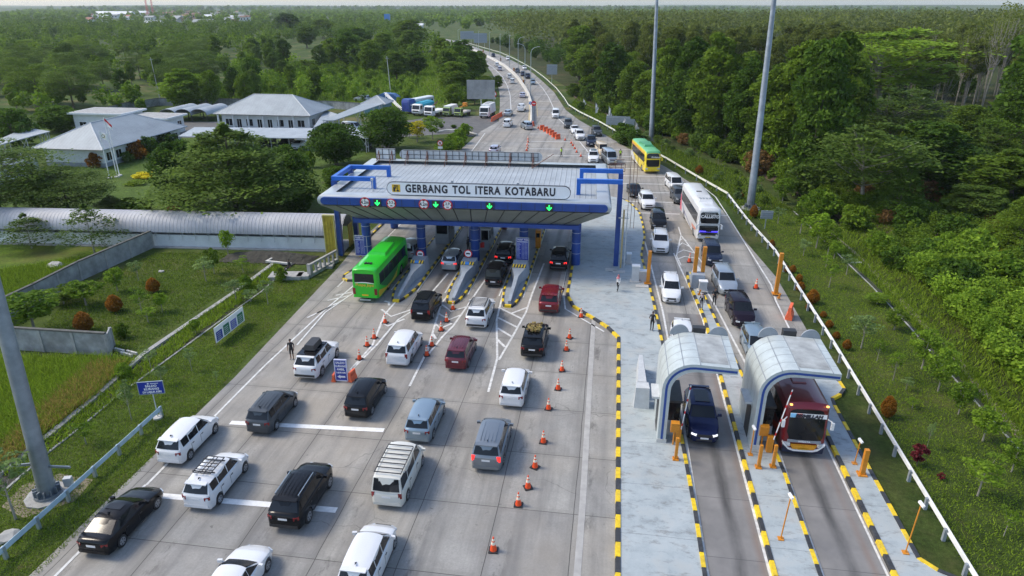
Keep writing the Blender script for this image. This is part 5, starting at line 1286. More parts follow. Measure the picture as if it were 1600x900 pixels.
# red coach
X, Y = fitbus((1186, 560, 1291, 708), 11.9, 2.5, 3.5, PI + R(0))
rb_, rw = coach(9.0, 2.5, 3.5, 12.15, 40.5, PI + R(1.0), 'dark red coach leaving the second arched booth', PC['darkred'], PC['darkred'])
g = MB(); g.box((0, 4.450, 2.82), (2.05, .02, .27), rx=R(8)); bn = g.build('windscreen_banner', M_LETTER, rb_)
text_mesh('banner_lettering', 'BISMILLAH', .29, M_INK, bn, (0, 4.515, 2.82), (PI / 2 - R(8), 0, PI), .008, 1.12, .018, shear=.2)
g = MB(); g.box((.85, 4.465, 2.82), (.34, .02, .25), rx=R(8)); g.build('banner_blue', mat('banner_blue', (.25, .55, .80), .5), bn)
g = MB(); g.box((.50, 4.465, 2.82), (.3, .02, .25), rx=R(8)); g.build('banner_red', mat('banner_red', (.75, .12, .1), .5), bn)
g = MB(); g.bx(-.75, .75, 4.450, 4.525, .82, .86); g.prism([(-.6, 4.350), (.6, 4.350), (.6, 4.530), (-.6, 4.530)], .55, .8, top=[(-.75, 4.350), (.75, 4.350), (.75, 4.530), (-.75, 4.530)]); g.build('gold_grille', mat('gold_grille', (.75, .33, .02), .4, var=.15, scale=12), rb_)
g = MB()
g.yprism([(-1.2, 1.0), (-.85, .62), (-.5, .5), (.5, .5), (.85, .62), (1.2, 1.0), (1.2, .86), (.85, .5), (.55, .4), (-.55, .4), (-.85, .5), (-1.2, .86)], 4.300, 4.535); g.build('white_bumper_line', M_LETTER, rb_)
g = MB(); g.yprism([(-1.18, .85), (-.85, .48), (-.5, .38), (.5, .38), (.85, .48), (1.18, .85), (1.15, .3), (-1.15, .3)], 4.270, 4.510); g.build('lower_bumper', mat('bumper_navy', (.012, .02, .05), .35), rb_)
g = MB(); g.bx(-.95, .95, 4.400, 4.515, 1.0, 1.14); g.build('brand_strip', M_GREY, rb_)
text_mesh('strip_lettering', 'WISATA', .16, M_LETTER, rb_, (0, 4.520, 1.07), (PI / 2, 0, PI), .004, 1.2, .004)
for sx in (-1, 1):
 g = MB(); g.box((sx * 1.02, 4.270, 3.42), (.14, .1, .08)); g.build('marker_lamp', mat('amber_lamp', (1, .45, .1), .3, var=0, emit=1.5), rb_)
g = MB(); g.prism([(-.45, 1.2), (.45, 1.2), (.45, 1.9), (-.45, 1.9)], 3.5, 3.62, top=[(-.38, 1.25), (.38, 1.25), (.38, 1.85), (-.38, 1.85)]); g.build('roof_hatch', PC['darkred'], rb_)
g = MB(); g.prism([(-1.1, -3.4), (1.1, -3.4), (1.1, .3), (-1.1, .3)], 3.5, 3.6); g.build('dark_roof_panel', PC['grey'], rb_)
g = MB(); g.bx(-.95, -.3, -.9, -.1, 3.6, 3.78); g.bx(.35, 1.0, -.9, -.1, 3.6, 3.78); g.build('roof_fan', M_DARK, rb_)
g = MB(); g.bx(-.2, .25, -.8, -.2, 3.6, 3.75); g.build('roof_fan_cover', mat('teal_plastic', (.03, .3, .28), .5), rb_)
side_patch('livery_orange', [(-4.2, .5), (-4.2, 1.9), (-2, 1.5), (.8, .6), (3.6, 1.5), (3.6, 1.0), (1.3, .45)], 1.25, mat('livery_orange', (.55, .06, .02), .4), rb_)
# covered coach in the yard
X, Y = at(644, 176)
cb, _ = coach(10.5, 2.5, 3.3, X + 1.0, Y + 3.2, PI + R(-20), 'parked coach with its front wrapped in a blue tarpaulin', PC['white'], PC['white'])
g = MB(); ys_ = [5.7, 5.5, 4.2, 3.1]; vs = []
for i, y in enumerate(ys_):
 w2 = [1.05, 1.36, 1.36, 1.3][i]; h2 = [2.6, 3.45, 3.5, 3.4][i]
 vs += [(-w2, y, .5), (-w2, y, h2 * .8), (-w2 * .8, y, h2), (w2 * .8, y, h2), (w2, y, h2 * .8), (w2, y, .5)]
g.add(vs, [(i * 6 + k, i * 6 + k + 1, i * 6 + k + 7, i * 6 + k + 6) for i in range(3) for k in range(5)] + [(0, 1, 2, 3, 4, 5)])
g.build('tarpaulin', mat('blue_tarpaulin', (.03, .06, .28), .6, var=.3, scale=1.2, bmp=.5, dirt=.8, dirtcol=(.10, .2, .26)), cb)
# trucks in the yard
def truck(px, py, yaw, label, cabcol, bodykind, sc=1.0, name='truck'):
 X, Y = at(px, py); t = thing(name, label, 'truck', (X, Y, .04), yaw); t.scale = (sc,) * 3
 g = MB(); prof = [(1.9, .45), (3.6, .45), (3.65, 1.3), (3.5, 1.45), (3.25, 2.5), (3.0, 2.65), (2.0, 2.65), (1.9, 2.5)]
 g.xprism(prof, -1.1, 1.1); g.build('cab', cabcol, t)
 g = MB(); g.add([(-.98, 3.52, 1.48), (.98, 3.52, 1.48), (.95, 3.28, 2.42), (-.95, 3.28, 2.42)], [(0, 1, 2, 3)]); g.build('windscreen', M_GLASS, t)
 for sx in (-1, 1):
  g = MB(); g.add([(sx * 1.11, 2.1, 1.5), (sx * 1.11, 3.3, 1.5), (sx * 1.11, 3.12, 2.35), (sx * 1.11, 2.1, 2.35)], [(0, 1, 2, 3)]); g.build('side_window', M_GLASS, t)
  g = MB(); g.box((sx * .85, 3.64, .85), (.35, .08, .2)); g.build('headlight', M_HEAD, t)
  for y in (2.75, -1.6, -2.7):
   w2 = MB(); w2.tube([(sx * .75, y, .48), (sx * 1.05, y, .48)], .48, 18); w2.build('wheel', M_BLACK, t)
 g = MB(); g.bx(-.8, .8, 3.6, 3.68, .95, 1.25); g.bx(-1.05, 1.05, 3.55, 3.7, .45, .62); g.build('grille', M_DARK, t)
 g = MB(); g.bx(-.45, .45, -3.5, 2.0, .6, .85); g.build('chassis', M_DARK, t)
 if bodykind == 'tarp':
  g = MB(); g.bx(-1.2, 1.2, -3.6, 1.8, .9, 1.9); g.build('load_bed', M_WHT, t)
  g = MB(); P = [(-1.25, 1.9), (-1.25, 2.6), (-.6, 3.0), (.6, 3.0), (1.25, 2.6), (1.25, 1.9)]; g.yprism(P, -3.7, 1.85); g.build('tarpaulin', mat('teal_tarpaulin', (.02, .30, .42), .55, var=.15, scale=1.5, bmp=.3), t)
 elif bodykind == 'flat':
  g = MB(); g.bx(-1.15, 1.15, -3.6, 1.6, .9, 1.35); g.build('load_bed', M_WHT, t)
  g = MB(); g.tube([(0, 1.3, 1.3), (0, 1.1, 2.5), (0, -1.6, 3.2)], .14, 8); g.build('tow_boom', M_RUST, t)
 elif bodykind == 'crane':
  g = MB(); g.bx(-1.1, 1.1, -3.4, 1.7, .9, 1.3); g.build('load_bed', M_CONC_L, t)
  g = MB(); g.bx(-.3, .3, .9, 1.5, 1.3, 2.7); g.tube([(0, 1.2, 2.6), (.1, -1.6, 3.0)], .16, 8); g.bx(-.5, .7, -2.4, -1.5, 2.5, 3.6); g.build('lift_arm', M_ORANGE, t)
 elif bodykind == 'box':
  g = MB(); g.prism([(-1.2, -3.6), (1.2, -3.6), (1.2, 1.75), (-1.2, 1.75)], .9, 3.0, top=[(-1.05, -3.5), (1.05, -3.5), (1.05, 1.6), (-1.05, 1.6)]); g.build('tank_body', M_WHT, t)
  g = MB(); [g.bx(-.5, .5, y, y + .5, 3.0, 3.2) for y in (-2.8, -1.2, .4)]; g.build('tank_hatch', M_LIGHTG, t)
 elif bodykind == 'van':
  g = MB(); g.prism([(-1.1, -3.0), (1.1, -3.0), (1.1, 1.89), (-1.1, 1.89)], .5, 2.5, top=[(-.9, -2.9), (.9, -2.9), (.95, 1.8), (-.95, 1.8)]); g.build('van_body', M_WHT, t)
  g = MB(); g.bx(-1.0, 1.0, -2.5, 2.9, 2.5, 3.0); g.build('high_roof', M_WHT, t)
 return t
truck(661, 178, PI + R(-14), 'parked truck under a teal tarpaulin beside the wrapped coach', M_WHT, 'tarp')
truck(680, 181, PI + R(-14), 'parked white tow truck between the teal truck and the green van', M_WHT, 'flat')
truck(705, 180, PI + R(-12), 'parked green fronted van with high white roof', PC['olive'], 'van', .82)
truck(723, 181, PI + R(-14), 'parked green truck with orange lift arm', PC['olive'], 'crane', .82)
truck(762, 182, PI + R(-4), 'parked white tanker truck beside the orange barrier', M_WHT, 'box')
t = thing('tarpaulin_tent', 'blue tarpaulin tent in the grass behind the yard', 'tent', (*at(606, 160), 0), 0)
g = MB(); g.yprism([(-4, 0), (-3.4, 1.6), (-1, 2.6), (2, 2.4), (4.2, 1.0), (4.5, 0)], -1.5, 1.5); g.build('tarpaulin', mat('faded_blue_tarpaulin', (.05, .13, .3), .6, var=.3, scale=1.2, bmp=.4), t)
# ================================================================== SMALL ROAD FURNITURE
# traffic cone prototype
def make_cone():
 t = thing('traffic_cone', '', 'traffic cone')
 g = MB(); g.bx(-.21, .21, -.21, .21, 0, .04); g.build('base', M_BLACK, t)
 g = MB(); g.tube([(0, 0, .04), (0, 0, .36)], [.155, .098], 16); g.tube([(0, 0, .50), (0, 0, .56)], [.074, .062], 16); g.tube([(0, 0, .66), (0, 0, .76)], [.044, .026], 16); g.build('body', M_CONE, t, smooth=40)
 g = MB(); g.tube([(0, 0, .36), (0, 0, .50)], [.1, .076], 16); g.build('reflective_band', mat('cone_band', (.80, .72, .58), .4, var=.05), t, smooth=40)
 g = MB(); g.tube([(0, 0, .56), (0, 0, .66)], [.064, .046], 16); g.build('reflective_band', mat('cone_band', (.80, .72, .58)), t, smooth=40)
 return t
proto = make_cone(); first = [True]
def cone(x, y, label, group, z=.045, lean=0, s=1.0):
 c = proto if first[0] else copy_tree(proto); first[0] = False
 c.location = (x, y, z); c.rotation_euler = (lean, 0, random.Random(int(x * 31 + y * 7)).uniform(-.5, .5)); c.scale = (s * 1.12,) * 3
 tag(c, label, 'traffic cone', group)
row = [(890, 529), (885, 548), (878, 580), (872, 609), (857, 640), (849, 692), (836, 731), (825, 763), (810, 790), (771, 861)]
ordn = ['farthest', 'second farthest', 'third farthest', 'fourth farthest', 'fifth farthest', 'fifth nearest', 'fourth nearest', 'third nearest', 'second nearest', 'nearest']
for (px, py), o_ in zip(row, ordn): cone(*at(px, py), f'orange cone, {o_} in the long row right of the queue', 'cones in the long row right of the queue')
cone(*at(908, 496), 'orange cone alone at the bend of the plaza kerb', 'single cones')
for (px, py), l in (((602, 505), 'nearest to the green bus'), ((601 - 16, 529), 'second from the green bus'), ((574, 541), 'third from the green bus'), ((562, 562), 'fourth, right of the mobile arrow sign')):
 cone(*at(px, py), f'orange cone of the left splitter line, {l}', 'cones on the left splitter line')
for (px, py), l in (((708, 484), 'touching the middle crash cushion'), ((698, 503), 'second from the middle crash cushion'), ((689.5, 517), 'third from the middle crash cushion'), ((675, 541), 'beside the front of the white car'), ((667, 556), 'lowest, left of the dark red car')):
 cone(*at(px, py), f'orange cone of the middle splitter line, {l}', 'cones on the middle splitter line')
for px, py in ((825, 219), (825, 223), (824, 228), (824, 232.5), (823, 236)): cone(*at(px, py), 'orange cone in the short row down the left side beyond the gate', 'cones left beyond the gate')
cone(*at(841, 201), 'lone orange cone left of the orange barriers', 'single cones')
for px, py in ((883, 219.5), (892.5, 224.5), (895, 228), (898, 233), (901, 238.5), (907.5, 245)): cone(*at(px, py), 'orange cone in the slanting row between barriers and officer', 'cones in the slanting row beyond the gate')
cone(*at(1077, 410), 'orange cone at the nose of the exit island', 'single cones', s=1.15)
cone(*at(1181, 451), 'orange cone beside the right yellow height post', 'single cones', s=1.15)
# water filled barriers
def barrier(x, y, rz, label, group, s=1.0):
 t = thing('plastic_barrier', label, 'plastic barrier', (x, y, .045), rz, group); t.scale = (s,) * 3
 g = MB(); P = [(-.24, 0), (.24, 0), (.22, .25), (.11, .5), (.09, .95), (-.09, .95), (-.11, .5), (-.22, .25)]
 g.xprism(P, -.5, .5); g.build('body', M_BAR, t)
 g = MB(); g.bx(-.3, .3, -.13, .13, .55, .75); g.build('painted_recess_shade', mat('barrier_shadow_orange', (.55, .08, .03), .5), t)  # raised block in darker orange: shade of a hollow put into the colour
for k, (px, py) in enumerate(((847, 203), (852.5, 205.5), (857.5, 208.5), (862, 211), (866, 214.5), (871.5, 217.5))):
 barrier(*at(px, py), R(35), 'orange plastic barrier in the slanting row beyond the gate', 'orange barriers in the slanting row', 1.05)
barrier(*at(833, 197), R(80), 'orange plastic barrier at the tip of the concrete median', 'single orange barriers')
barrier(*at(1233, 497), R(70), 'faded orange plastic barrier leaning by the right guardrail', 'single orange barriers', 1.25)
t = thing('barrier_wall', 'long faded orange barrier beside the white tanker truck', 'plastic barrier', (*at(774, 187), .03), R(90) - R(6))
g = MB(); P = [(-.22, 0), (.22, 0), (.1, .5), (.08, 1.0), (-.08, 1.0), (-.1, .5)]
for k in range(5): g.xprism(P, -3.4 + k * 1.9, -1.6 + k * 1.9)
g.build('body', M_BAR, t)
# mobile arrow sign
X, Y = at(535, 597)
t = thing('mobile_sign', 'blue mobile sign with white arrow standing on the road among the queue', 'road sign', (X, Y, .045), R(3))
g = MB(); g.bx(-.42, .42, -.06, .02, .12, 1.78); o = g.build('panel', M_SIGNBLUE, t)
g = MB(); g.bx(-.46, .46, -.075, .03, 1.74, 1.81); g.bx(-.46, .46, -.075, .03, .08, .16); g.bx(-.46, -.40, -.075, .03, .1, 1.8); g.bx(.40, .46, -.075, .03, .1, 1.8); g.build('frame', mat('frame_lavender', (.6, .6, .75), .5), t)
for s, z in (('SALDO', 1.55), ('KURANG', 1.28), ('AMBIL', 1.02), ('LAJUR KIRI', .76)): text_mesh('lettering', s, .23 if len(s) < 8 else .16, M_LETTER, o, (0, -.065, z), (PI / 2, 0, 0), .004, .9, .008)
g = MB(); g.yprism([(.28, .36), (.28, .5), (-.08, .5), (-.08, .58), (-.3, .43), (-.08, .28), (-.08, .36)], -.07, -.061); g.build('arrow', M_LETTER, o)
g = MB(); g.tube([(-.3, .02, 1.2), (-.3, .6, 0)], .02, 5); g.tube([(.3, .02, 1.2), (.3, .6, 0)], .02, 5); g.tube([(-.4, 0, .1), (-.4, -.15, 0)], .02, 5); g.build('stand', M_DARK, t)
barrier(X + .62, Y + .35, R(80), 'red orange barrier right behind the mobile arrow sign', 'single orange barriers', .78)
barrier(X - .62, Y + .1, R(95), 'red orange barrier peeking out left of the mobile arrow sign', 'single orange barriers', .6)
# verge sign
X, Y = at(247, 654)
t = thing('verge_sign', 'blue sign on a thin post in the left verge', 'road sign', (X, Y, .02), R(17))
g = MB(); g.box((0, 0, 2.3), (1.5, .05, .85), ry=0); o = g.build('panel', M_SIGNBLUE, t)
g = MB(); g.box((0, .003, 2.3), (1.58, .045, .93)); g.build('frame', M_GALV, t)
for s, z, k in (('SALDO', 2.44, .22), ('KURANG', 2.22, .22), ('DI LAJUR KIRI', 2.0, .19)): text_mesh('lettering', s, k, M_LETTER, o, (.03, -.03, z), (PI / 2, 0, 0), .004, 1.0, .008)
g = MB(); g.tube([(-.12, 0, 2.62), (-.12, -.035, 2.62)], .06, 8); g.bx(0, .5, -.035, -.026, 2.6, 2.64); g.build('small_logo', M_LETTER, o)
g = MB(); g.tube([(.0, .06, 0), (0, .06, 2.3)], .035, 6); g.tube([(0, .06, 0), (0, .06, .1)], .07, 8); g.build('post', M_LIGHTG, t)
g = MB(); g.prism([(.28 * math.cos(a), .28 * math.sin(a)) for a in [2 * PI * k / 9 for k in range(9)]], -.05, .12); g.build('concrete_foot', M_CONC_L, t)
# verge banner of four panels
A_ = at(339, 541); B_ = at(383, 505); d = Vector((B_[0] - A_[0], B_[1] - A_[1])); L_ = d.length; an = math.atan2(d.y, d.x)
t = thing('verge_banner', 'long white banner with four blue and green panels on the left grass slope', 'banner', (A_[0], A_[1], .02), an)
g = MB(); g.bx(0, L_, -.02, .02, .25, 1.55); o = g.build('cloth', M_LETTER, t)
for k, m in enumerate((M_SIGNBLUE, M_GREENS, mat('panel_lilac', (.12, .13, .45), .5, var=.3), M_GREENS)):
 x = L_ * (.03 + .245 * k); g = MB(); g.bx(x, x + L_ * .19, -.035, -.021, .35, 1.2 if k % 2 else 1.1); p = g.build('panel', m, o)
 g = MB(); [g.bx(x + .1, x + L_ * .15, -.041, -.036, .45 + .16 * j, .51 + .16 * j) for j in range(4)]; g.build('print_lines', M_LIGHTG, p)
g = MB(); [g.tube([(x, .05, 0), (x, .05, 1.6)], .03, 5) for x in (0.02, L_ * .33, L_ * .66, L_ - .02)]; g.build('stake', mat('bamboo', (.25, .2, .1), .7), t)

# ------------------------------------------------------------------ guardrails and median
def rail_run(pts, label, h=.75, wd=.04, post=2.0, top=M_GALV, band=None, conc=False):
 t = thing('guardrail', label, 'guardrail', (pts[0][0], pts[0][1], 0), 0); O = Vector(pts[0])
 P = [Vector(p) - O for p in pts]; g = MB()
 prof = [(-.03, h - .31), (.045, h - .25), (-.02, h - .155), (.045, h - .06), (-.03, h), (-.05, h), (-.05, h - .31)]
 vs = []; n = len(prof)
 for i, p in enumerate(P):
  dd = (P[min(i + 1, len(P) - 1)] - P[max(0, i - 1)]).normalized(); nn = Vector((-dd.y, dd.x))
  for (a, z) in prof: vs.append((p.x + nn.x * a, p.y + nn.y * a, z))
 g.add(vs, [(i * n + k, i * n + (k + 1) % n, (i + 1) * n + (k + 1) % n, (i + 1) * n + k) for i in range(len(P) - 1) for k in range(n)])
 g.build('beam', top, t)
 posts = []
 for a, b in zip(P, P[1:]):
  m = max(1, round((b - a).length / post))
  for k in range(m): posts.append(a.lerp(b, k / m))
 posts.append(P[-1])
 bm_ = MB(); bm_.bx(-.08, .08, -.16, .0, 0, h - .05); me = bm_.mesh('guard_post', M_GREY if conc else M_GALV)
 if len(posts) <= 100:
  for p in posts:
   o = bpy.data.objects.new('post', me); COL.objects.link(o); o.parent = t; o.location = (p.x, p.y, 0)
   o.rotation_euler = (0, 0, conc if isinstance(conc, float) else 0)
 else:
  ordp = posts[:100]
  for p in ordp: o = bpy.data.objects.new('post', me); COL.objects.link(o); o.parent = t; o.location = (p.x, p.y, 0)
  g = MB(); [g.box((p.x, p.y, h / 2), (.16, .16, h)) for p in posts[100:]]; o = g.build('far_posts', M_GREY, t); o['kind'] = 'stuff'
 return t
LR = W((-30, 920), (10, 893), (257, 668));
M_RAILB = mat('pale_blue_steel', (.46, .60, .70), .5, .05, var=.12, scale=2, dirt=.3, dirtcol=(.25, .33, .38))
rail_run([(-28.15, 15), (-28.15, 22), (-28.3, 34.6)], 'pale blue corrugated guardrail along the left verge', .8, top=M_RAILB)
M_RAILW = mat('white_rail_paint', (.60, .61, .60), .45, .1, var=.1, scale=2, dirt=.35, dirtcol=(.4, .4, .38))
RR = [(17.6, 12), (17.7, 27.5), (18.0, 51), (18.0, 72.7), (17.0, 84), (16.4, 96)]
rail_run(RR, 'white guardrail along the exit lanes, grey posts leaning on the grass side', .8, top=M_RAILW, post=2.4, conc=R(-90))
M_RAILC = mat('cream_rail_paint', (.62, .62, .52), .5, .1, var=.1, scale=2, dirt=.35, dirtcol=(.42, .4, .3))
R2 = [(16.4, 96.5)] + W((1088, 282), (1040, 253), (983, 222), (935, 194), (905, 179), (888, 168), (880.7, 156), (869, 141), (850.6, 124), (832, 110), (815, 100), (798, 91), (780, 83.3), (750, 74.6), (725, 66.6))
rail_run(R2, 'cream guardrail curving away along the right of the expressway', .85, top=M_RAILC, post=4, conc=True)
MD = W((831, 195), (830.7, 165), (827, 151), (820.7, 139), (810, 123.5), (800, 113.3), (788, 103.3), (770, 93.2), (750, 83.2), (726, 73))
t = thing('median_barrier', 'pale concrete median barrier curving between the two carriageways', 'concrete barrier', (*MD[0], 0), 0)
g = MB(); O = Vector(MD[0]); P = [Vector(p) - O for p in MD]; prof = [(-.45, .03), (-.3, .3), (-.15, .95), (.15, .95), (.3, .3), (.45, .03)]; vs = []
for i, p in enumerate(P):
 dd = (P[min(i + 1, len(P) - 1)] - P[max(0, i - 1)]).normalized(); nn = Vector((-dd.y, dd.x)); vs += [(p.x + nn.x * a, p.y + nn.y * a, z) for a, z in prof]
g.add(vs, [(i * 6 + k, i * 6 + k + 1, i * 6 + k + 7, i * 6 + k + 6) for i in range(len(P) - 1) for k in range(5)] + [(0, 1, 2, 3, 4, 5)]); g.build('concrete_wall', M_CONC_L, t)
g = MB(); g.add([(p.x * 1.0 + (.0), p.y, .96) for p in P[:3]] + [(p.x, p.y, 1.35) for p in P[:3]], [(0, 1, 4, 3), (1, 2, 5, 4)]); g.build('glare_screen', M_GALV, t)
for px, py, l in ((814.5, 132, 'orange drum lamp on the median nearest the no entry sign'), (800, 112, 'orange drum lamp second along the median'), (779.5, 95.5, 'orange drum lamp third along the median'), (753, 82, 'orange drum lamp fourth along the median'), (732, 75, 'orange drum lamp farthest along the median')):
 x, y = at(px, py); t = thing('median_marker', l, 'marker', (x + .8, y, .04), 0)
 g = MB(); g.tube([(0, 0, 0), (0, 0, 1.5)], .35, 10); g.build('drum', mat('marker_brown_orange', (.35, .14, .04), .6), t)
# round signs on the median tip
def stick_sign(px, py, zc, face, edge, label, r=.55, bar=None, post=M_LIGHTG, plate=False, cat='road sign', pos=None):
 x, y = pos or at(px, py); t = thing('round_road_sign', label, cat, (x, y, .03), 0)
 g = MB(); g.tube([(0, 0, 0), (0, 0, zc)], .04, 6); g.build('post', post, t)
 g = MB(); g.tube([(0, -.04, zc), (0, -.08, zc)], r, 24); o = g.build('disc', edge, t)
 g = MB(); g.tube([(0, -.08, zc), (0, -.09, zc)], r * .78, 24); g.build('face', face, o)
 if bar == 'bar': g = MB(); g.bx(-r * .6, r * .6, -.1, -.091, zc - r * .14, zc + r * .14); g.build('bar', M_LETTER, o)
 if bar == 'diag':
  g = MB(); g.box((0, -.095, zc), (r * 1.6, .01, r * .2), ry=R(45)); g.build('diagonal', M_RED, o)
  g = MB(); g.box((0, -.0925, zc), (r * .5, .004, r * .9)); g.build('symbol', M_INK, o)
 if bar == 'arrow': g = MB(); g.box((0, -.095, zc), (r * .9, .01, r * .3), ry=R(30)); g.build('arrow', M_LETTER, o)
 if plate: g = MB(); g.bx(-.42, .42, -.08, -.04, zc - r - .5, zc - r - .1); g.build('plate', M_LETTER, t)
stick_sign(834, 181, 2.9, M_RED, M_RED, 'red no entry sign with white bar at the median tip', .62, 'bar')
stick_sign(828.6, 180, 2.9, M_SIGNBLUE2, M_LETTER, 'small blue and white round sign at the median tip', .45, 'arrow')
stick_sign(688.5, 243, 2.2, M_LETTER, M_RED, 'red rimmed round sign with diagonal bar in the grass before the yard', .5, 'diag', plate=True)
stick_sign(772, 168, 3.4, M_LETTER, M_RED, 'pair of red rimmed signs under the corner of the billboard', .75, 'diag', plate=True)
# billboard seen from behind
X, Y = at(752, 178); t = thing('billboard', 'large stained grey billboard seen from behind at the yard corner', 'billboard', (X, Y, 0), R(6))
g = MB(); g.bx(-3.4, 3.4, -.15, .15, 3.6, 8.1)
g.build('panel', mat('stained_grey_sheet', (.27, .28, .28), .6, .1, var=.2, scale=.6, dirt=.8, dirtcol=(.42, .42, .40)), t)
g = MB(); g.tube([(0, .3, 0), (0, .3, 4.5)], .13, 8); g.build('post', M_LIGHTG, t)
g = MB(); [g.bx(-3.4 + k * 1.7 - .04, -3.4 + k * 1.7 + .04, -.2, -.151, 3.6, 8.1) for k in range(5)]; g.build('stiffener', M_CONC, t)
# direction signs seen from behind
def back_sign(px, py, w_, z0, z1, label, rz=0, posts=(-.3, .3)):
 x, y = at(px, py); t = thing('sign_back', label, 'road sign', (x, y, 0), rz)
 g = MB(); g.bx(-w_ / 2, w_ / 2, -.05, .05, z0, z1); g.build('panel', mat('bare_sign_back', (.30, .34, .37), .5, .3, var=.12), t)
 g = MB(); [g.bx(-w_ / 2, w_ / 2, -.1, -.051, lerp(z0, z1, k) - .05, lerp(z0, z1, k) + .05) for k in (.25, .5, .75)]; g.build('stiffener', M_GREY, t)
 g = MB(); [g.tube([(w_ * p, .1, 0), (w_ * p, .1, z1)], .07, 6) for p in posts]; g.build('post', M_GALV, t)
back_sign(862, 130, 3.6, 2.9, 6.2, 'grey back of a large direction sign by the right guardrail near the bend', posts=(0,))
back_sign(751, 78, 8, 4, 9.5, 'grey back of a direction sign at the far bend, nearer one', R(15))
back_sign(730, 71, 9, 4, 9, 'grey back of a direction sign at the far bend, farther one', R(15))
back_sign(965, 202, 5.2, .9, 2.8, 'wide grey sign back among the white flags', R(-10))
back_sign(986, 214, 1.1, 1.5, 3.6, 'small narrow sign back between two white flags', 0, (0,))
back_sign(1195, 358, 1.4, 1.3, 2.3, 'small grey sign back in the right verge near the mast foot', 0, (0,))
# white feather flags
for k, (px, py, top_, tilt) in enumerate(((911, 170, 154, 0), (930, 180, 160, .0), (950, 195, 165, 0), (948, 188, 178, .0), (966, 205, 184, -.5), (992.5, 213, 189, .05))):
 x, y = at(px, py); _, zt_ = zat(px, top_, y)
 t = thing('feather_flag', ['white feather flag farthest up the verge', 'white feather flag second up the verge', 'tall white feather flag left of the wide sign back', 'short white feather flag overlapping the tall one', 'slanting white feather flag before the dark bush', 'white feather flag nearest the yellow coach'][k], 'flag', (x, y, 0), 0, 'white flags along the right verge')
 g = MB(); g.tube([(0, 0, 0), (-tilt * zt_ * .9, 0, zt_)], .03, 5); g.build('pole', M_LIGHTG, t)
 g = MB(); N = 8; vs = []
 for j in range(N + 1):
  z = lerp(.6, zt_, j / N); w2 = .75 * math.sin(PI * min(1, (j + .5) / N)) ** .5 * (.9 + .2 * math.sin(j * 2.1)); x0 = -tilt * z * .9
  vs += [(x0, .02, z), (x0 + w2 * .5, .15 * math.sin(j), z - .05), (x0 + w2, .02 + .1 * math.cos(j * 1.3), z - .15)]
 g.add(vs, [(j * 3 + q, j * 3 + q + 1, j * 3 + q + 4, j * 3 + q + 3) for j in range(N) for q in range(2)]); g.build('cloth', mat('flag_white', (.70, .69, .68), .7, var=.12, scale=3, dirt=.5, dirtcol=(.5, .3, .3)), t)
# high masts
def mast(px, py, toppx, toppy, r0, r1, h, label, foot=True):
 x, y = at(px, py); tx, tz = zat(toppx, toppy, y)
 # lean read off the photograph
 k = (tx - x) / tz
 t = thing('high_mast', label, 'mast', (x, y, 0), 0)
 g = MB(); zs = [0.25, h * .12, h * .121, h * .35, h * .351, h * .68, h * .681, h]
 rs = [r0, lerp(r0, r1, .12), lerp(r0, r1, .12) * .97, lerp(r0, r1, .35), lerp(r0, r1, .35) * .96, lerp(r0, r1, .68), lerp(r0, r1, .68) * .96, r1]
 g.tube([(k * z, 0, z) for z in zs], rs, 16); g.build('shaft', M_MAST, t, smooth=40)
 g = MB(); g.tube([(0, 0, .12), (0, 0, .28)], r0 * 1.55, 20); [g.box((r0 * 1.25 * math.cos(a), r0 * 1.25 * math.sin(a), .45), (r0 * .5, .05, .36), rz=a) for a in [2 * PI * q / 12 for q in range(12)]]; g.build('base_flange', M_MAST, t)
 g = MB(); g.prism([(r0 * 2.6 * math.cos(a), r0 * 2.6 * math.sin(a)) for a in [2 * PI * q / 10 for q in range(10)]], -.05, .12); g.build('concrete_foot', M_CONC, t)
 g = MB(); g.tube([(k * h, 0, h - .4), (k * h, 0, h)], 1.2, 14); [g.box((k * h + 1.3 * math.cos(a), 1.3 * math.sin(a), h - .3), (.6, .5, .3), rz=a) for a in [2 * PI * q / 8 for q in range(8)]]; g.build('lamp_ring', M_LIGHTG, t)
 return t
mast(1172, 326, 1206, 30, .52, .22, 34, 'tall grey mast on the right verge cut by the top of the photo, nearer one')
mast(1017.5, 221, 1025.5, 20, .5, .22, 34, 'tall grey mast behind the yellow coach')
m3 = mast(76, 775, 20, 560, .44, .2, 30, 'thick grey mast foot in the left verge leaning to the left')
g = MB(); g.box((1.05, .1, 2.0), (1.5, .08, .12), ry=R(-4)); g.box((-1.1, .0, 1.95), (1.4, .08, .14), ry=R(-12)); g.build('climbing_bracket', M_MAST, m3)
t = thing('cable_box', 'small white cable box beside the foot of the left mast', 'cable box', (*at(109, 760), .0), R(20))
g = MB(); g.bx(-.2, .2, -.15, .15, .1, .62); g.build('casing', M_LIGHTG, t); g = MB(); g.bx(-.3, .3, -.25, .25, 0, .1); g.build('plinth', M_CONC_L, t)
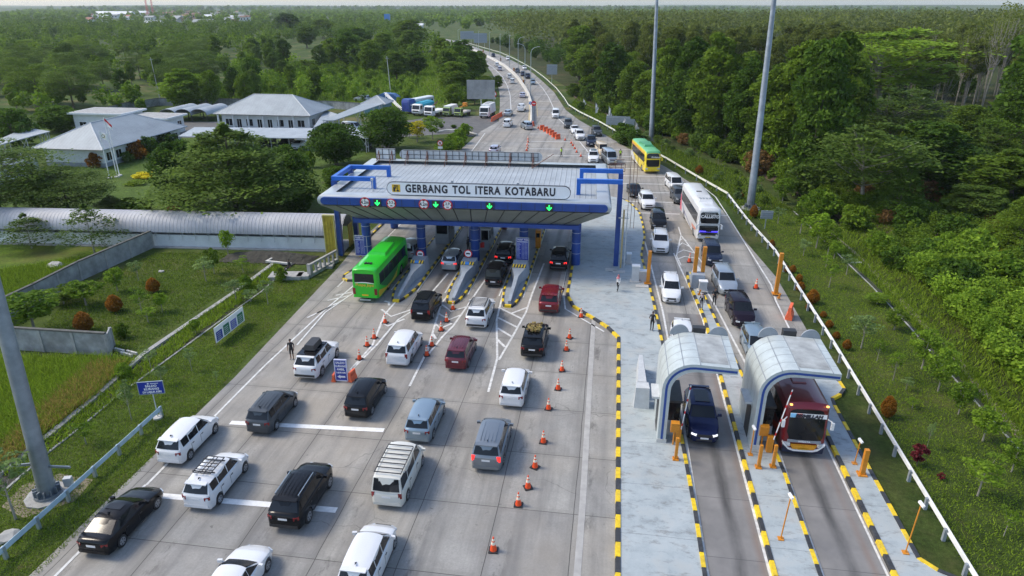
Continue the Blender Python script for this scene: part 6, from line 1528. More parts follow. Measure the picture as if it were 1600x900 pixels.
# street lamps along the far carriageway
def lamp(px, py, toppy, arm, label):
 x, y = at(px, py); _, h = zat(px, toppy, y); h = min(h, 14)
 t = thing('street_lamp', label, 'street lamp', (x, y, 0), 0, 'street lamps along the expressway')
 g = MB(); g.tube([(0, 0, 0), (0, 0, h * .92), (arm * .15, 0, h * .98), (arm * .5, 0, h * 1.02), (arm, 0, h * 1.04)], [.13, .08, .07, .06, .05], 6); g.build('pole', M_GALV, t)
 g = MB(); g.box((arm * 1.15, 0, h * 1.04), (.7, .25, .12)); g.build('lamp_head', M_LIGHTG, t)
lamp(829, 151, 76, 1.9, 'street lamp nearest, beside the no entry sign'); lamp(820, 133, 71, -2, 'street lamp second nearest along the median'); lamp(809.5, 118, 60, 1.8, 'street lamp third nearest along the median')
lamp(796, 107, 57, .2, 'thin street lamp fourth along the median'); lamp(781.5, 97, 55, .2, 'thin street lamp fifth along the median'); lamp(765, 90, 52, .2, 'thin street lamp sixth along the median'); lamp(748, 82, 50, .2, 'thin street lamp farthest along the median')
lamp(716, 62, 46, 1.5, 'street lamp far beyond the bend')
for px, py, tp, l in ((611, 150, 88, 'thin pole in the scrub behind the small square roof'), (250, 155, 90, 'thin leaning pole behind the compound wall')):
 x, y = at(px, py); _, h = zat(px, tp, y); t = thing('utility_pole', l, 'pole', (x, y, 0), 0)
 g = MB(); g.tube([(0, 0, 0), (-.5, 0, h)], [.14, .08], 6); g.build('pole', M_CONC_L, t); g = MB(); g.bx(-1.1, .1, -.05, .05, h - .6, h - .5); g.build('cross_arm', M_GREY, t)
# yellow height posts
def ypost(x, y, h, w_, label, cat='post', group='yellow height posts at the exit lanes', lean=(0, 0)):
 t = thing('yellow_post', label, cat, (x, y, .17), 0, group)
 g = MB(); g.prism([(-w_, -w_), (w_, -w_), (w_, w_), (-w_, w_)], .05, h, top=[(-w_ + lean[0], -w_ + lean[1]), (w_ + lean[0], -w_ + lean[1]), (w_ + lean[0], w_ + lean[1]), (-w_ + lean[0], w_ + lean[1])]); g.build('post', M_ORANGE, t)
 g = MB(); g.bx(-w_ * 2.1, w_ * 2.1, -w_ * 2.1, w_ * 2.1, 0, .06); [g.tube([(a * w_ * 1.6, b * w_ * 1.6, .06), (a * w_ * 1.6, b * w_ * 1.6, .12)], .03, 6) for a in (-1, 1) for b in (-1, 1)]; g.build('base_plate', M_ORANGE, t)
ypost(4.15, 62.4, 3.3, .16, 'yellow post at the plaza kerb beside the white off road car')
ypost(8.45, 62.4, 3.9, .17, 'yellow post on the exit island, left of the pair'); ypost(9.2, 62.6, 3.9, .17, 'yellow post on the exit island, right of the pair')
ypost(15.85, 61.5, 4.0, .16, 'tallest yellow post alone by the right guardrail')
for x, y, l in ((8.75, 60.2, 'short bent yellow stub on the exit island left'), (15.9, 60.4, 'short bent yellow stub by the right yellow post')):
 ypost(x, y, .5, .06, l, 'post stub', 'yellow stubs at the exit lanes', (.1, 0))
# barrier gate cabinets and booms
def boom(x, y, label, a, b, L_=3.0):
 t = thing('barrier_gate', label, 'barrier gate', (x, y, .17), 0)
 g = MB(); g.bx(-.17, .17, -.16, .16, .02, 1.1); g.build('cabinet', M_ORANGE, t)
 g = MB(); d_ = Vector((a, .15, b)).normalized(); p0 = Vector((.12, -.2, 1.0)); g.tube([p0, p0 + d_ * L_], .035, 6); o = g.build('boom', M_LETTER, t)
 g = MB(); [g.tube([p0 + d_ * (L_ * k), p0 + d_ * (L_ * (k + .06))], .039, 6) for k in (.08, .36, .64, .9)]; g.build('red_bands', M_RED, o)
boom(5.0, 36.4, 'yellow barrier gate with raised striped boom beside the navy car', .12, 1, 2.9)
boom(10.35, 36.1, 'yellow barrier gate with raised striped boom beside the red coach', .22, 1, 3.3)
def panel_box(x, y, z, label):
 t = thing('yellow_control_box', label, 'control box', (x, y, .17), 0)
 g = MB(); g.tube([(0, .1, 0), (0, .1, z)], .05, 6); g.build('post', M_ORANGE, t)
 g = MB(); g.box((0, 0, z), (.5, .3, .72), rx=R(12)); g.build('box', M_ORANGE, t)
panel_box(4.7, 35.9, 1.35, 'yellow control box on the plaza edge under the first booth'); panel_box(9.95, 36.3, 1.35, 'yellow control box between the posts before the second booth')
ypost(4.75, 34.5, 1.5, .085, 'short yellow post at the plaza edge below the navy car', group='short yellow posts at the exit booths'); ypost(9.45, 34.4, 1.55, .085, 'short yellow post left of the second barrier gate', group='short yellow posts at the exit booths')
ypost(10.3, 34.6, 1.5, .085, 'short yellow post right of the second control box', group='short yellow posts at the exit booths'); ypost(15.2, 34.6, 1.7, .12, 'yellow post on the right exit island behind the thin camera pole', group='short yellow posts at the exit booths')
def campole(x, y, h, lean, label):
 t = thing('camera_pole', label, 'camera pole', (x, y, .17), 0, 'thin camera poles on the exit islands')
 g = MB(); g.tube([(0, 0, .05), (lean, 0, h)], .035, 6); g.build('pole', M_ORANGE, t)
 g = MB(); g.bx(-.14, .14, -.14, .14, 0, .05); g.build('base_plate', M_ORANGE, t)
 g = MB(); g.box((lean - .05, -.12, h + .08), (.12, .34, .12), rx=R(15), rz=R(20)); g.build('camera', M_LETTER, t)
campole(9.5, 28.6, 2.7, .1, 'tall thin camera pole low on the middle exit island'); campole(15.35, 28.5, 3.0, .1, 'tallest thin camera pole low on the right exit island')
campole(15.1, 35.6, 1.6, .05, 'short thin camera pole on the right exit island'); campole(9.2, 35.6, 1.9, 0, 'thin camera pole at the corner of the second booth')
# pale cabinets on plaza and island
for px, py, w2, h, l in ((982, 413, .22, 1.0, 'small pale pedestal cabinet near the cable duct'), (992, 442, .35, 1.6, 'tall pale cabinet on a pedestal on the plaza'), (1004, 441, .4, 1.0, 'grey white box cabinet beside the first yellow post'), (1097, 457, .35, .95, 'white cabinet on the exit island below the yellow posts')):
 x, y = at(px, py); t = thing('roadside_cabinet', l, 'cabinet', (x, y, .17), 0)
 g = MB(); g.bx(-w2, w2, -.25, .25, .1, h); g.build('casing', M_LIGHTG, t); g = MB(); g.bx(-w2 - .05, w2 + .05, -.32, .3, h, h + .1); g.build('lid', M_WHT, t); g = MB(); g.bx(-w2 - .15, w2 + .15, -.4, .35, 0, .1); g.build('plinth', M_CONC_L, t)
for px, py, l in ((955, 424, 'flat concrete hatch on the plaza left'), (1003, 450, 'long concrete slab hatch beside the yellow post'), (967, 427, 'small concrete hatch on the plaza')):
 x, y = at(px, py); t = thing('access_hatch', l, 'hatch', (x, y, .175), 0); g = MB(); g.bx(-.6, .6, -.3, .3, 0, .05); g.build('lid', M_CONC_L, t)

# ------------------------------------------------------------------ PEOPLE
SKIN = mat('skin', (.23, .12, .075), .55, var=.05); HAIR = mat('black_hair', (.012, .01, .009), .7, var=.1)
def cloth(name, c): return mat('cloth_' + name, c, .85, var=.15, scale=8)
def person(x, y, rz, label, shirt, trousers, pose='stand', hair='short', hijab=None, z=.05, vest=None, h=1.68, shoe=M_DARK, shorts=False, group=None):
 t = thing('person', label, 'person', (x, y, z), rz, group); s = h / 1.7
 J = {'pelvis': (0, 0, .93), 'waist': (0, 0, 1.08), 'chest': (0, .01, 1.3), 'neck': (0, .0, 1.46), 'head0': (0, .015, 1.53), 'head1': (0, .02, 1.62), 'head2': (0, .015, 1.69)}
 sw = {'stand': (.0, .0, .0, .0), 'walk': (.22, -.2, .16, -.18), 'talk': (.03, -.03, .0, .28), 'sit': (0, 0, 0, 0)}[pose]
 for sd_, lg, ar in ((-1, sw[0], sw[2]), (1, sw[1], sw[3])):
  q = 'l' if sd_ < 0 else 'r'
  J[q + 'hip'] = (sd_ * .095, 0, .9)
  if pose == 'sit':
   J[q + 'knee'] = (sd_ * .14, .42, .85); J[q + 'ank'] = (sd_ * .13, .44, .45); J[q + 'toe'] = (sd_ * .14, .6, .42)
  else:
   J[q + 'knee'] = (sd_ * .1, lg * .55 + .02, .49); J[q + 'ank'] = (sd_ * .1, lg - (.06 if lg < 0 else 0), .08 + (.05 if lg < -.1 else 0)); J[q + 'toe'] = (sd_ * .12, lg + .17, .04)
  J[q + 'sho'] = (sd_ * .19, 0, 1.40)
  J[q + 'elb'] = (sd_ * .24, ar * .5 - .03, 1.13);
  wr = (sd_ * .23, ar + .08, .89) if not (pose == 'talk' and sd_ > 0) else (sd_ * .12, .3, 1.15)
  J[q + 'wri'] = wr; d_ = (Vector(wr) - Vector(J[q + 'elb'])).normalized(); J[q + 'palm'] = tuple(Vector(wr) + d_ * .08)
 Rd = {'pelvis': (.15, .105), 'waist': (.13, .095), 'chest': (.165, .11), 'neck': (.055, .055), 'head0': (.06, .07), 'head1': (.082, .098), 'head2': (.06, .07)}
 for q in 'lr': Rd.update({q + 'hip': (.09, .095), q + 'knee': (.058, .06), q + 'ank': (.042, .045), q + 'toe': (.036, .03), q + 'sho': (.062, .065), q + 'elb': (.042, .042), q + 'wri': (.028, .03), q + 'palm': (.035, .022)})
 E_ = [('pelvis', 'waist'), ('waist', 'chest'), ('chest', 'neck'), ('neck', 'head0'), ('head0', 'head1'), ('head1', 'head2')]
 for q in 'lr': E_ += [('pelvis', q + 'hip'), (q + 'hip', q + 'knee'), (q + 'knee', q + 'ank'), (q + 'ank', q + 'toe'), ('chest', q + 'sho'), (q + 'sho', q + 'elb'), (q + 'elb', q + 'wri'), (q + 'wri', q + 'palm')]
 for q, sd_ in (('l', -1), ('r', 1)):
  p = Vector(J[q + 'palm']); d_ = (p - Vector(J[q + 'wri'])).normalized()
  for k in range(4):
   a = q + f'f{k}'; b_ = q + f'g{k}'; o_ = Vector((0, (-.03 + .02 * k), 0)); ln = (.05, .06, .055, .042)[k]
   J[a] = tuple(p + o_ + d_ * ln * .6); J[b_] = tuple(p + o_ + d_ * ln + Vector((-sd_ * .02, 0, 0))); Rd[a] = (.009, .009); Rd[b_] = (.008, .008); E_ += [(q + 'palm', a), (a, b_)]
  J[q + 'th'] = tuple(p + Vector((-sd_ * .02, .05, 0)) - d_ * .01); Rd[q + 'th'] = (.01, .01); E_.append((q + 'wri', q + 'th'))
 names = list(J); me = bpy.data.meshes.new('person_body')
 me.from_pydata([tuple(c * s for c in J[n]) for n in names], [(names.index(a), names.index(b_)) for a, b_ in E_], [])
 o = bpy.data.objects.new('body_src', me); COL.objects.link(o)
 sk = o.modifiers.new('s', 'SKIN'); sk.use_smooth_shade = True
 for i, n in enumerate(names):
  v = me.skin_vertices[0].data[i]; v.radius = tuple(c * s for c in Rd[n]); v.use_root = (n == 'pelvis')
 ss = o.modifiers.new('u', 'SUBSURF'); ss.levels = 1; ss.render_levels = 1
 dg = bpy.context.evaluated_depsgraph_get(); dg.update()
 m2 = bpy.data.meshes.new_from_object(o.evaluated_get(dg)); bpy.data.objects.remove(o)
 ms = [SKIN, shirt, trousers, shoe]
 m2.materials.clear(); [m2.materials.append(q) for q in ms]
 idx = []
 for p in m2.polygons:
  c = p.center / s
  if pose == 'sit' and c.y > .2 and c.z < .98 and abs(c.x) < .2: k = 2 if c.z > .5 else 3
  elif c.z < .1: k = 3
  elif abs(c.x) > .185 and c.z < 1.42: k = 1 if c.z > (1.22 if shorts else 1.0) or hijab else 0
  elif c.z < .95: k = 2 if not (shorts and c.z < .5) else 0
  elif c.z < 1.47: k = 1
  else: k = 0
  if pose == 'talk' and c.y > .16 and c.z > 1.05 and k != 3 and c.x > .02: k = 0
  idx.append(k)
 m2.polygons.foreach_set('material_index', idx); m2.polygons.foreach_set('use_smooth', [True] * len(idx))
 b = bpy.data.objects.new('body', m2); COL.objects.link(b); b.parent = t
 # face: nose, eyes, mouth
 g = MB(); g.add([(c[0] * s, c[1] * s, c[2] * s) for c in ((-.014, .112, 1.60), (.014, .112, 1.60), (0, .135, 1.595), (0, .112, 1.635))], [(0, 1, 2), (1, 3, 2), (3, 0, 2), (0, 3, 1)]); g.build('nose', SKIN, b)
 g = MB(); [g.box((k * .032 * s, .108 * s, 1.632 * s), (.024 * s, .012 * s, .012 * s)) for k in (-1, 1)]; g.build('eyes', HAIR, b)
 g = MB(); g.box((0, .102 * s, 1.565 * s), (.045 * s, .012 * s, .01 * s)); g.build('mouth', mat('lips', (.2, .06, .05), .6), b)
 # hair or head scarf as a cap following the skull
 bm = bmesh.new(); bmesh.ops.create_icosphere(bm, subdivisions=2, radius=1)
 for v in bm.verts:
  v.co = Vector((v.co.x * .098 * s, (v.co.y * .112 - .004) * s, v.co.z * .11 * s + 1.635 * s))
 kill = [f for f in bm.faces if (f.calc_center_median().z < (1.60 if not hijab else 1.52) * s or (f.calc_center_median().y > .05 * s and f.calc_center_median().z < (1.665) * s))]
 bmesh.ops.delete(bm, geom=kill, context='FACES')
 if hijab:
  bmesh.ops.create_cone(bm, segments=12, radius1=.2 * s, radius2=.095 * s, depth=.24 * s, matrix=Matrix.Translation((0, -.01 * s, 1.45 * s)), cap_ends=False)
 hm = bpy.data.meshes.new('hair'); bm.to_mesh(hm); bm.free(); hm.materials.append(hijab or HAIR); hm.polygons.foreach_set('use_smooth', [True] * len(hm.polygons))
 ho = bpy.data.objects.new('head_scarf' if hijab else 'hair', hm); COL.objects.link(ho); ho.parent = t
 if vest:
  g = MB(); g.tube([(0, 0, 1.0 * s), (0, 0, 1.15 * s), (0, .01, 1.32 * s), (0, 0, 1.43 * s)], [.155 * s, .15 * s, .185 * s, .14 * s], 12, caps=False); g.build('safety_vest', vest, t, smooth=60)
 return t
BLK = cloth('black', (.016, .017, .02)); WH = cloth('white', (.6, .6, .6)); GRYC = cloth('grey', (.25, .24, .26)); PINK = cloth('pink', (.48, .16, .19))
person(*at(457, 562), R(190), 'man in black t-shirt and black shorts standing by the white off road car', BLK, BLK, 'stand', shorts=True)
person(*at(1018, 519), R(165), 'man all in black standing on the plaza, nearest to the arched booths', BLK, BLK, 'talk', z=.18)
person(*at(965, 457), R(150), 'woman with pink head scarf walking across the plaza', WH, BLK, 'walk', hijab=PINK, z=.18, h=1.6)
person(*at(1095, 487), R(200), 'woman in black jacket and grey trousers on the exit island', BLK, GRYC, 'stand', hijab=cloth('rose_grey', (.3, .24, .25)), z=.18, h=1.58)
person(*at(1115, 480), R(170), 'man in black leaning towards the dark family car', BLK, BLK, 'talk', z=.18)
HV = mat('hi_vis_yellow', (.50, .80, .06), .7, var=.05)
person(*at(877, 246), R(120), 'officer in yellow safety vest walking between the cones beyond the gate', BLK, BLK, 'walk', vest=HV, z=.05, h=1.75)
person(*at(969, 249), R(180), 'officer in yellow safety vest standing by the silver passenger van', BLK, BLK, 'stand', vest=HV, z=.05, h=1.75)
person(*at(732, 396), R(60), 'person in black beside the toll booth on the middle island', BLK, BLK, 'talk', z=.2)
sx_, sy_ = at(453, 424); person(sx_, sy_, R(150), 'person in black sitting on a concrete slab by the ditch', BLK, BLK, 'sit', z=-.38)
# ================================================================== BUILDINGS AND WALLS ON THE LEFT
M_ROOFG = m_corr('grey_sheet_roof_x', (.31, .35, .375), .6, 0, dark=.8, dirt=.25)
M_ROOFY = m_corr('grey_sheet_roof_y', (.31, .35, .375), .6, 1, dark=.8, dirt=.25)
def windows(t, wallx, y0, y1, n, axis='y', z0=1.0, z1=2.3, wd=1.3, off=.06, doors=()):
 """windows on a wall plane: axis 'y' = wall runs along y at x=wallx (facing +x); axis 'x' = runs along x at y=wallx (facing -y)"""
 for k in range(n):
  c = lerp(y0, y1, (k + .5) / n); dr = k in doors; a, b = (0.1 if dr else z0), z1; w2 = (.5 if dr else wd / 2)
  g = MB()
  def B(u0, u1, v0, v1, d0, d1):
   if axis == 'y': g.bx(wallx + d0, wallx + d1, u0, u1, v0, v1)
   else: g.bx(u0, u1, wallx - d1, wallx - d0, v0, v1)
  B(c - w2 - .08, c + w2 + .08, a - .08, a, 0, off + .02); B(c - w2 - .08, c + w2 + .08, b, b + .08, 0, off + .02); B(c - w2 - .08, c - w2, a, b, 0, off + .02); B(c + w2, c + w2 + .08, a, b, 0, off + .02); B(c - .03, c + .03, a, b, 0, off + .02)
  f_ = g.build('door_frame' if dr else 'window', M_WHT, t)
  g = MB(); B(c - w2, c + w2, a, b, .0, off); g.build('door_pane' if dr else 'pane', M_GLASS, f_)
def hip(name, label, x0, x1, y0, y1, ze, zr, axis, ov=.9, wall=M_WALLW, base=True, ridge_in=None):
 cx, cy = (x0 + x1) / 2, (y0 + y1) / 2; t = thing(name, label, 'building', (cx, cy, 0), 0)
 X0, X1, Y0, Y1 = x0 - cx, x1 - cx, y0 - cy, y1 - cy
 g = MB(); g.prism([(X0 + ov, Y0 + ov), (X1 - ov, Y0 + ov), (X1 - ov, Y1 - ov), (X0 + ov, Y1 - ov)], 0, ze - .05); g.build('wall', wall, t)
 if base: g = MB(); q = ov - .04; g.prism([(X0 + q, Y0 + q), (X1 - q, Y0 + q), (X1 - q, Y1 - q), (X0 + q, Y1 - q)], 0, .7); g.build('dark_base', M_GREY, t)
 r = ridge_in if ridge_in else min(X1, Y1)
 if axis == 'y': A, B_ = (0, Y0 + r, zr), (0, Y1 - r, zr)
 else: A, B_ = (X0 + r, 0, zr), (X1 - r, 0, zr)
 c = [(X0, Y0, ze), (X1, Y0, ze), (X1, Y1, ze), (X0, Y1, ze)]; v = c + [A, B_]
 g = MB()
 F_ = [(0, 1, 4), (1, 2, 5, 4), (2, 3, 5), (3, 0, 4, 5)] if axis == 'y' else [(0, 1, 5, 4), (1, 2, 5), (2, 3, 4, 5), (3, 0, 4)]
 mi = [0, 1, 0, 1] if axis == 'y' else [0, 1, 0, 1]
 for f, m in zip(F_, mi): g.add([v[i] for i in f], [tuple(range(len(f)))], m)
 g.add([(p[0], p[1], ze - .12) for p in c], [(0, 1, 2, 3)], 0)
 rf = g.build('roof', [M_ROOFG, M_ROOFY], t)
 g = MB()
 for a, b in ((0, 4), (1, 4 if axis == 'y' else 5), (2, 5), (3, 5 if axis == 'y' else 4), (4, 5)): g.tube([v[a], v[b]], .1, 6)
 g.build('ridge_cap', M_LIGHTG, rf)
 g = MB();
 for a, b in ((0, 1), (1, 2), (2, 3), (3, 0)):
  g.tube([(v[a][0], v[a][1], ze - .06), (v[b][0], v[b][1], ze - .06)], .1, 4)
 g.build('gutter', M_GREY, rf)
 return t, (X0 + ov, X1 - ov, Y0 + ov, Y1 - ov)
b1, e1 = hip('office_building', 'long white office with a large grey hip roof beside the flagpoles', -95.1, -82.2, 100.7, 124.5, 3.2, 6.4, 'y', 1.1)
windows(b1, e1[1], e1[2] + .3, e1[3] - .3, 9, 'y', doors=(2, 6)); windows(b1, e1[2], e1[0] + 8, e1[1] - .4, 1, 'x')
b2, e2 = hip('office_building', 'white office with grey hip roof and a porch of white columns', -85.2, -63.2, 139, 152, 3.5, 6.9, 'x', 1.2)
windows(b2, e2[2], e2[0] + .4, e2[1] - .4, 8, 'x', .9, 2.3, 1.5, doors=(1, 3, 4, 6)); windows(b2, e2[1], e2[2], e2[3], 2, 'y')
g = MB()
for k in range(7): x = lerp(-10.3, 10.3, k / 6); g.bx(x - .15, x + .15, -6.1, -5.8, 0, 3.4)
split(g, 'porch_column', M_WALLW, b2)
b3, e3 = hip('outbuilding', 'small white building mostly hidden by spreading trees at the left edge', -100, -88.5, 84, 96, 3.0, 5.4, 'x', .9); windows(b3, e3[1], e3[2], e3[3], 3, 'y')
def flat(name, label, x0, x1, y0, y1, h, cat='building', roofm=M_CONC, n=3):
 t = thing(name, label, cat, ((x0 + x1) / 2, (y0 + y1) / 2, 0), 0); a, b = (x1 - x0) / 2, (y1 - y0) / 2
 g = MB(); g.bx(-a, a, -b, b, 0, h); g.build('wall', M_WALLW, t)
 g = MB(); g.bx(-a - .7, a + .7, -b - .7, b + .7, h, h + .35); rf = g.build('roof', M_WHT, t)
 g = MB(); g.bx(-a - .4, a + .4, -b - .4, b + .4, h + .35, h + .37); g.build('roof_felt', roofm, rf)
 windows(t, -b, -a + .3, a - .3, n, 'x', 1.6, 2.4, 1.6); windows(t, a, -b + .3, b - .3, 2, 'y', 1.6, 2.4, 1.3)
X, Y = at(148, 190); flat('pump_house', 'white flat roofed block behind the big hip roof, left and taller one', -112, -101, 131, 138, 4.0)
flat('pump_house', 'white flat roofed block behind the big hip roof, right and lower one', -99.5, -91, 131, 137, 3.3)
# small square hip roof by the yard
hip('guard_house', 'small square blue grey hip roof at the corner of the service yard', *(lambda a, b: (a[0], b[0], a[1], a[1] + 6.5))(at(563, 162, 3), at(602, 163, 3)), 3.0, 4.6, 'x', .5, base=False, wall=mat('teal_wall', (.12, .25, .3), .7))
# barrel carports
for k in range(3):
 x, y = at(268 + 24 * k, 190); t = thing('barrel_carport', ['left', 'middle', 'right'][k] + ' of the three grey barrel roofs between the offices', 'carport', (x, y + 4, 0), 0, 'three barrel carports')
 g = MB(); r = 2.1; P = [(r * math.cos(a), 1.7 + 1.3 * math.sin(a)) for a in [PI * q / 12 for q in range(13)]]; P += [(.95 * p[0], p[1] - .1) for p in P[::-1]]
 g.yprism(P, -5, 5); g.build('barrel_roof', M_ROOF3, t, smooth=40)
 g = MB(); [g.tube([(sx * 2, yy, 0), (sx * 2, yy, 1.75)], .06, 6) for sx in (-1, 1) for yy in (-4.8, 0, 4.8)]; [g.tube([(1.98 * math.cos(PI * q / 10), -5.05, 1.7 + 1.2 * math.sin(PI * q / 10)) for q in range(11)], .05, 5)]; g.build('frame', M_DARK, t)
# long carport
A_, B_, C_, D_ = at(278, 213, 2.5), at(484, 216, 2.5), at(489, 200, 2.9), at(304, 198.6, 2.9)
t = thing('carport', 'long low carport roof in front of the middle office', 'carport', (A_[0], A_[1], 0), 0)
g = MB(); q = [(p[0] - A_[0], p[1] - A_[1], z) for p, z in ((A_, 2.5), (B_, 2.5), (C_, 2.9), (D_, 2.9))]; g.add(q + [(a, b, c - .12) for a, b, c in q], [(0, 1, 2, 3), (7, 6, 5, 4), (0, 4, 5, 1), (1, 5, 6, 2), (2, 6, 7, 3), (3, 7, 4, 0)]); g.build('roof', M_ROOF3, t)
g = MB()
for k in range(8):
 for a, b, z in ((q[0], q[1], 2.4), (q[3], q[2], 2.8)): x, y = lerp(a[0], b[0], (k + .1) / 7.3), lerp(a[1], b[1], (k + .1) / 7.3) ; g.tube([(x, y + (.3 if z < 2.6 else -.3), 0), (x, y + (.3 if z < 2.6 else -.3), z)], .07, 6)
split(g, 'post', M_GREY, t)
# big mono-pitch roof
P4 = [(*at(504, 188, 3.3), 3.3), (*at(522, 188, 3.3), 3.3), (*at(600, 161.5, 4.5), 4.5), (*at(566, 162, 4.5), 4.5)]
def mono(label, P4, matr, posts=True, name='sloping_roof'):
 O = P4[0]; t = thing(name, label, 'shed roof', (O[0], O[1], 0), 0); q = [(p[0] - O[0], p[1] - O[1], p[2]) for p in P4]
 g = MB(); g.add(q + [(a, b, c - .14) for a, b, c in q], [(0, 1, 2, 3), (7, 6, 5, 4), (0, 4, 5, 1), (1, 5, 6, 2), (2, 6, 7, 3), (3, 7, 4, 0)]); g.build('roof', matr, t)
 g = MB()
 for a, b in ((0, 1), (1, 2), (3, 2), (0, 3)):
  for k in (.08, .5, .92): x, y, z = (lerp(q[a][i], q[b][i], k) for i in range(3)); x *= .98; g.tube([(x, y, 0), (x, y, z - .1)], .08, 6)
 for k in (.1, .5, .9): x, y, z = (lerp(q[1][i], q[2][i], k) for i in range(3)); g.tube([(x - 1.5, y, .1), (x, y, z - .15)], .06, 5); g.tube([(x - 1.5, y, z - .15), (x, y, .5)], .06, 5)
 g.build('frame', M_LIGHTG, t); return t
mono('large sloping grey roof rising towards the service yard', P4, M_ROOFG)
mono('small pale lean to roof at the right end of the middle office', [(*at(489, 200, 2.4), 2.4), (*at(518, 186, 2.4), 2.4), (*at(530, 179, 3.0), 3.0), (*at(508, 172, 3.0), 3.0)], M_ROOF3)
mono('grey ribbed lean to roof between the two round trees', [(*at(528, 214, 2.6), 2.6), (*at(576, 216, 2.6), 2.6), (*at(568, 201, 2.9), 2.9), (*at(538, 201, 2.9), 2.9)], M_ROOFG)
mono('grey carport roof at the far left edge behind the trees', [(*at(-20, 226, 2.6), 2.6), (*at(0, 226, 2.6), 2.6), (*at(78, 205, 3.0), 3.0), (*at(40, 199, 3.0), 3.0)], M_ROOF3)
# white lattice tower leaning by the yard
t = thing('lattice_boom', 'white lattice boom lying slantwise beside the sloping roof', 'lattice boom', (*at(616, 172), 0), 0)
g = MB(); a = Vector((-3.6, 4, 3.4)); b = Vector((2.6, -3, .5))
for dx, dz in ((0, 0), (.45, 0), (0, .45), (.45, .45)): g.tube([a + Vector((dx, 0, dz)), b + Vector((dx, 0, dz))], .06, 4)
for k in range(12): p = a.lerp(b, k / 12); p2 = a.lerp(b, (k + 1) / 12); g.tube([p, p2 + Vector((.45, 0, 0))], .04, 4); g.tube([p + Vector((0, 0, .45)), p2 + Vector((.45, 0, .45))], .04, 4)
g.tube([a + Vector((.2, 0, .2)), (-3.4, 4, 0)], .07, 5); g.tube([b, (2.6, -3, 0)], .07, 5); g.build('truss', M_LETTER, t)
# flagpoles
x, y = at(183, 277);
for k, (px, py, tp, l) in enumerate(((183.5, 277, 184, 'tall white flagpole with a red and white flag'), (187, 275, 190, 'plain white pole right beside the flagpole'), (171.5, 279, 205, 'shorter flagpole with a white emblem flag'))):
 x, y = at(px, py); _, h = zat(px, tp, y); t = thing('flagpole', l, 'flagpole', (x, y, 0), 0)
 g = MB(); g.tube([(0, 0, 0), (-.12 * (k < 2), 0, h)], [.08, .05], 8); g.build('pole', M_LETTER, t); g = MB(); g.tube([(0, 0, 0), (0, 0, .2)], .4, 10); g.build('foot', M_CONC_L, t)
 if k == 0:
  g = MB(); vs = []
  for i in range(6):
   for j in range(3): vs.append((-.1 + i * .22, .08 * math.sin(i * 1.2), h - .1 - j * .42 - i * .20))
  g.add(vs, [(i * 3 + j, i * 3 + j + 1, i * 3 + j + 4, i * 3 + j + 3) for i in range(5) for j in range(2)]); g.m = [k_ % 2 for k_ in range(10)]; g.build('flag', [M_RED, M_LETTER], t)
 if k == 2:
  g = MB(); vs = []
  for i in range(6):
   for j in range(3): vs.append((i * .26, .08 * math.sin(i * 1.2), h - .1 - j * .5 - i * .07))
  g.add(vs, [(i * 3 + j, i * 3 + j + 1, i * 3 + j + 4, i * 3 + j + 3) for i in range(5) for j in range(2)]); o = g.build('flag', M_LETTER, t)
  g = MB(); g.tube([(.62, -.14, h - .75), (.62, -.13, h - .75)], .27, 16); em = g.build('emblem', mat('emblem_olive', (.25, .22, .08), .6), o)
  g = MB(); g.tube([(.62, -.16, h - .75), (.62, -.141, h - .75)], .17, 16); g.build('emblem_centre', M_LETTER, em)
# vaulted covered walkway with white parapet
A_ = Vector((-84, 63.3)); B_ = Vector((-28.4, 67.6)); D_ = B_ - A_; L_ = D_.length; an = math.atan2(D_.y, D_.x)
t = thing('covered_walkway', 'long covered walkway with ribbed silver barrel roof and white parapet wall', 'covered walkway', (A_.x, A_.y, 0), an)
g = MB(); g.bx(0, L_ - 2.0, 0, .18, 0, 1.45); g.build('parapet_wall', M_WALLW, t)
g = MB(); g.bx(0, L_ - 1.5, 2.95, 3.1, 0, 1.45); g.build('rear_wall', M_WALLW, t)
g = MB(); g.bx(0, L_, -.5, 3.6, 0, .12); g.build('floor_slab', M_CONC, t)
g = MB(); P = [(1.55 - 1.95 * math.cos(a), 1.85 + 1.85 * math.sin(a)) for a in [PI * q / 14 for q in range(15)]]; P += [(1.55 + .97 * (p[0] - 1.55), p[1] - .06) for p in P[::-1]]
g.xprism(P, 0, L_);
M_VAULT = m_corr('ribbed_vault', (.38, .39, .42), .42, 0, dark=.6, dirt=.3)
g.build('barrel_roof', M_VAULT, t, smooth=40)
g = MB()
n = int(L_ / 1.5)
for k in range(n + 1):
 x = k * 1.5; g.tube([(x, -.25, .9), (x, -.05, 1.3), (x, -.38, 1.9)], .035, 5); g.tube([(x, .08, 1.4), (x, .08, 2.3)], .05, 5); g.tube([(x, 3.0, 1.4), (x, 3.0, 2.3)], .05, 5)
g.build('brackets', M_LIGHTG, t)
g = MB(); g.bx(L_ + .1, L_ + .2, 1.2, 2.6, .1, 2.6); g.build('yellow_screen', M_YS, t)
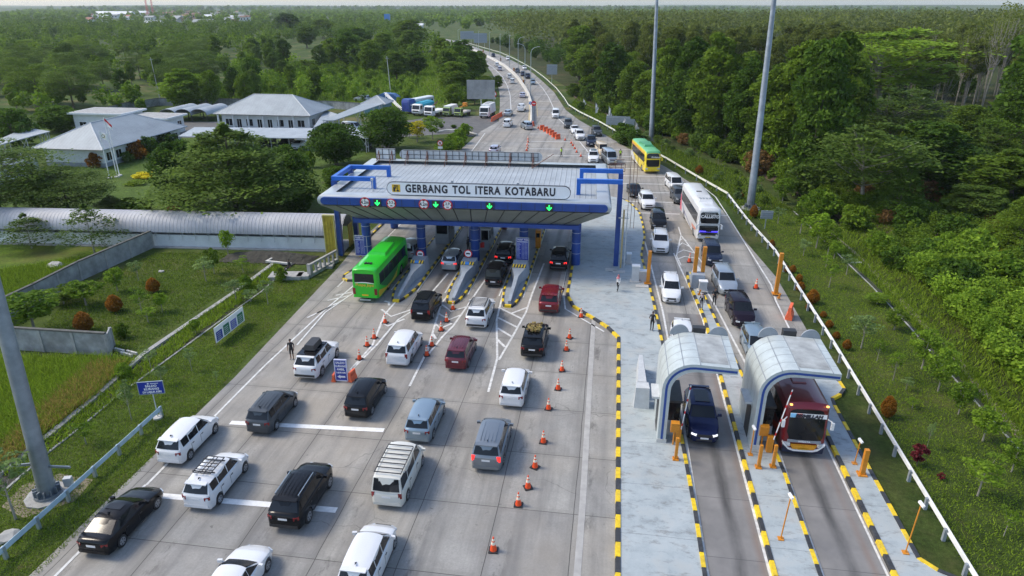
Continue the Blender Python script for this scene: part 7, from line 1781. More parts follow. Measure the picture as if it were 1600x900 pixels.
# concrete panel walls
def panel_wall(pts, label, h=1.9, m=M_WALLC, coping=True, step=3.0, name='boundary_wall', base=0):
 O = Vector(pts[0]); t = thing(name, label, 'wall', (O.x, O.y, base), 0)
 g = MB(); gp = MB(); gc = MB()
 for a, b in zip(pts, pts[1:]):
  a, b = Vector(a) - O, Vector(b) - O; d = b - a; an = math.atan2(d.y, d.x); c = (a + b) / 2
  g.box((c.x, c.y, h / 2), (d.length, .1, h), rz=an)
  if coping: gc.box((c.x, c.y, h + .05), (d.length + .1, .26, .12), rz=an)
  n = max(1, round(d.length / step))
  for k in range(n + 1): p = a.lerp(b, k / n); gp.box((p.x, p.y, h / 2), (.2, .22, h - .01), rz=an)
 g.build('panels', m, t); gp.build('piers', M_CONC, t)
 if coping: gc.build('coping', mat('mossy_coping', (.10, .10, .09), .9, var=.3, scale=2), t)
 return t
panel_wall([at(240, 387), at(128, 438), at(60, 475), at(-30, 520)], 'stained grey panel wall running down to the left from the covered walkway', 1.9)
panel_wall([at(10, 545), at(20, 546), at(172, 556)], 'weathered grey wall stub ending beside the ditch, left', 1.9)
panel_wall([at(172, 556), at(173, 552), at(178, 540)], 'short return of the weathered wall stub', 1.6, coping=False)
panel_wall([at(150, 186), at(200, 172), at(248, 165), at(372, 166), at(520, 170), at(600, 176), at(625, 182)], 'long grey compound wall behind the offices', 1.9, step=4)
# concrete gate pillars and slabs near the ditch
x, y = at(487, 432); t = thing('culvert_railing', 'grey concrete balustrade beside the ditch left of the gate', 'balustrade', (x, y, 0), R(78))
g = MB(); g.bx(-.2, 4.6, -.15, .15, 0, .35); g.bx(-.1, 4.5, -.12, .12, 1.15, 1.35); [g.bx(k * .75, k * .75 + .18, -.1, .1, .35, 1.15) for k in range(7)]; g.bx(-.35, -.1, -.2, .2, 0, 1.4); g.build('balustrade', M_CONC, t)
for px, py, sx2, sy2, l in ((509, 417, .8, .6, 'flat concrete slab lying in the grass near the yellow screen'), (448, 434, 1.6, .8, 'low concrete slab where the person in black sits'), (475, 434, .6, .6, 'small concrete block at the foot of the balustrade')):
 x, y = at(px, py); t = thing('concrete_slab', l, 'slab', (x, y, 0), R(10)); g = MB(); g.bx(-sx2, sx2, -sy2, sy2, 0, .25 if 'flat' in l else .38); g.build('slab', M_CONC, t)
x, y = at(437, 415); t = thing('culvert_mouth', 'white edged culvert head over the dark ditch mouth', 'culvert', (x, y, 0), R(-8))
g = MB(); g.bx(-1.6, 1.4, -.12, .12, .25, .42); g.bx(-1.6, -1.4, -.12, 1.2, .2, .4); g.build('edge', M_CONC_L, t); g = MB(); g.bx(-1.5, 1.3, .1, 1.5, .0, .1); g.build('mouth_shade_slab', M_DARK, t)  # solid dark slab stands for the shade inside the mouth
# stone bank
x, y = at(420, 405); t = thing('rubble_bank', 'dark rubble stone bank below the white parapet', 'stone bank', (x, y, 0), R(4))
g = MB(); rg = random.Random(2); n = 24; vs = []
for i in range(n + 1):
 u = i / n; hh = .75 * math.sin(PI * u) ** .6
 for j, (yy, zz) in enumerate(((-1.4, .02), (-.8, .35 * hh), (-.1, .8 * hh), (.5, hh), (1.3, .02))): vs.append((-5 + 10 * u + rg.uniform(-.1, .1), yy + rg.uniform(-.1, .1), zz + rg.uniform(0, .08)))
g.add(vs, [(i * 5 + j, i * 5 + j + 1, i * 5 + j + 6, i * 5 + j + 5) for i in range(n) for j in range(4)]); g.build('stones', M_STONE, t)

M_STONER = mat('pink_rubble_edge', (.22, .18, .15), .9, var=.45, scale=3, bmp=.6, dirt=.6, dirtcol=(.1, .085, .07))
# ------------------------------------------------------------------ ditches (cut open: walls rise slightly, dark floor)
def ditch(name, A_, B_, label, wa=.35, wb=.12, stone=M_STONE, lip=.16):
 """A_ = far lip polyline, B_ = near lip polyline"""
 n = len(A_); g = MB()
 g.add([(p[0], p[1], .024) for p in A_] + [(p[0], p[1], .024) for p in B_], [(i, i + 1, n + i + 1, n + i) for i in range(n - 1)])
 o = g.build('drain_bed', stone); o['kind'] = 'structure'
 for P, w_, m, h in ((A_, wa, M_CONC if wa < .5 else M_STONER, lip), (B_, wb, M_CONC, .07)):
  g = MB(); vs = []; k = len(P); V = [Vector(p) for p in P]; rg = random.Random(1)
  for i, p in enumerate(V):
   d = (V[min(i + 1, k - 1)] - V[max(0, i - 1)]).normalized(); nn = Vector((-d.y, d.x)) * w_ / 2; vs += [(p.x - nn.x, p.y - nn.y, 0), (p.x - nn.x, p.y - nn.y, h), (p.x + nn.x, p.y + nn.y, h), (p.x + nn.x, p.y + nn.y, 0)]
  g.add(vs, [(i * 4 + j, i * 4 + j + 1, i * 4 + j + 5, i * 4 + j + 4) for i in range(k - 1) for j in range(3)]); o = g.build('drain_edge', m); o['kind'] = 'structure'
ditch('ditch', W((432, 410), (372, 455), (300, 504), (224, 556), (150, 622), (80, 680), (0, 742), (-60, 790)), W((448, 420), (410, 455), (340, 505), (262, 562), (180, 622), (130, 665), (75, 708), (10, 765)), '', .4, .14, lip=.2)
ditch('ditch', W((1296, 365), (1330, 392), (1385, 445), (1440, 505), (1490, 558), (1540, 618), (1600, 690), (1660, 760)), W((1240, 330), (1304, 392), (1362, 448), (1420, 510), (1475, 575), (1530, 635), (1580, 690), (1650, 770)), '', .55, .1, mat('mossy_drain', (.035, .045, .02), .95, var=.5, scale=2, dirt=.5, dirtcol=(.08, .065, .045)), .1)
M_EDGE = M_CONC_L
g = MB(); P = W((1446, 352), (1480, 383), (1545, 425)); V = [Vector(p) for p in P]; [g.box(((a.x + b.x) / 2, (a.y + b.y) / 2, .12), ((b - a).length, .3, .25), rz=math.atan2((b - a).y, (b - a).x)) for a, b in zip(V, V[1:])]; o = g.build('drain_edge', M_STONER); o['kind'] = 'structure'
g = MB(); P = W((885, 140), (905, 158), (960, 185), (1000, 205)); V = [Vector(p) for p in P]; [g.box(((a.x + b.x) / 2, (a.y + b.y) / 2, .1), ((b - a).length, .4, .2), rz=math.atan2((b - a).y, (b - a).x)) for a, b in zip(V, V[1:])]; o = g.build('drain_edge', M_SOIL); o['kind'] = 'structure'
t = thing('drain_plank', 'pale plank across the drain on the right verge', 'plank', (*at(1337, 412), .1), R(8)); g = MB(); g.bx(-.6, .6, -.1, .1, 0, .08); g.build('board', M_LETTER, t)
t = thing('drain_step', 'white step slabs by the ditch at the end of the weathered wall', 'step', (*at(193, 551), .0), R(-15)); g = MB(); g.bx(-.9, .1, -.08, .08, 0, .25); g.bx(.0, 1.2, -.3, -.14, 0, .2); g.bx(.2, 1.3, .1, .22, 0, .2); g.build('slabs', M_CONC_L, t)
for px, py, s, l in ((252, 425, .28, 'lone pale stone in the left garden'), (87, 418, .8, 'grey rock heap in the bright tall grass'), (15, 842, .5, 'flat brown stone at the left foot of the slope')):
 x, y = at(px, py); t = thing('stone', l, 'stone', (x, y, 0), 0); bm = bmesh.new(); bmesh.ops.create_icosphere(bm, subdivisions=2, radius=s); rg = random.Random(int(px))
 for v in bm.verts: v.co = Vector((v.co.x * 1.2, v.co.y, v.co.z * .5 + s * .2)) * rg.uniform(.85, 1.12)
 me = bpy.data.meshes.new('rock'); bm.to_mesh(me); bm.free(); me.materials.append(M_CONC); o = bpy.data.objects.new('rock', me); COL.objects.link(o); o.parent = t
# small stone bridge head beyond the gate
x, y = at(712, 208); t = thing('culvert_wall', 'curved pale culvert wall in the grass before the service yard', 'culvert', (x, y, 0), 0)
g = MB(); g.tube([(-4, -.6, .2), (-2, .5, .5), (0, .6, .5), (2.5, -.2, .4), (5, -2.0, .15)], .22, 6); g.build('wall', M_CONC_L, t)
# ------------------------------------------------------------------ far town
rg = random.Random(11)
ROOFS = [mat('town_roof_rust', (.30, .13, .08), .8, var=.2), mat('town_roof_grey', (.28, .30, .31), .7, var=.2), mat('town_roof_white', (.60, .62, .64), .6, var=.1), mat('town_roof_brown', (.18, .11, .08), .8, var=.2)]
WALLS_ = [mat('town_wall_cream', (.55, .5, .42), .8, var=.1), mat('town_wall_white', (.62, .63, .63), .8, var=.1), mat('town_wall_tan', (.42, .26, .15), .8, var=.1)]
def house(px, py, w_, d_, h, r, wl, label, grp='far houses of the town', flatr=False):
 x, y = at(px, py); t = thing('house', label, 'house', (x, y, 0), R(rg.uniform(-12, 12)), grp)
 g = MB(); g.bx(-w_ / 2, w_ / 2, -d_ / 2, d_ / 2, 0, h); g.build('wall', WALLS_[wl], t)
 g = MB()
 if flatr: g.bx(-w_ / 2 - .5, w_ / 2 + .5, -d_ / 2 - .5, d_ / 2 + .5, h, h + .6)
 else: g.xprism([(-d_ / 2 - 1, h - .2), (0, h + d_ * .28), (d_ / 2 + 1, h - .2)], -w_ / 2 - .8, w_ / 2 + .8)
 g.build('roof', ROOFS[r], t)
 g = MB(); n = max(2, int(w_ / 5)); [g.bx(-w_ / 2 + (k + .3) * w_ / n, -w_ / 2 + (k + .75) * w_ / n, -d_ / 2 - .1, -d_ / 2 + .05, h * .35, h * .75) for k in range(n)]; split(g, 'window', M_DARK, t)
H_ = [(180, 27, 90, 20, 7, 2, 1, 'long pale warehouse roof at the left of the town', False), (222, 24, 34, 14, 7, 2, 1, 'white hall right of the long warehouse', False), (240, 44, 20, 12, 5, 2, 1, 'white roof standing in the trees below the town', False),
  (298, 24, 16, 14, 11, 0, 2, 'orange brown block standing tallest in the town', True), (308, 30, 14, 10, 9, 3, 2, 'tan house below the orange block', False), (330, 31, 22, 12, 6, 2, 1, 'bright white roof right of the orange block', False),
  (345, 24, 14, 10, 8, 3, 0, 'brown roofed house near the right end of the town', False), (372, 26, 14, 12, 10, 2, 0, 'cream block at the right end of the town', True), (378, 33, 10, 8, 8, 1, 1, 'small white house at the right end of the town', False),
  (262, 26, 26, 12, 6, 0, 0, 'rust roofed house in the middle of the town', False), (270, 22, 20, 12, 6, 3, 0, 'brown roof behind the rust roofed house', False), (205, 30, 22, 10, 5, 0, 0, 'low rust roof under the warehouse', False), (152, 29, 14, 10, 5, 1, 1, 'small grey house left of the warehouse', False),
  (320, 40, 26, 10, 5, 1, 0, 'grey sheds lowest in the town', False), (352, 36, 16, 10, 5, 1, 1, 'grey roof with white wall right of the sheds', False), (285, 33, 14, 10, 6, 1, 0, 'grey roof left of the tan house', False), (90, 27, 14, 8, 5, 0, 0, 'lone rust roof far left in the fields', False), (420, 14, 12, 8, 6, 2, 1, 'pale house in the haze beyond the wood', False),
  (655, 45, 9, 7, 4, 2, 1, 'white roof at the road bridge beyond the wood', False), (959, 17, 15, 9, 6, 0, 0, 'rust roofed house on the ridge right of the road', False), (985, 17, 16, 9, 5, 1, 0, 'grey roofed house on the ridge', False), (1003, 15, 13, 8, 6, 3, 1, 'brown roofed white house on the ridge', False), (1018, 21, 14, 8, 6, 0, 2, 'tan house lowest on the ridge', False), (1033, 14, 12, 8, 5, 1, 0, 'pale house at the right end of the ridge behind the mast', False)]
for a in H_: house(*a[:8], flatr=a[8])
for k in range(34):
 px, py = rg.uniform(135, 392), rg.uniform(19, 36)
 house(px, py, rg.uniform(9, 20), rg.uniform(7, 11), rg.uniform(4, 7), rg.randrange(4), rg.randrange(3), 'small roof crowded among the trees of the far town', 'small roofs of the far town')
x, y = at(606, 42); t = thing('water_tank', 'blue water tank tower rising from the wood beyond the scrub', 'water tank', (x, y, 0), 0); g = MB(); g.bx(-3, 3, -3, 3, 8, 15); g.build('tank', M_SIGNBLUE2, t); g = MB(); [g.bx(a * 2.5 - .3, a * 2.5 + .3, b * 2.5 - .3, b * 2.5 + .3, 0, 8) for a in (-1, 1) for b in (-1, 1)]; split(g, 'leg', M_CONC, t)
x, y = at(500, 12.8); t = thing('mosque', 'tiny white domed mosque in the haze on the horizon', 'mosque', (x, y, 0), 0); g = MB(); g.bx(-22, 22, -15, 15, 0, 12); g.build('wall', M_LETTER, t)
g = MB(); g.tube([(0, 0, 12), (0, 0, 18), (0, 0, 23), (0, 0, 27)], [11, 11, 7.5, .6], 16); g.build('dome', M_LETTER, t); g = MB(); [g.tube([(a, -15, 0), (a, -15, 26), (a, -15, 30)], [1.5, 1.5, .1], 8) for a in (-22, 22)]; split(g, 'minaret', M_LETTER, t)
for px, tp, l in ((232, -4, 'left lattice tower over the town'), (240.5, -6, 'right lattice tower over the town')):
 x, y = at(px, 26); t = thing('radio_tower', l, 'tower', (x, y, 0), 0); h = 52; g = MB()
 for a, b in ((-1, -1), (1, -1), (1, 1), (-1, 1)): g.tube([(a * 2.4, b * 2.4, 0), (a * .5, b * .5, h)], .3, 4)
 for k in range(14): z = h * k / 14; s_ = lerp(2.4, .5, k / 14); g.tube([(-s_, -s_, z), (s_, -s_, z + h / 14)], .2, 4); g.tube([(s_, -s_, z), (-s_, -s_, z + h / 14)], .2, 4)
 g.build('lattice', M_RED, t)
# ================================================================== PLANTS
rng = np.random.default_rng(7)
def m_leaf(name, lo, hi, tr=.4, rough=.7):
 m, nt, b = nodes(name); L = nt.links
 lo, hi = tuple(c * k for c, k in zip(lo, (1.35, 1.45, 1.0))), tuple(c * k for c, k in zip(hi, (2.25, 2.2, 1.35)))
 at_ = nt.nodes.new('ShaderNodeAttribute'); at_.attribute_name = 'tint'
 oi = nt.nodes.new('ShaderNodeObjectInfo')
 k = math_(nt, 'ADD', math_(nt, 'MULTIPLY', at_.outputs['Fac'], .75), math_(nt, 'MULTIPLY', oi.outputs['Random'], .35))
 c = ramp(nt, k, [(0, lo), (.55, tuple((a + b_) / 2 for a, b_ in zip(lo, hi))), (1, hi)])
 L.new(c, b.inputs['Base Color']); b.inputs['Roughness'].default_value = rough; b.inputs['Specular IOR Level'].default_value = .12
 t = nt.nodes.new('ShaderNodeBsdfTranslucent'); L.new(c, t.inputs[0])
 mx = nt.nodes.new('ShaderNodeMixShader'); mx.inputs[0].default_value = tr
 out = nt.nodes['Material Output']; L.new(b.outputs[0], mx.inputs[1]); L.new(t.outputs[0], mx.inputs[2]); L.new(mx.outputs[0], out.inputs[0])
 return m
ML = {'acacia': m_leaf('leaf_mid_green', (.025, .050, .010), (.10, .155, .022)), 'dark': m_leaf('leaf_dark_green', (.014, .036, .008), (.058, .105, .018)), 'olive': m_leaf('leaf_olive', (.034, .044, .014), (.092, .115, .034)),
  'bright': m_leaf('leaf_bright_green', (.035, .075, .010), (.13, .20, .028)), 'layer': m_leaf('leaf_layered_green', (.022, .048, .014), (.078, .120, .030)), 'rust': m_leaf('leaf_rust', (.07, .025, .008), (.22, .10, .02)),
  'maroon': m_leaf('leaf_maroon', (.03, .006, .012), (.12, .02, .04)), 'pale': m_leaf('leaf_pale_grey_green', (.05, .085, .045), (.15, .21, .11)), 'yellow': m_leaf('leaf_yellow', (.20, .18, .02), (.45, .40, .04)),
  'dry': m_leaf('dry_grass_blade', (.10, .075, .035), (.26, .20, .09)), 'grass': m_leaf('grass_blade', (.035, .065, .01), (.13, .19, .025)), 'brown': m_leaf('leaf_brown', (.06, .035, .02), (.15, .09, .05))}
M_BARK = mat('bark_grey_brown', (.13, .105, .08), .9, var=.35, scale=2, bmp=.5); M_BARKP = mat('bark_pale', (.27, .25, .21), .85, var=.3, scale=2, bmp=.4)
def cards(centres, size, tint, up=.35, aspect=.6, squash=None, rn=None):
 """leaf-clump cards at the given centres -> verts (4n,3) with random facing"""
 r = rn or rng; n = len(centres)
 a = r.normal(size=(n, 3)); a[:, 2] *= (1 - up); a /= np.linalg.norm(a, axis=1)[:, None]
 b = r.normal(size=(n, 3)); b -= (b * a).sum(1)[:, None] * a; b /= np.linalg.norm(b, axis=1)[:, None]
 s = size * r.uniform(.6, 1.35, n)[:, None]; c = np.asarray(centres)
 v = np.stack([c - a * s - b * s * aspect * .25, c - b * s * aspect, c + a * s + b * s * aspect * .2, c + b * s * aspect], 1)
 return v.reshape(-1, 3), np.asarray(tint)
def leafmesh(name, V, tint, m):
 me = bpy.data.meshes.new(name); n = len(V) // 4
 me.vertices.add(len(V)); me.vertices.foreach_set('co', V.astype(np.float32).ravel())
 me.loops.add(4 * n); me.loops.foreach_set('vertex_index', np.arange(4 * n, dtype=np.int32))
 me.polygons.add(n); me.polygons.foreach_set('loop_start', np.arange(0, 4 * n, 4, dtype=np.int32)); me.polygons.foreach_set('loop_total', np.full(n, 4, dtype=np.int32))
 at_ = me.attributes.new('tint', 'FLOAT', 'FACE'); at_.data.foreach_set('value', tint.astype(np.float32)); me.materials.append(m); me.update(calc_edges=True)
 return me
def lobes_crown(H, Wd, zlo, nl, nleaf, size, shape='oval', r=rng, flat=1.0):
 """lobes spread through the crown volume, leaves on and in each lobe; returns verts, tint, lobe centres"""
 cs = []; rad = []
 for i in range(nl):
  t = (i + .5) / nl; z = lerp(zlo, H * .96, t)
  if shape == 'oval': env = math.sin(PI * min(1, max(.06, (t * .86 + .10)))) ** .7
  elif shape == 'cone': env = (1 - t) ** .8 + .08
  elif shape == 'round': env = math.sqrt(max(0, 1 - (2 * t - 1) ** 2)) * .95 + .05
  elif shape == 'top': env = .35 + .65 * math.sin(PI * t) if t > .1 else .3
  a = i * 2.4 + r.uniform(-.5, .5); q = env * Wd / 2 * math.sqrt(r.uniform(.15, 1)) * .78
  cs.append((q * math.cos(a), q * math.sin(a), z + r.uniform(-.04, .04) * H)); rad.append(Wd * r.uniform(.13, .22) * (.55 + .5 * env))
 cs = np.array(cs); rad = np.array(rad); idx = r.integers(0, nl, nleaf)
 d = r.normal(size=(nleaf, 3)); d /= np.linalg.norm(d, axis=1)[:, None]; d[:, 2] = np.abs(d[:, 2]) * r.choice([1, 1, 1, -1], nleaf)
 k = r.uniform(.45, 1.08, nleaf) ** .5
 P = cs[idx] + d * (rad[idx] * k)[:, None] * np.array([1, 1, .78 * flat])
 lt = r.uniform(.15, .85, nl)
 tint = np.clip(lt[idx] * .55 + r.uniform(0, .45, nleaf), 0, 1)
 V, T = cards(P, size, tint, rn=r); return V, T, cs
def trunk_mesh(name, H, r0, cs, m, nb=8, bare=.35, lean=(0, 0), multi=1):
 g = MB(); rg = random.Random(len(cs) + int(H * 10))
 for q in range(multi):
  lx_, ly_ = lean[0] + (rg.uniform(-.12, .12) * H if multi > 1 else 0), lean[1] + (rg.uniform(-.12, .12) * H if multi > 1 else 0)
  pts = [(lx_ * t ** 1.5 + rg.uniform(-.01, .01) * H * t, ly_ * t ** 1.5 + rg.uniform(-.01, .01) * H * t, H * .86 * t) for t in (0, .15, .35, .6, .8, 1)]; pts[0] = (0, 0, -.1)
  g.tube(pts, [r0 * 1.25, r0, r0 * .8, r0 * .55, r0 * .35, r0 * .12], 7)
  for c in cs[::max(1, len(cs) // nb)]:
   t = max(bare, min(.85, c[2] / H * .75)); i = t * 5; k = min(4, int(i)); p = Vector(pts[k]).lerp(Vector(pts[k + 1]), i - k) if k < 5 else Vector(pts[5])
   p = Vector((lx_ * t ** 1.5, ly_ * t ** 1.5, H * .86 * t)); e = Vector(c); mid = p.lerp(e, .5) + Vector((0, 0, -.03 * H))
   g.tube([p, mid, e], [r0 * .38, r0 * .22, r0 * .07], 5)
 return g.mesh(name, m)
def layered_crown(H, Wd, nlay, per, size, r=rng, zlo=.3, top=.35, cone=False):
 P = []; T = []; ends = []
 for i in range(nlay):
  t = i / (nlay - 1); z0 = H * lerp(zlo, .97, t); R_ = Wd / 2 * (math.sin(PI * (.22 + .60 * t)) if t < .9 else top) * (1.0 if t < .9 else 1)
  
  if cone: R_ = Wd / 2 * ((1 - t) ** .75 * .93 + .08) * (.82 if t < .05 else 1)
  nb = 5 if t < .85 else 3
  for b in range(nb):
   a = b * 2 * PI / nb + i * 1.1 + r.uniform(-.3, .3); L_ = R_ * r.uniform(.75, 1.1)
   ends.append((L_ * .85 * math.cos(a), L_ * .85 * math.sin(a), z0 + .05 * H * r.uniform(0, 1)))
   n = per; u = np.sqrt(r.uniform(.02, 1, n)) * L_; w_ = r.normal(size=n) * (.16 * L_ + .15 * u)
   droop = -.10 * (u / max(R_, .1)) ** 2 * H * .3
   x = u * math.cos(a) - w_ * math.sin(a); y = u * math.sin(a) + w_ * math.cos(a); z = z0 + droop + r.normal(size=n) * .018 * H + .04 * H * r.uniform(-1, 1)
   P.append(np.stack([x, y, z], 1)); T.append(np.clip(r.uniform(.1, .6) + r.uniform(0, .4, n), 0, 1))
 P = np.concatenate(P); T = np.concatenate(T)
 n = len(P); a = r.normal(size=(n, 3)); a[:, 2] *= .25; a /= np.linalg.norm(a, axis=1)[:, None]; up = np.array([0, 0, 1.0]) + r.normal(size=(n, 3)) * .35
 b = np.cross(up, a); b /= np.linalg.norm(b, axis=1)[:, None]; s = (size * r.uniform(.6, 1.3, n))[:, None]
 V = np.stack([P - a * s, P - b * s * .55, P + a * s, P + b * s * .55], 1).reshape(-1, 3); return V, T, np.array(ends)
TP = {}
def proto_tree(kind, var):
 key = (kind, var)
 if key in TP: return TP[key]
 r = np.random.default_rng(hash((kind, var)) % 9999 if False else sum(map(ord, kind)) * 7 + var)
 if kind == 'acacia': H, Wd = 14, 7.5; V, T, c = lobes_crown(H, Wd, 1.6, 44, 12500, .23, 'oval', r); lm, bk, r0, mul = 'acacia', M_BARK, .22, 1
 elif kind == 'wood': H, Wd = 14, 8.5; V, T, c = lobes_crown(H, Wd, 3.0, 36, 7500, .29, 'oval', r); lm, bk, r0, mul = 'dark' if var % 2 else 'acacia', M_BARK, .22, 1
 elif kind == 'round': H, Wd = 7.5, 8; V, T, c = lobes_crown(H, Wd, 1.0, 46, 11000, .20, 'round', r); lm, bk, r0, mul = 'dark', M_BARK, .25, 1
 elif kind == 'layer': H, Wd = 12, 15; V, T, c = layered_crown(H, Wd, 10, 430, .18, r, .12, cone=True); lm, bk, r0, mul = 'layer', M_BARK, .25, 1
 elif kind == 'layerhigh': H, Wd = 12, 16; V, T, c = layered_crown(H, Wd, 9, 560, .18, r, .34, cone=True); lm, bk, r0, mul = 'layer', M_BARK, .25, 1
 elif kind == 'layerbroad': H, Wd = 12, 16; V, T, c = layered_crown(H, Wd, 9, 460, .18, r, .4, .6); lm, bk, r0, mul = 'layer', M_BARK, .25, 1
 elif kind == 'layersmall': H, Wd = 6, 7; V, T, c = layered_crown(H, Wd, 6, 80, .15, r, .28, cone=True); lm, bk, r0, mul = 'layer', M_BARKP, .07, 1
 elif kind == 'umbrella': H, Wd = 15, 13; V, T, c = layered_crown(H, Wd, 6, 260, .26, r, .45, .5); lm, bk, r0, mul = 'layer', M_BARKP, .24, 2
 elif kind == 'rubber': H, Wd = 20, 8; V, T, c = lobes_crown(H, Wd, 9.5, 30, 5200, .28, 'top', r); lm, bk, r0, mul = 'olive', M_BARKP, .17, 2
 elif kind == 'bare': H, Wd = 22, 9; V, T, c = lobes_crown(H, Wd, 12, 34, 900, .24, 'top', r); lm, bk, r0, mul = 'olive', M_BARKP, .2, 2
 elif kind == 'bush': H, Wd = 2.2, 3.2; V, T, c = lobes_crown(H, Wd, .25, 16, 1900, .15, 'round', r); lm, bk, r0, mul = 'bright' if var % 2 else 'acacia', M_BARK, .04, 3
 elif kind == 'darkbush': H, Wd = 2.6, 3.6; V, T, c = lobes_crown(H, Wd, .2, 18, 2200, .15, 'round', r); lm, bk, r0, mul = 'dark', M_BARK, .05, 3
 elif kind == 'rustbush':
  H, Wd = 1.6, 1.25; d = r.normal(size=(2600, 3)); d /= np.linalg.norm(d, axis=1)[:, None]; k = r.uniform(.72, 1.04, 2600)[:, None]; P = d * k * np.array([Wd / 2, Wd / 2, H * .46]) + np.array([0, 0, H * .52])
  tp_ = np.clip(1.18 - .55 * P[:, 2] / H, 0, 1); P[:, 0] *= tp_; P[:, 1] *= tp_; P += np.sin(P[:, [1, 2, 0]] * 9) * .03; V, T = cards(P, .06, np.clip(r.uniform(.1, .9, 2600) * .8 + .2 * (P[:, 2] / H), 0, 1), rn=r); c = np.array([[0, 0, H * .6]]); lm, bk, r0, mul = 'rust', M_BARK, .04, 1
 elif kind == 'maroon': H, Wd = 1.5, .9; V, T, c = lobes_crown(H, Wd, .35, 9, 500, .10, 'oval', r); lm, bk, r0, mul = 'maroon', M_BARK, .03, 1
 elif kind == 'sapling': H, Wd = 3.4, 1.9; V, T, c = lobes_crown(H, Wd, 1.9, 9, 560, .09, 'round', r); lm, bk, r0, mul = ('pale', 'bright', 'pale')[var % 3], M_BARKP, .04, 1
 elif kind == 'garden': H, Wd = 3.4, 2.9; V, T, c = lobes_crown(H, Wd, 1.3, 14, 1800, .11, 'round', r); lm, bk, r0, mul = ('bright', 'acacia')[var % 2], M_BARKP, .06, 1
 elif kind == 'palm':
  H, Wd = 11, 5; P = []; T = []; c = np.array([[0, 0, H * .9]])
  for b in range(16):
   a = b * 2.4;
   for s in range(16):
    u = s / 15; x = 2.8 * u; z = H * .95 + 1.0 * math.sin(u * 2.2 + .2 * (b % 3)) - 1.9 * u * u
    for sd in (-1, 0, 1): P.append((x * math.cos(a) - sd * .35 * math.sin(a), x * math.sin(a) + sd * .35 * math.cos(a), z - abs(sd) * .2)); T.append(r.uniform(.2, .8))
  V, T = cards(np.array(P), .42, T, up=.6, rn=r); lm, bk, r0, mul = 'acacia', M_BARKP, .16, 1
 cm = leafmesh(kind + '_crown', V, T, ML[lm])
 tm = trunk_mesh(kind + '_trunk', H, r0, c, bk, nb=14 if kind in ('bare', 'layer', 'umbrella') else 7, multi=mul)
 TP[key] = (cm, tm, H, Wd); return TP[key]
TREES = []
def plant(kind, x, y, H, label, cat='tree', group=None, var=None, wd=None, name=None, leaf=None, rz=None):
 rr = random.Random(int(x * 13.7 + y * 5.1 + H * 3)); v = var if var is not None else rr.randrange(3)
 cm, tm, h0, w0 = proto_tree(kind, v); s = H / h0; sw = (wd / w0) if wd else s * rr.uniform(.88, 1.14)
 names = {'acacia': 'leafy_tree', 'wood': 'leafy_tree', 'round': 'round_tree', 'layer': 'spreading_tree', 'layerbroad': 'spreading_tree', 'layerhigh': 'spreading_tree', 'layersmall': 'spreading_tree', 'umbrella': 'spreading_tree', 'rubber': 'rubber_tree', 'bare': 'thin_tree', 'bush': 'shrub', 'darkbush': 'shrub', 'rustbush': 'clipped_shrub', 'maroon': 'maroon_shrub', 'sapling': 'sapling', 'garden': 'garden_tree', 'palm': 'palm_tree'}
 t = thing(name or names[kind], label, cat, (x, y, 0), rz if rz is not None else rr.uniform(0, 6.28), group); t.scale = (sw, sw, s)
 for nm, me in (('crown' if cat == 'tree' else 'foliage', cm), ('trunk' if cat == 'tree' else 'stem', tm)):
  o = bpy.data.objects.new(nm, me); COL.objects.link(o); o.parent = t
  if leaf and me is cm: o.material_slots[0].link = 'OBJECT'; o.material_slots[0].material = ML[leaf]
 return t
def tp(kind, px, pyb, pyt, wpx, label, **k):
 """tree with its foot at a pixel, its top at another row and its crown width in pixels"""
 x, y = at(px, pyb); _, h = zat(px, pyt, y); d = math.sqrt(x * x + y * y + 625); return plant(kind, x, y, max(.4, h), label, wd=wpx / F * d, **k)
# --- trees one can name, left compound
tp('layerhigh', 372, 346, 195, 250, 'big dark spreading tree drooping over the barrel roof of the walkway', var=0)
tp('round', 292, 322, 226, 92, 'dense dark tree pressed against the left of the big spreading tree', var=0)
tp('round', 447, 318, 232, 88, 'dense dark tree behind the right side of the big spreading tree', var=1)
tp('round', 526, 258, 195, 82, 'round dark clipped tree behind the left end of the gate canopy', var=1)
tp('round', 606, 233, 172, 76, 'round dark clipped tree nearest the service yard', var=2)
tp('round', 468, 336, 272, 66, 'low dark tree behind the walkway left of the canopy', var=2); tp('round', 528, 300, 262, 50, 'low dark bushy tree touching the left tip of the canopy', var=0)
tp('layerbroad', 5, 347, 228, 190, 'broad spreading tree at the left edge over the walkway', var=1); tp('layerbroad', 112, 344, 266, 130, 'dark spreading tree left of the flagpoles', var=2)
tp('layersmall', 50, 388, 335, 92, 'small spreading tree with thin stem before the parapet, left one', var=0); tp('layersmall', 148, 396, 318, 100, 'small spreading tree before the parapet, right and taller one', var=1)
tp('layer', 175, 330, 305, 60, 'low spreading tree top just above the barrel roof, left of the lawn', var=0); tp('bush', 210, 333, 312, 60, 'thin straggling shrub above the barrel roof', cat='shrub', var=0)
tp('layer', 400, 341, 262, 150, 'drooping lower limb tree in front of the big spreading tree', var=1)
tp('garden', 357, 400, 360, 27, 'small green tree in front of the white parapet', var=0)
tp('darkbush', 26, 228, 175, 56, 'dark rounded tree at the far left edge behind the hip roof', var=0); tp('round', 97, 205, 167, 66, 'dark rounded tree left of the white flat roofed block', var=0); tp('round', 5, 215, 170, 60, 'dark green tree cut by the left edge of the photo', var=1)
tp('acacia', 292, 170, 108, 62, 'bright bushy tree behind the compound wall and barrel roofs', leaf='bright', var=1)
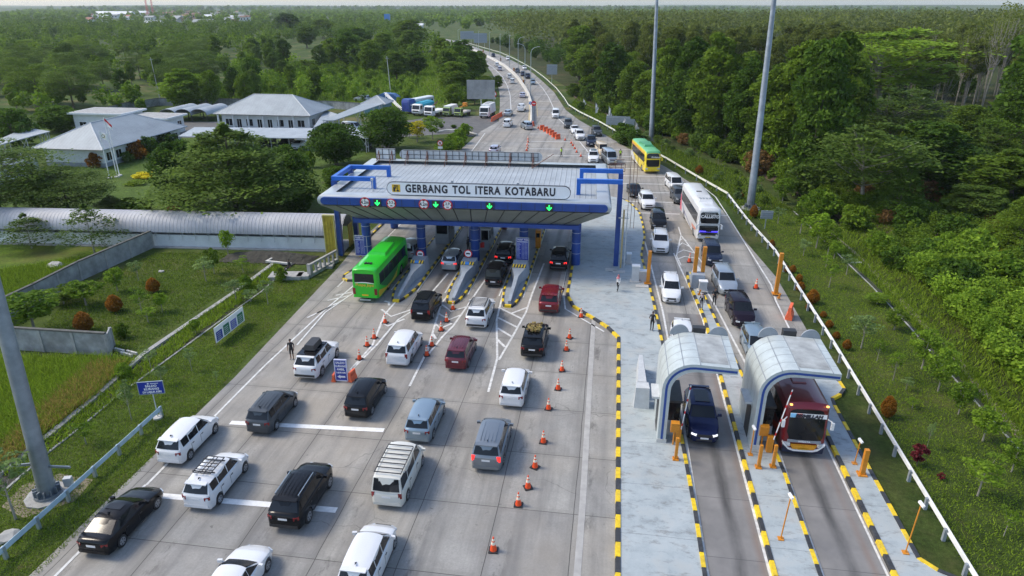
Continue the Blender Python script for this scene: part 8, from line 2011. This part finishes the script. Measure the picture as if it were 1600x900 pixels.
for px, b, tpp, w_, l, k in ((215, 248, 222, 34, 'reddish shrub under the office windows', 'rust'), (232, 243, 215, 34, 'green shrub under the office windows', None), (258, 234, 210, 44, 'tall green hedge at the corner of the office', None), (150, 262, 240, 22, 'rusty shrub beside the flagpoles', 'rust'), (200, 253, 238, 20, 'low dark shrub by the office wall', None), (270, 338, 324, 24, 'purple brown shrub above the barrel roof', 'brown')):
 tp('darkbush', px, b, tpp, w_, l, cat='shrub', leaf=k)
tp('bush', 224, 278, 270, 34, 'low yellow flower bed on the office lawn', cat='flower bed', leaf='yellow'); tp('bush', 212, 288, 283, 32, 'thin green flower bed on the office lawn', cat='flower bed', leaf='grass')
tp('garden', 652, 222, 190, 40, 'yellow green small tree beside the round dark tree', leaf='yellow'); tp('garden', 676, 218, 183, 34, 'olive small tree before the yard'); tp('garden', 640, 216, 192, 24, 'green small tree touching the round dark tree')
for px, b, tpp, w_, l in ((690, 200, 195, 8, 'small dark ball shrub, left of two at the yard edge'), (709, 200, 195, 10, 'small dark ball shrub, right of two at the yard edge')): tp('round', px, b, tpp, w_, l, cat='shrub')
for k, (px, b, tpp, w_) in enumerate(((727, 212, 194, 22), (718, 224, 203, 26), (708, 228, 210, 26), (716, 234, 214, 24), (690, 238, 224, 26), (702, 238, 222, 24))): tp('bush', px, b, tpp, w_, 'bright green bush in the row running down to the gate from the yard corner', cat='shrub', group='bushes before the yard', var=1)
for px, b, tpp, w_, l in ((410, 262, 240, 10, 'slim dark shrub in the office lawn left'), (486, 262, 238, 18, 'dark shrub right of the carport'), (472, 252, 232, 12, 'reddish small shrub right of the carport'), (500, 240, 215, 14, 'yellow green shrub beside the round tree'), (265, 196, 188, 26, 'yellow green shrub before the barrel roofs')): tp('bush', px, b, tpp, w_, l, cat='shrub')
# --- left garden shrubs
for px, b, tpp, w_, kd, l in ((181, 487, 461, 22, 'rustbush', 'rust coloured clipped shrub, upper middle of the left garden'), (133, 518, 488, 25, 'rustbush', 'rust coloured clipped shrub nearest the weathered wall'), (241, 457, 434, 19, 'rustbush', 'rust coloured clipped shrub farthest up the left garden'),
  (184, 455, 420, 32, 'garden', 'bright round topped small tree beside the panel wall'), (135, 478, 440, 56, 'garden', 'white flowered bushy tree beside the panel wall, right one'), (100, 475, 450, 46, 'garden', 'bushy tree beside the panel wall, middle one'), (55, 520, 460, 90, 'garden', 'large bushy tree at the foot of the panel wall'),
  (222, 490, 452, 34, 'sapling', 'pale leafed sapling beside a dark bush in the garden'), (254, 487, 458, 26, 'garden', 'dark green small tree in the middle of the garden'), (232, 505, 482, 30, 'sapling', 'pale sapling below the dark small tree'), (192, 528, 508, 22, 'bush', 'low green bush near the weathered wall'),
  (217, 440, 408, 24, 'sapling', 'thin sapling with grey green leaves near the wall top'), (335, 428, 390, 24, 'garden', 'green tufted tree leaning in the upper garden'), (322, 440, 404, 34, 'sapling', 'pale sapling next to the leaning tree'), (380, 425, 402, 26, 'sapling', 'grey green sapling near the ditch top'),
  (369, 470, 438, 34, 'sapling', 'grey green sapling by the ditch, left of a pair'), (392, 472, 455, 30, 'sapling', 'grey green low sapling by the ditch, right of a pair'), (419, 476, 440, 30, 'sapling', 'white stemmed sapling between ditch and road'), (385, 452, 432, 22, 'bush', 'small bright bush on the ditch edge'), (440, 440, 420, 20, 'bush', 'green bush beside the sitting person'),
  (306, 522, 500, 22, 'garden', 'small round bush tree on the ditch edge behind the banner'), (236, 575, 548, 24, 'sapling', 'thin sapling on the slope left of the banner'), (300, 580, 545, 22, 'sapling', 'thin sapling below the banner'), (254, 602, 575, 24, 'sapling', 'thin sapling above the blue verge sign'), (206, 657, 597, 24, 'sapling', 'tall thin leaning sapling beside the blue verge sign'),
  (195, 590, 570, 24, 'bush', 'low bush on the ditch bank'), (135, 695, 662, 34, 'sapling', 'pale sapling with few leaves on the left verge'), (25, 812, 715, 70, 'sapling', 'forked pale sapling left of the mast foot'), (340, 600, 580, 10, 'sapling', 'tiny sapling on the verge below the banner')):
 tp(kd, px, b, tpp, w_, l, cat='tree' if kd in ('garden', 'sapling') else 'shrub')
# --- right verge
for px, b, tpp, w_, kd, l in ((1248, 440, 428, 10, 'rustbush', 'tiny rust shrub in the right verge, topmost'), (1250, 455, 440, 14, 'rustbush', 'rust shrub second from the top of the right verge row'), (1269, 474, 452, 19, 'rustbush', 'largest rust shrub of the right verge row'), (1264, 484, 474, 12, 'rustbush', 'low dark rust shrub below the largest one'), (1286, 496, 486, 10, 'rustbush', 'small dark shrub in the right verge row'),
  (1295, 512, 500, 12, 'rustbush', 'dark rust shrub in the right verge row below the small one'), (1306, 529, 518, 11, 'rustbush', 'small rust shrub level with the second arch roof'), (1322, 546, 530, 13, 'rustbush', 'orange rust shrub right of the second arch'), (1385, 652, 618, 20, 'rustbush', 'tall dark red shrub in the lower right verge'), (1432, 728, 692, 22, 'maroon', 'maroon spiky shrub low in the right verge'), (1470, 750, 740, 10, 'maroon', 'tiny maroon shrub beside the spiky one'),
  (1228, 425, 415, 10, 'rustbush', 'tiny green brown shrub, left of two near the sign back'), (1238, 426, 414, 10, 'rustbush', 'tiny green brown shrub, right of two'), (1205, 388, 374, 10, 'rustbush', 'orange brown shrub below the small sign back'), (1177, 340, 320, 13, 'rustbush', 'red brown shrub at the foot of the near mast'), (1092, 272, 258, 13, 'rustbush', 'rust shrub beyond the guardrail near the minivan'), (1158, 309, 301, 8, 'rustbush', 'tiny dark shrub uphill of the near mast'),
  (1250, 365, 316, 34, 'garden', 'bright green round tree at the top of the right drain'), (1275, 388, 336, 44, 'garden', 'bright green tree second along the right drain'), (1293, 398, 352, 34, 'garden', 'bright green tree third along the right drain'), (1302, 408, 376, 26, 'garden', 'small bright tree with pale stem by the drain'), (1322, 430, 398, 28, 'sapling', 'pale green sapling near the plank on the drain'), (1222, 318, 278, 34, 'garden', 'bright green tree beside the near mast'),
  (1295, 450, 410, 26, 'sapling', 'grey green double sapling in the right verge'), (1290, 418, 396, 22, 'sapling', 'thin sapling above the double sapling'), (1255, 400, 375, 24, 'sapling', 'faint thin sapling in the upper right verge'), (1215, 350, 325, 24, 'sapling', 'grey green sapling near the small sign back'), (1345, 545, 492, 44, 'sapling', 'pale thin sapling level with the second arch'), (1370, 565, 530, 22, 'sapling', 'bare thin sapling right of the second arch'), (1395, 595, 548, 26, 'sapling', 'grey topped sapling in the middle of the right verge'),
  (1415, 610, 590, 20, 'sapling', 'low pale sapling in the right verge'), (1425, 638, 622, 20, 'sapling', 'bright low sapling under the dark red shrub row'), (1370, 475, 460, 36, 'garden', 'white flowered bush on the drain edge'), (1397, 515, 485, 34, 'garden', 'yellow green tree on the drain edge'), (1440, 577, 520, 52, 'garden', 'broad green tree by the drain with pale stem'), (1465, 612, 550, 46, 'garden', 'bright green tree by the drain with white stem'), (1497, 648, 598, 40, 'garden', 'green low tree leaning over the drain'),
  (1535, 690, 640, 50, 'garden', 'white flowered tree over the lower drain'), (1580, 738, 690, 40, 'garden', 'palm like tree at the right edge'), (1527, 775, 715, 56, 'sapling', 'pale thin tree in the lower right verge'), (1568, 838, 795, 26, 'sapling', 'small tufted sapling lowest in the right verge'), (1448, 700, 660, 12, 'sapling', 'thin bare sapling in the lower right verge')):
 tp(kd, px, b, tpp, w_, l, cat='tree' if kd in ('garden', 'sapling') else 'shrub')
for k, (px, b, tpp, w_, kd) in enumerate(((975, 225, 195, 46, 'darkbush'), (992, 232, 205, 34, 'darkbush'), (908, 172, 160, 14, 'darkbush'), (896, 150, 132, 26, 'bush'))): tp(kd, px, b, tpp, w_, ['dark bush between the wide sign back and the guardrail', 'dark bush behind the flag nearest the yellow coach', 'small pointed dark shrub left of the first flag', 'bush on the verge below the grey sign back'][k], cat='shrub')

# --- woods. positions drawn at random with spacing inside ground areas
def inside(p, poly):
 x, y = p; c = False; n = len(poly)
 for i in range(n):
  a, b = poly[i], poly[(i + 1) % n]
  if (a[1] > y) != (b[1] > y) and x < (b[0] - a[0]) * (y - a[1]) / (b[1] - a[1]) + a[0]: c = not c
 return c
def scatter(poly, n, dist, seed, avoid=()):
 r = random.Random(seed); xs = [p[0] for p in poly]; ys = [p[1] for p in poly]; out = []
 for _ in range(n * 60):
  if len(out) >= n: break
  p = (r.uniform(min(xs), max(xs)), r.uniform(min(ys), max(ys)))
  if not inside(p, poly) or any((p[0] - q[0]) ** 2 + (p[1] - q[1]) ** 2 < dist * dist for q in out) or any((p[0] - q[0]) ** 2 + (p[1] - q[1]) ** 2 < q[2] ** 2 for q in avoid): continue
  out.append(p)
 return out
def visible(x, y, h=12, m=60):
 a = x * cA + y * sA; b = -x * sA + y * cA
 if b < 5: return False
 q = pr(x, y, 0); q2 = pr(x, y, h); return -m < q[0] < 1600 + m and q2[1] < 900 and q[1] > -5
# front edge of the right wood: big tall trees read off the photograph
FRONT = [(905, 128, 40, 60, 'acacia'), (925, 150, 62, 60, 'acacia'), (955, 168, 68, 66, 'dark'), (985, 178, 100, 50, 'acacia'), (1010, 190, 110, 56, 'acacia'), (1040, 196, 62, 60, 'acacia'), (1075, 218, 60, 72, 'dark'), (1110, 232, 57, 80, 'acacia'), (1145, 226, 92, 60, 'acacia'), (1160, 250, 95, 70, 'dark'), (1195, 262, 100, 80, 'acacia'), (1225, 268, 70, 84, 'acacia'), (1262, 292, 60, 90, 'dark'), (1290, 262, 52, 90, 'acacia')]
for k, (px, b, tpp, w_, lf) in enumerate(FRONT):
 tp('acacia', px, b, tpp, w_, f'tall dense tree on the front edge of the right wood', group='tall dense trees along the front edge of the right wood', leaf=None if lf == 'acacia' else lf, var=k % 4)
# open part of the right wood
tp('umbrella', 1372, 185, 48, 190, 'spreading tree with flat yellow green layers standing before the dark wood', leaf='bright', var=1); tp('umbrella', 1345, 330, 195, 150, 'pale forked tree with flat layers at the wood edge', var=0); tp('umbrella', 1392, 240, 140, 130, 'lower flat layered tree in front of the yellow green one', var=2)
for k, (px, b, tpp) in enumerate(((1530, 183, 6), (1503, 166, 28), (1470, 186, 112), (1518, 172, 60), (1490, 174, 40), (1552, 168, 4), (1436, 150, 30), (1415, 142, 26))):
 tp('bare', px, b, tpp, 44 if k < 2 else 34, 'thin pale trunked tree with sparse crown before the dark gap of the right wood', group='thin pale trunked trees in the right wood', var=k % 3)
tp('round', 1508, 215, 165, 62, 'rounded green bush tree below the thin pale trunks', leaf='acacia', var=1)
for k, (px, b, tpp, w_) in enumerate(((1590, 260, 60, 120), (1570, 340, 235, 120), (1500, 300, 205, 120), (1440, 310, 190, 120), (1590, 390, 300, 110), (1525, 350, 290, 90), (1400, 345, 250, 90), (1460, 275, 200, 100), (1540, 265, 200, 90))):
 tp('acacia' if k % 2 else 'layer', px, b, tpp, w_, 'leafy tree on the slope of the right wood behind the drain', group='leafy trees on the right slope', leaf=('dark', 'acacia', 'layer')[k % 3], var=k % 3)
US2 = scatter([at(*p) for p in ((1300, 205), (1600, 200), (1680, 300), (1640, 330), (1400, 330), (1300, 270))], 35, 3.2, 6)
for k, (x, y) in enumerate(US2): plant('bush', x, y, random.Random(k).uniform(1.6, 4.2), 'leafy shrub in the open slope below the thin pale trees', 'shrub', 'shrubs in the open slope of the right wood', leaf=('acacia', 'bright', 'layer', 'grass')[k % 4])
VS = scatter([at(*p) for p in ((935, 185), (985, 205), (1060, 235), (1150, 270), (1235, 320), (1170, 325), (1095, 268), (1040, 240), (985, 212))], 30, 2.0, 8)
for k, (x, y) in enumerate(VS): plant('bush' if k % 3 else 'sapling', x, y, random.Random(k).uniform(.5, 1.5) * (1 if k % 3 else 1.6), 'low weed shrub on the upper right verge', 'shrub', 'weed shrubs on the upper right verge', leaf=('grass', 'layer', 'pale')[k % 3])
FS = scatter([at(*p) for p in ((905, 148), (960, 186), (1040, 216), (1110, 246), (1180, 276), (1240, 305), (1290, 360), (1310, 345), (1235, 268), (1110, 226), (1000, 183), (920, 138))], 62, 2.0, 18)
for k, (x, y) in enumerate(FS): plant('darkbush' if k % 2 else 'bush', x, y, random.Random(k).uniform(1.4, 4.4), 'leafy shrub crowding the foot of the right wood', 'shrub', 'shrubs along the foot of the right wood', leaf=('acacia', 'dark', 'layer', 'bright', 'brown')[k % 5 if k % 3 else k % 4])
US = scatter([at(*p) for p in ((1215, 270), (1300, 340), (1360, 392), (1430, 450), (1480, 500), (1555, 585), (1620, 650), (1700, 560), (1680, 420), (1560, 330), (1420, 300), (1300, 270))], 80, 1.8, 5)
for k, (x, y) in enumerate(US):
 if not visible(x, y, 2): continue
 q = pr(x, y, 0); lf = 'brown' if k % 11 == 0 else ('bright' if (q[0] > 1360 and q[1] > 380 and k % 3) else ('dark', 'acacia', 'layer')[k % 3])
 plant('bush', x, y, random.Random(k).uniform(1.0, 2.8) * (1.25 if q[0] > 1430 else 1), 'leafy undergrowth shrub on the slope right of the drain', 'shrub', 'undergrowth shrubs right of the drain', leaf=lf)
# deeper right wood
R1 = [at(735, 62), at(775, 74), at(815, 88), at(850, 103), at(880, 120), at(905, 128), (-2, 178), (10, 150), (24, 128), (34, 112), (42, 100), (48, 112), (70, 150), (110, 190), (130, 240), (100, 300), (20, 330), (-60, 470)]
def gap(x, y):
 q = pr(x, y, 0); return 1290 < q[0] < 1590 and q[1] > 184
pts = [p for p in scatter(R1, 220, 6.0, 21) if visible(*p, 14) and not gap(*p)]
pts.sort(key=lambda p: p[0] ** 2 + p[1] ** 2)
for k, (x, y) in enumerate(pts[:125]):
 rr = random.Random(k + 50); d = math.hypot(x, y); kd = 'rubber' if (d > 190 and rr.random() < .8) else 'wood'; h = rr.uniform(16, 20) if kd == 'rubber' else rr.uniform(9.5, 15)
 if kd == 'wood': plant('wood', x, y, h, 'mid height leafy tree inside the right wood', 'tree', 'leafy trees inside the right wood')
 else: plant('rubber', x, y, h, 'slim pale trunked rubber tree in the plantation behind the right wood', 'tree', 'rubber trees of the plantation')
RB_ = [(62, 128), (85, 150), (130, 200), (190, 290), (260, 260), (210, 170), (130, 105), (95, 95)]
pts = [p for p in scatter(RB_, 80, 7.5, 33) if visible(*p, 18) and not gap(*p)]
for k, (x, y) in enumerate(sorted(pts, key=lambda p: p[0] ** 2 + p[1] ** 2)[:45]):
 plant('rubber' if k % 4 else 'wood', x, y, random.Random(k).uniform(21, 25.5), 'tall tree of the dark wood at the right edge', 'tree', 'tall trees of the dark wood at the right edge', leaf='dark' if k % 2 else None)
# left wood
LW = [(-75, 165), (-60, 185), (-45, 215), (-52, 260), (-80, 330), (-200, 380), (-330, 330), (-300, 240), (-200, 170), (-150, 150), (-120, 152)]
def openfield(x, y):
 q = pr(x, y, 0)
 return (425 < q[0] < 525 and 68 < q[1] < 102) or (470 < q[0] < 690 and 112 < q[1] < 150) or (180 < q[0] < 235 and 95 < q[1] < 122) or (662 < q[0] < 692 and 80 < q[1] < 165) or (600 < q[0] < 700 and 140 < q[1] < 170)
pts = [p for p in scatter(LW, 150, 6.5, 41) if visible(*p, 12) and not openfield(*p)]
for k, (x, y) in enumerate(sorted(pts, key=lambda p: p[0] ** 2 + p[1] ** 2)[:95]):
 rr = random.Random(k + 9); q = pr(x, y, 0); kd = 'layerbroad' if (q[0] < 330 and rr.random() < .6) else 'wood'
 plant(kd, x, y, rr.uniform(7, 12), 'tree of the scrub wood behind the offices', 'tree', 'trees of the scrub wood behind the offices', leaf=('acacia', None, 'layer')[k % 3])
for k, (px, b, tpp, w_) in enumerate(((712, 150, 95, 52), (735, 140, 78, 46), (748, 125, 80, 30), (700, 128, 75, 40), (722, 120, 62, 44), (690, 105, 60, 36), (760, 150, 118, 26), (742, 163, 130, 30), (778, 140, 118, 16), (708, 172, 130, 30), (650, 118, 80, 40), (620, 125, 82, 44), (580, 118, 62, 40), (545, 105, 45, 44), (640, 95, 48, 40), (600, 100, 50, 36), (560, 90, 42, 40), (520, 100, 60, 34), (480, 75, 40, 34), (450, 55, 20, 36), (505, 60, 30, 36), (640, 80, 30, 50))):
 tp('wood', px, b, tpp, w_, 'leafy tree between the scrub and the far expressway', group='leafy trees between scrub and expressway', var=k % 3)
SB = scatter([at(*p) for p in ((490, 160), (700, 170), (700, 100), (480, 100), (380, 140), (250, 160))], 110, 3.6, 77)
for k, (x, y) in enumerate(SB):
 q = pr(x, y, 0)
 if 655 < q[0] < 690 or (425 < q[0] < 525 and q[1] < 102) or (560 < q[0] < 625 and q[1] > 146) or k > 80: continue
 plant('bush', x, y, random.Random(k).uniform(1.2, 3.6), 'bright scrub bush in the open ground left of the expressway', 'shrub', 'scrub bushes left of the expressway', leaf=('grass', 'bright', 'acacia')[k % 3])
for k, (px, b) in enumerate(((415, 20), (470, 22), (545, 26), (600, 28), (575, 20), (840, 18), (870, 16), (895, 16), (915, 15), (945, 15), (1040, 18), (965, 16))):
 x, y = at(px, b + 6); plant('palm', x, y, random.Random(k).uniform(11, 15), 'tiny palm tree against the horizon', 'tree', 'palms on the horizon')

# --- far woods: nobody could count them, one object each
def wood_mass(name, poly, n, hlo, hhi, size, per, m, seed, label, kind='stuff', skip=None, near=0):
 r = np.random.default_rng(seed); xs = [p[0] for p in poly]; ys = [p[1] for p in poly]; C_ = []
 while len(C_) < n:
  q = (r.uniform(min(xs), max(xs)), r.uniform(min(ys), max(ys)))
  if inside(q, poly) and not (skip and skip(*q)): C_.append(q)
 C_ = np.array(C_); h = r.uniform(hlo, hhi, n); w_ = h * r.uniform(.25, .42, n); idx = np.repeat(np.arange(n), per); N = n * per
 d = r.normal(size=(N, 3)); d /= np.linalg.norm(d, axis=1)[:, None]; k = r.uniform(.5, 1.05, N)
 lob = r.normal(size=(N, 3)) * .12
 P = np.stack([C_[idx, 0] + (d[:, 0] * k + lob[:, 0]) * w_[idx], C_[idx, 1] + (d[:, 1] * k + lob[:, 1]) * w_[idx], h[idx] * .6 + (d[:, 2] * k) * h[idx] * .40], 1)
 lt = r.uniform(0, .6, n); V, T = cards(P, size, np.clip(lt[idx] + r.uniform(0, .4, N), 0, 1), rn=r)
 o = bpy.data.objects.new(name, leafmesh(name, V, T, m)); COL.objects.link(o); tag(o, label, 'wood', None, kind)
def ntown(x, y):
 q = pr(x, y, 0); return (135 < q[0] < 395 and 17 < q[1] < 44 and hash((int(x), int(y))) % 4 > 0) or (940 < q[0] < 1045 and 9 < q[1] < 19) or (425 < q[0] < 530 and 68 < q[1] < 102) or (640 < q[0] < 660 and 40 < q[1] < 55)
wood_mass('far_wood', [(-60, 260), (-90, 380), (-145, 540), (-260, 900), (-900, 900), (-560, 400), (-300, 240), (-200, 330)], 1500, 7, 12, .75, 95, ML['acacia'], 4, 'mass of green trees stretching to the town on the left', skip=ntown)
wood_mass('far_wood', [(-260, 900), (-900, 900), (-2300, 2600), (1200, 2800), (500, 1300), (-90, 900), (-150, 700)], 4200, 8, 15, 2.3, 42, ML['acacia'], 5, 'hazy distant trees along the horizon', skip=ntown)
wood_mass('far_wood', [(-2300, 2600), (-4500, 6500), (2500, 6500), (1200, 2800)], 3600, 12, 24, 5.5, 26, ML['acacia'], 15, 'hazy strips of trees far out on the plain')
wood_mass('far_plantation', [(60, 330), (-12, 300), (-20, 330), (-70, 470), (-120, 620), (-90, 900), (900, 1200), (620, 600), (330, 330), (260, 262), (190, 292)], 1700, 17, 23, 1.0, 90, ML['olive'], 6, 'dense olive canopy of the plantation behind the right wood', skip=ntown)
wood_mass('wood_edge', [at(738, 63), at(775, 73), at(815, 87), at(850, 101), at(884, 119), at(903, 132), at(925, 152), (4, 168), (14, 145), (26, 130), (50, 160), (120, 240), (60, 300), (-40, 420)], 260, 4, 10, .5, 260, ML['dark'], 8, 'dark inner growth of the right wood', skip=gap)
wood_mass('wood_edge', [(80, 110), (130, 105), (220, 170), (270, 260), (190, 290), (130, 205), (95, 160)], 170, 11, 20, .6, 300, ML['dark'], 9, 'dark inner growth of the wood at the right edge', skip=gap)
wood_mass('scrub_wood', [(-80, 170), (-60, 200), (-60, 260), (-200, 330), (-330, 330), (-330, 240), (-200, 165), (-150, 150)], 220, 3, 8, .45, 190, ML['bright'], 12, 'low mixed scrub filling between the trees left', skip=openfield)
# --- grass blades and ground cover as stuff
def blades(name, poly, n, hlo, hhi, wd, m, seed, label, lean=.35, z0=0.0):
 r = np.random.default_rng(seed); xs = [p[0] for p in poly]; ys = [p[1] for p in poly]; C_ = []
 while len(C_) < n:
  q = (r.uniform(min(xs), max(xs)), r.uniform(min(ys), max(ys)))
  if inside(q, poly): C_.append(q)
 C_ = np.array(C_); h = r.uniform(hlo, hhi, n); a = r.uniform(0, 6.28, n); l = r.normal(size=(n, 2)) * (lean * h)[:, None]
 dx, dy = np.cos(a) * wd, np.sin(a) * wd; z = np.full(n, z0); T = np.clip(r.uniform(.0, 1, n), 0, 1)
 V = np.stack([np.stack([C_[:, 0] - dx, C_[:, 1] - dy, z], 1), np.stack([C_[:, 0] + dx, C_[:, 1] + dy, z], 1), np.stack([C_[:, 0] + l[:, 0] + dx * .3, C_[:, 1] + l[:, 1] + dy * .3, z + h], 1), np.stack([C_[:, 0] + l[:, 0] - dx * .3, C_[:, 1] + l[:, 1] - dy * .3, z + h], 1)], 1).reshape(-1, 3)
 o = bpy.data.objects.new(name, leafmesh(name, V, T, m)); COL.objects.link(o); tag(o, label, 'grass', None, 'stuff')
PX = lambda *p: [at(*q) for q in p]
blades('wild_grass', PX((-60, 562), (172, 562), (212, 566), (150, 620), (60, 690), (-60, 780)), 26000, .25, .75, .03, ML['grass'], 1, 'rank green grass and weeds below the weathered wall', .5)
blades('dry_grass', PX((150, 572), (195, 572), (150, 620), (70, 680), (10, 735), (-30, 740), (60, 650), (110, 605)), 9000, .3, .75, .03, ML['dry'], 2, 'pale dry grass along the left bank of the ditch', .5)
blades('tall_grass', PX((0, 500), (105, 446), (190, 408), (150, 402), (0, 425), (-60, 440), (-60, 520)), 22000, .25, .6, .035, ML['grass'], 3, 'bright tall grass behind the panel wall')
blades('verge_tufts', PX((60, 900), (250, 705), (330, 622), (420, 520), (500, 440), (440, 425), (330, 510), (180, 625), (60, 725), (-40, 800), (-40, 900)), 42000, .04, .13, .02, ML['grass'], 4, 'short grass of the left verge', .6, .02)
blades('verge_tufts', PX((1515, 900), (1312, 545), (1222, 400), (1180, 335), (1235, 330), (1300, 392), (1362, 448), (1475, 575), (1600, 710), (1640, 900)), 52000, .04, .13, .02, ML['grass'], 5, 'short grass of the right verge', .6, .02)
blades('bank_grass', PX((1300, 366), (1386, 445), (1490, 558), (1600, 690), (1680, 700), (1600, 560), (1480, 440), (1560, 425), (1450, 350), (1330, 340)), 16000, .15, .5, .035, ML['grass'], 6, 'weeds and grass on the bank right of the drain', .5)
blades('yellow_grass', PX((1498, 388), (1560, 432), (1640, 470), (1640, 420), (1560, 392), (1500, 372)), 6000, .4, .9, .04, ML['yellow'], 7, 'yellowish tall grass on the right bank', .4)
blades('verge_weeds', PX((890, 165), (985, 222), (1100, 288), (1165, 345), (1240, 330), (1150, 268), (1050, 232), (960, 188), (905, 150)), 26000, .1, .45, .05, ML['grass'], 8, 'weeds and long grass on the upper right verge', .6)
blades('scrub_growth', PX((480, 168), (690, 165), (735, 120), (700, 85), (560, 85), (400, 120), (300, 158)), 42000, .3, 1.3, .12, ML['bright'], 9, 'long yellow green scrub growth left of the expressway', .5)
blades('slope_growth', PX((1290, 190), (1640, 190), (1700, 330), (1400, 335), (1280, 280)), 30000, .3, 1.1, .12, ML['grass'], 10, 'low green growth on the open slope of the right wood', .6)
def low_mass(name, px, n, hlo, hhi, size, per, lf, seed, label, **k): wood_mass(name, PX(*px), n, hlo, hhi, size, per, ML[lf], seed, label, **k)
low_mass('undergrowth', ((1225, 275), (1300, 340), (1360, 388), (1430, 445), (1480, 495), (1555, 578), (1620, 640), (1700, 560), (1680, 420), (1560, 330), (1420, 300), (1300, 270)), 420, .8, 2.6, .11, 320, 'acacia', 31, 'tangled undergrowth right of the drain')
low_mass('undergrowth', ((1400, 440), (1480, 490), (1555, 575), (1640, 640), (1700, 560), (1600, 450), (1480, 400)), 160, 1.2, 3.2, .13, 380, 'bright', 32, 'bright leafy undergrowth low on the right slope')
low_mass('undergrowth', ((1300, 195), (1600, 190), (1680, 300), (1640, 330), (1400, 330), (1300, 270)), 260, 1.0, 3.2, .2, 200, 'acacia', 33, 'undergrowth on the open slope of the right wood')
low_mass('undergrowth', ((905, 146), (960, 184), (1040, 214), (1110, 244), (1180, 274), (1240, 303), (1235, 262), (1110, 220), (1000, 178), (920, 136)), 300, .8, 3.4, .2, 220, 'acacia', 34, 'undergrowth along the foot of the right wood')
low_mass('scrub_thicket', ((480, 160), (650, 160), (660, 100), (480, 100), (330, 140), (250, 160)), 420, .8, 3.4, .26, 150, 'bright', 35, 'bright scrub thicket left of the expressway', skip=lambda x, y: (lambda q: 425 < q[0] < 525 and q[1] < 102)(pr(x, y, 0)))
low_mass('scrub_thicket', ((695, 165), (760, 168), (750, 130), (740, 100), (715, 80), (695, 90), (700, 120)), 160, 1.5, 5, .26, 200, 'acacia', 36, 'thicket between the dirt track and the expressway')
blades('ditch_weeds', PX((432, 412), (300, 506), (150, 624), (0, 744), (30, 745), (180, 626), (300, 530), (446, 422)), 7000, .1, .4, .04, ML['grass'], 37, 'weeds growing in the left ditch', .6)
blades('garden_grass', PX((245, 395), (430, 395), (390, 430), (215, 550), (60, 520), (120, 450)), 26000, .04, .16, .03, ML['grass'], 38, 'short uneven grass of the left garden', .6, .01)
blades('ditch_weeds', PX((1250, 340), (1370, 448), (1485, 577), (1590, 692), (1640, 692), (1500, 560), (1390, 445), (1300, 368)), 9000, .1, .45, .04, ML['grass'], 39, 'weeds growing in the right drain', .6)
# ------------------------------------------------------------------ air: haze over the far country
mh = bpy.data.materials.new('haze_air'); mh.use_nodes = True; nh = mh.node_tree
for q in list(nh.nodes):
 if q.type == 'BSDF_PRINCIPLED': nh.nodes.remove(q)
pv = nh.nodes.new('ShaderNodeVolumePrincipled'); pv.inputs['Color'].default_value = (.82, .90, 1.0, 1); pv.inputs['Density'].default_value = .00008; pv.inputs['Anisotropy'].default_value = .2
nh.links.new(pv.outputs[0], nh.nodes['Material Output'].inputs['Volume'])
g = MB(); g.bx(-7100, 7100, -500, 9600, -30, 62); hz = g.build('haze', mh); hz['kind'] = 'stuff'
for c in CHECK:
 if abs(c[3] - 1) > .15 or abs(c[4] - 1) > .18: print('FIT', c)
print('objects', len(bpy.data.objects))
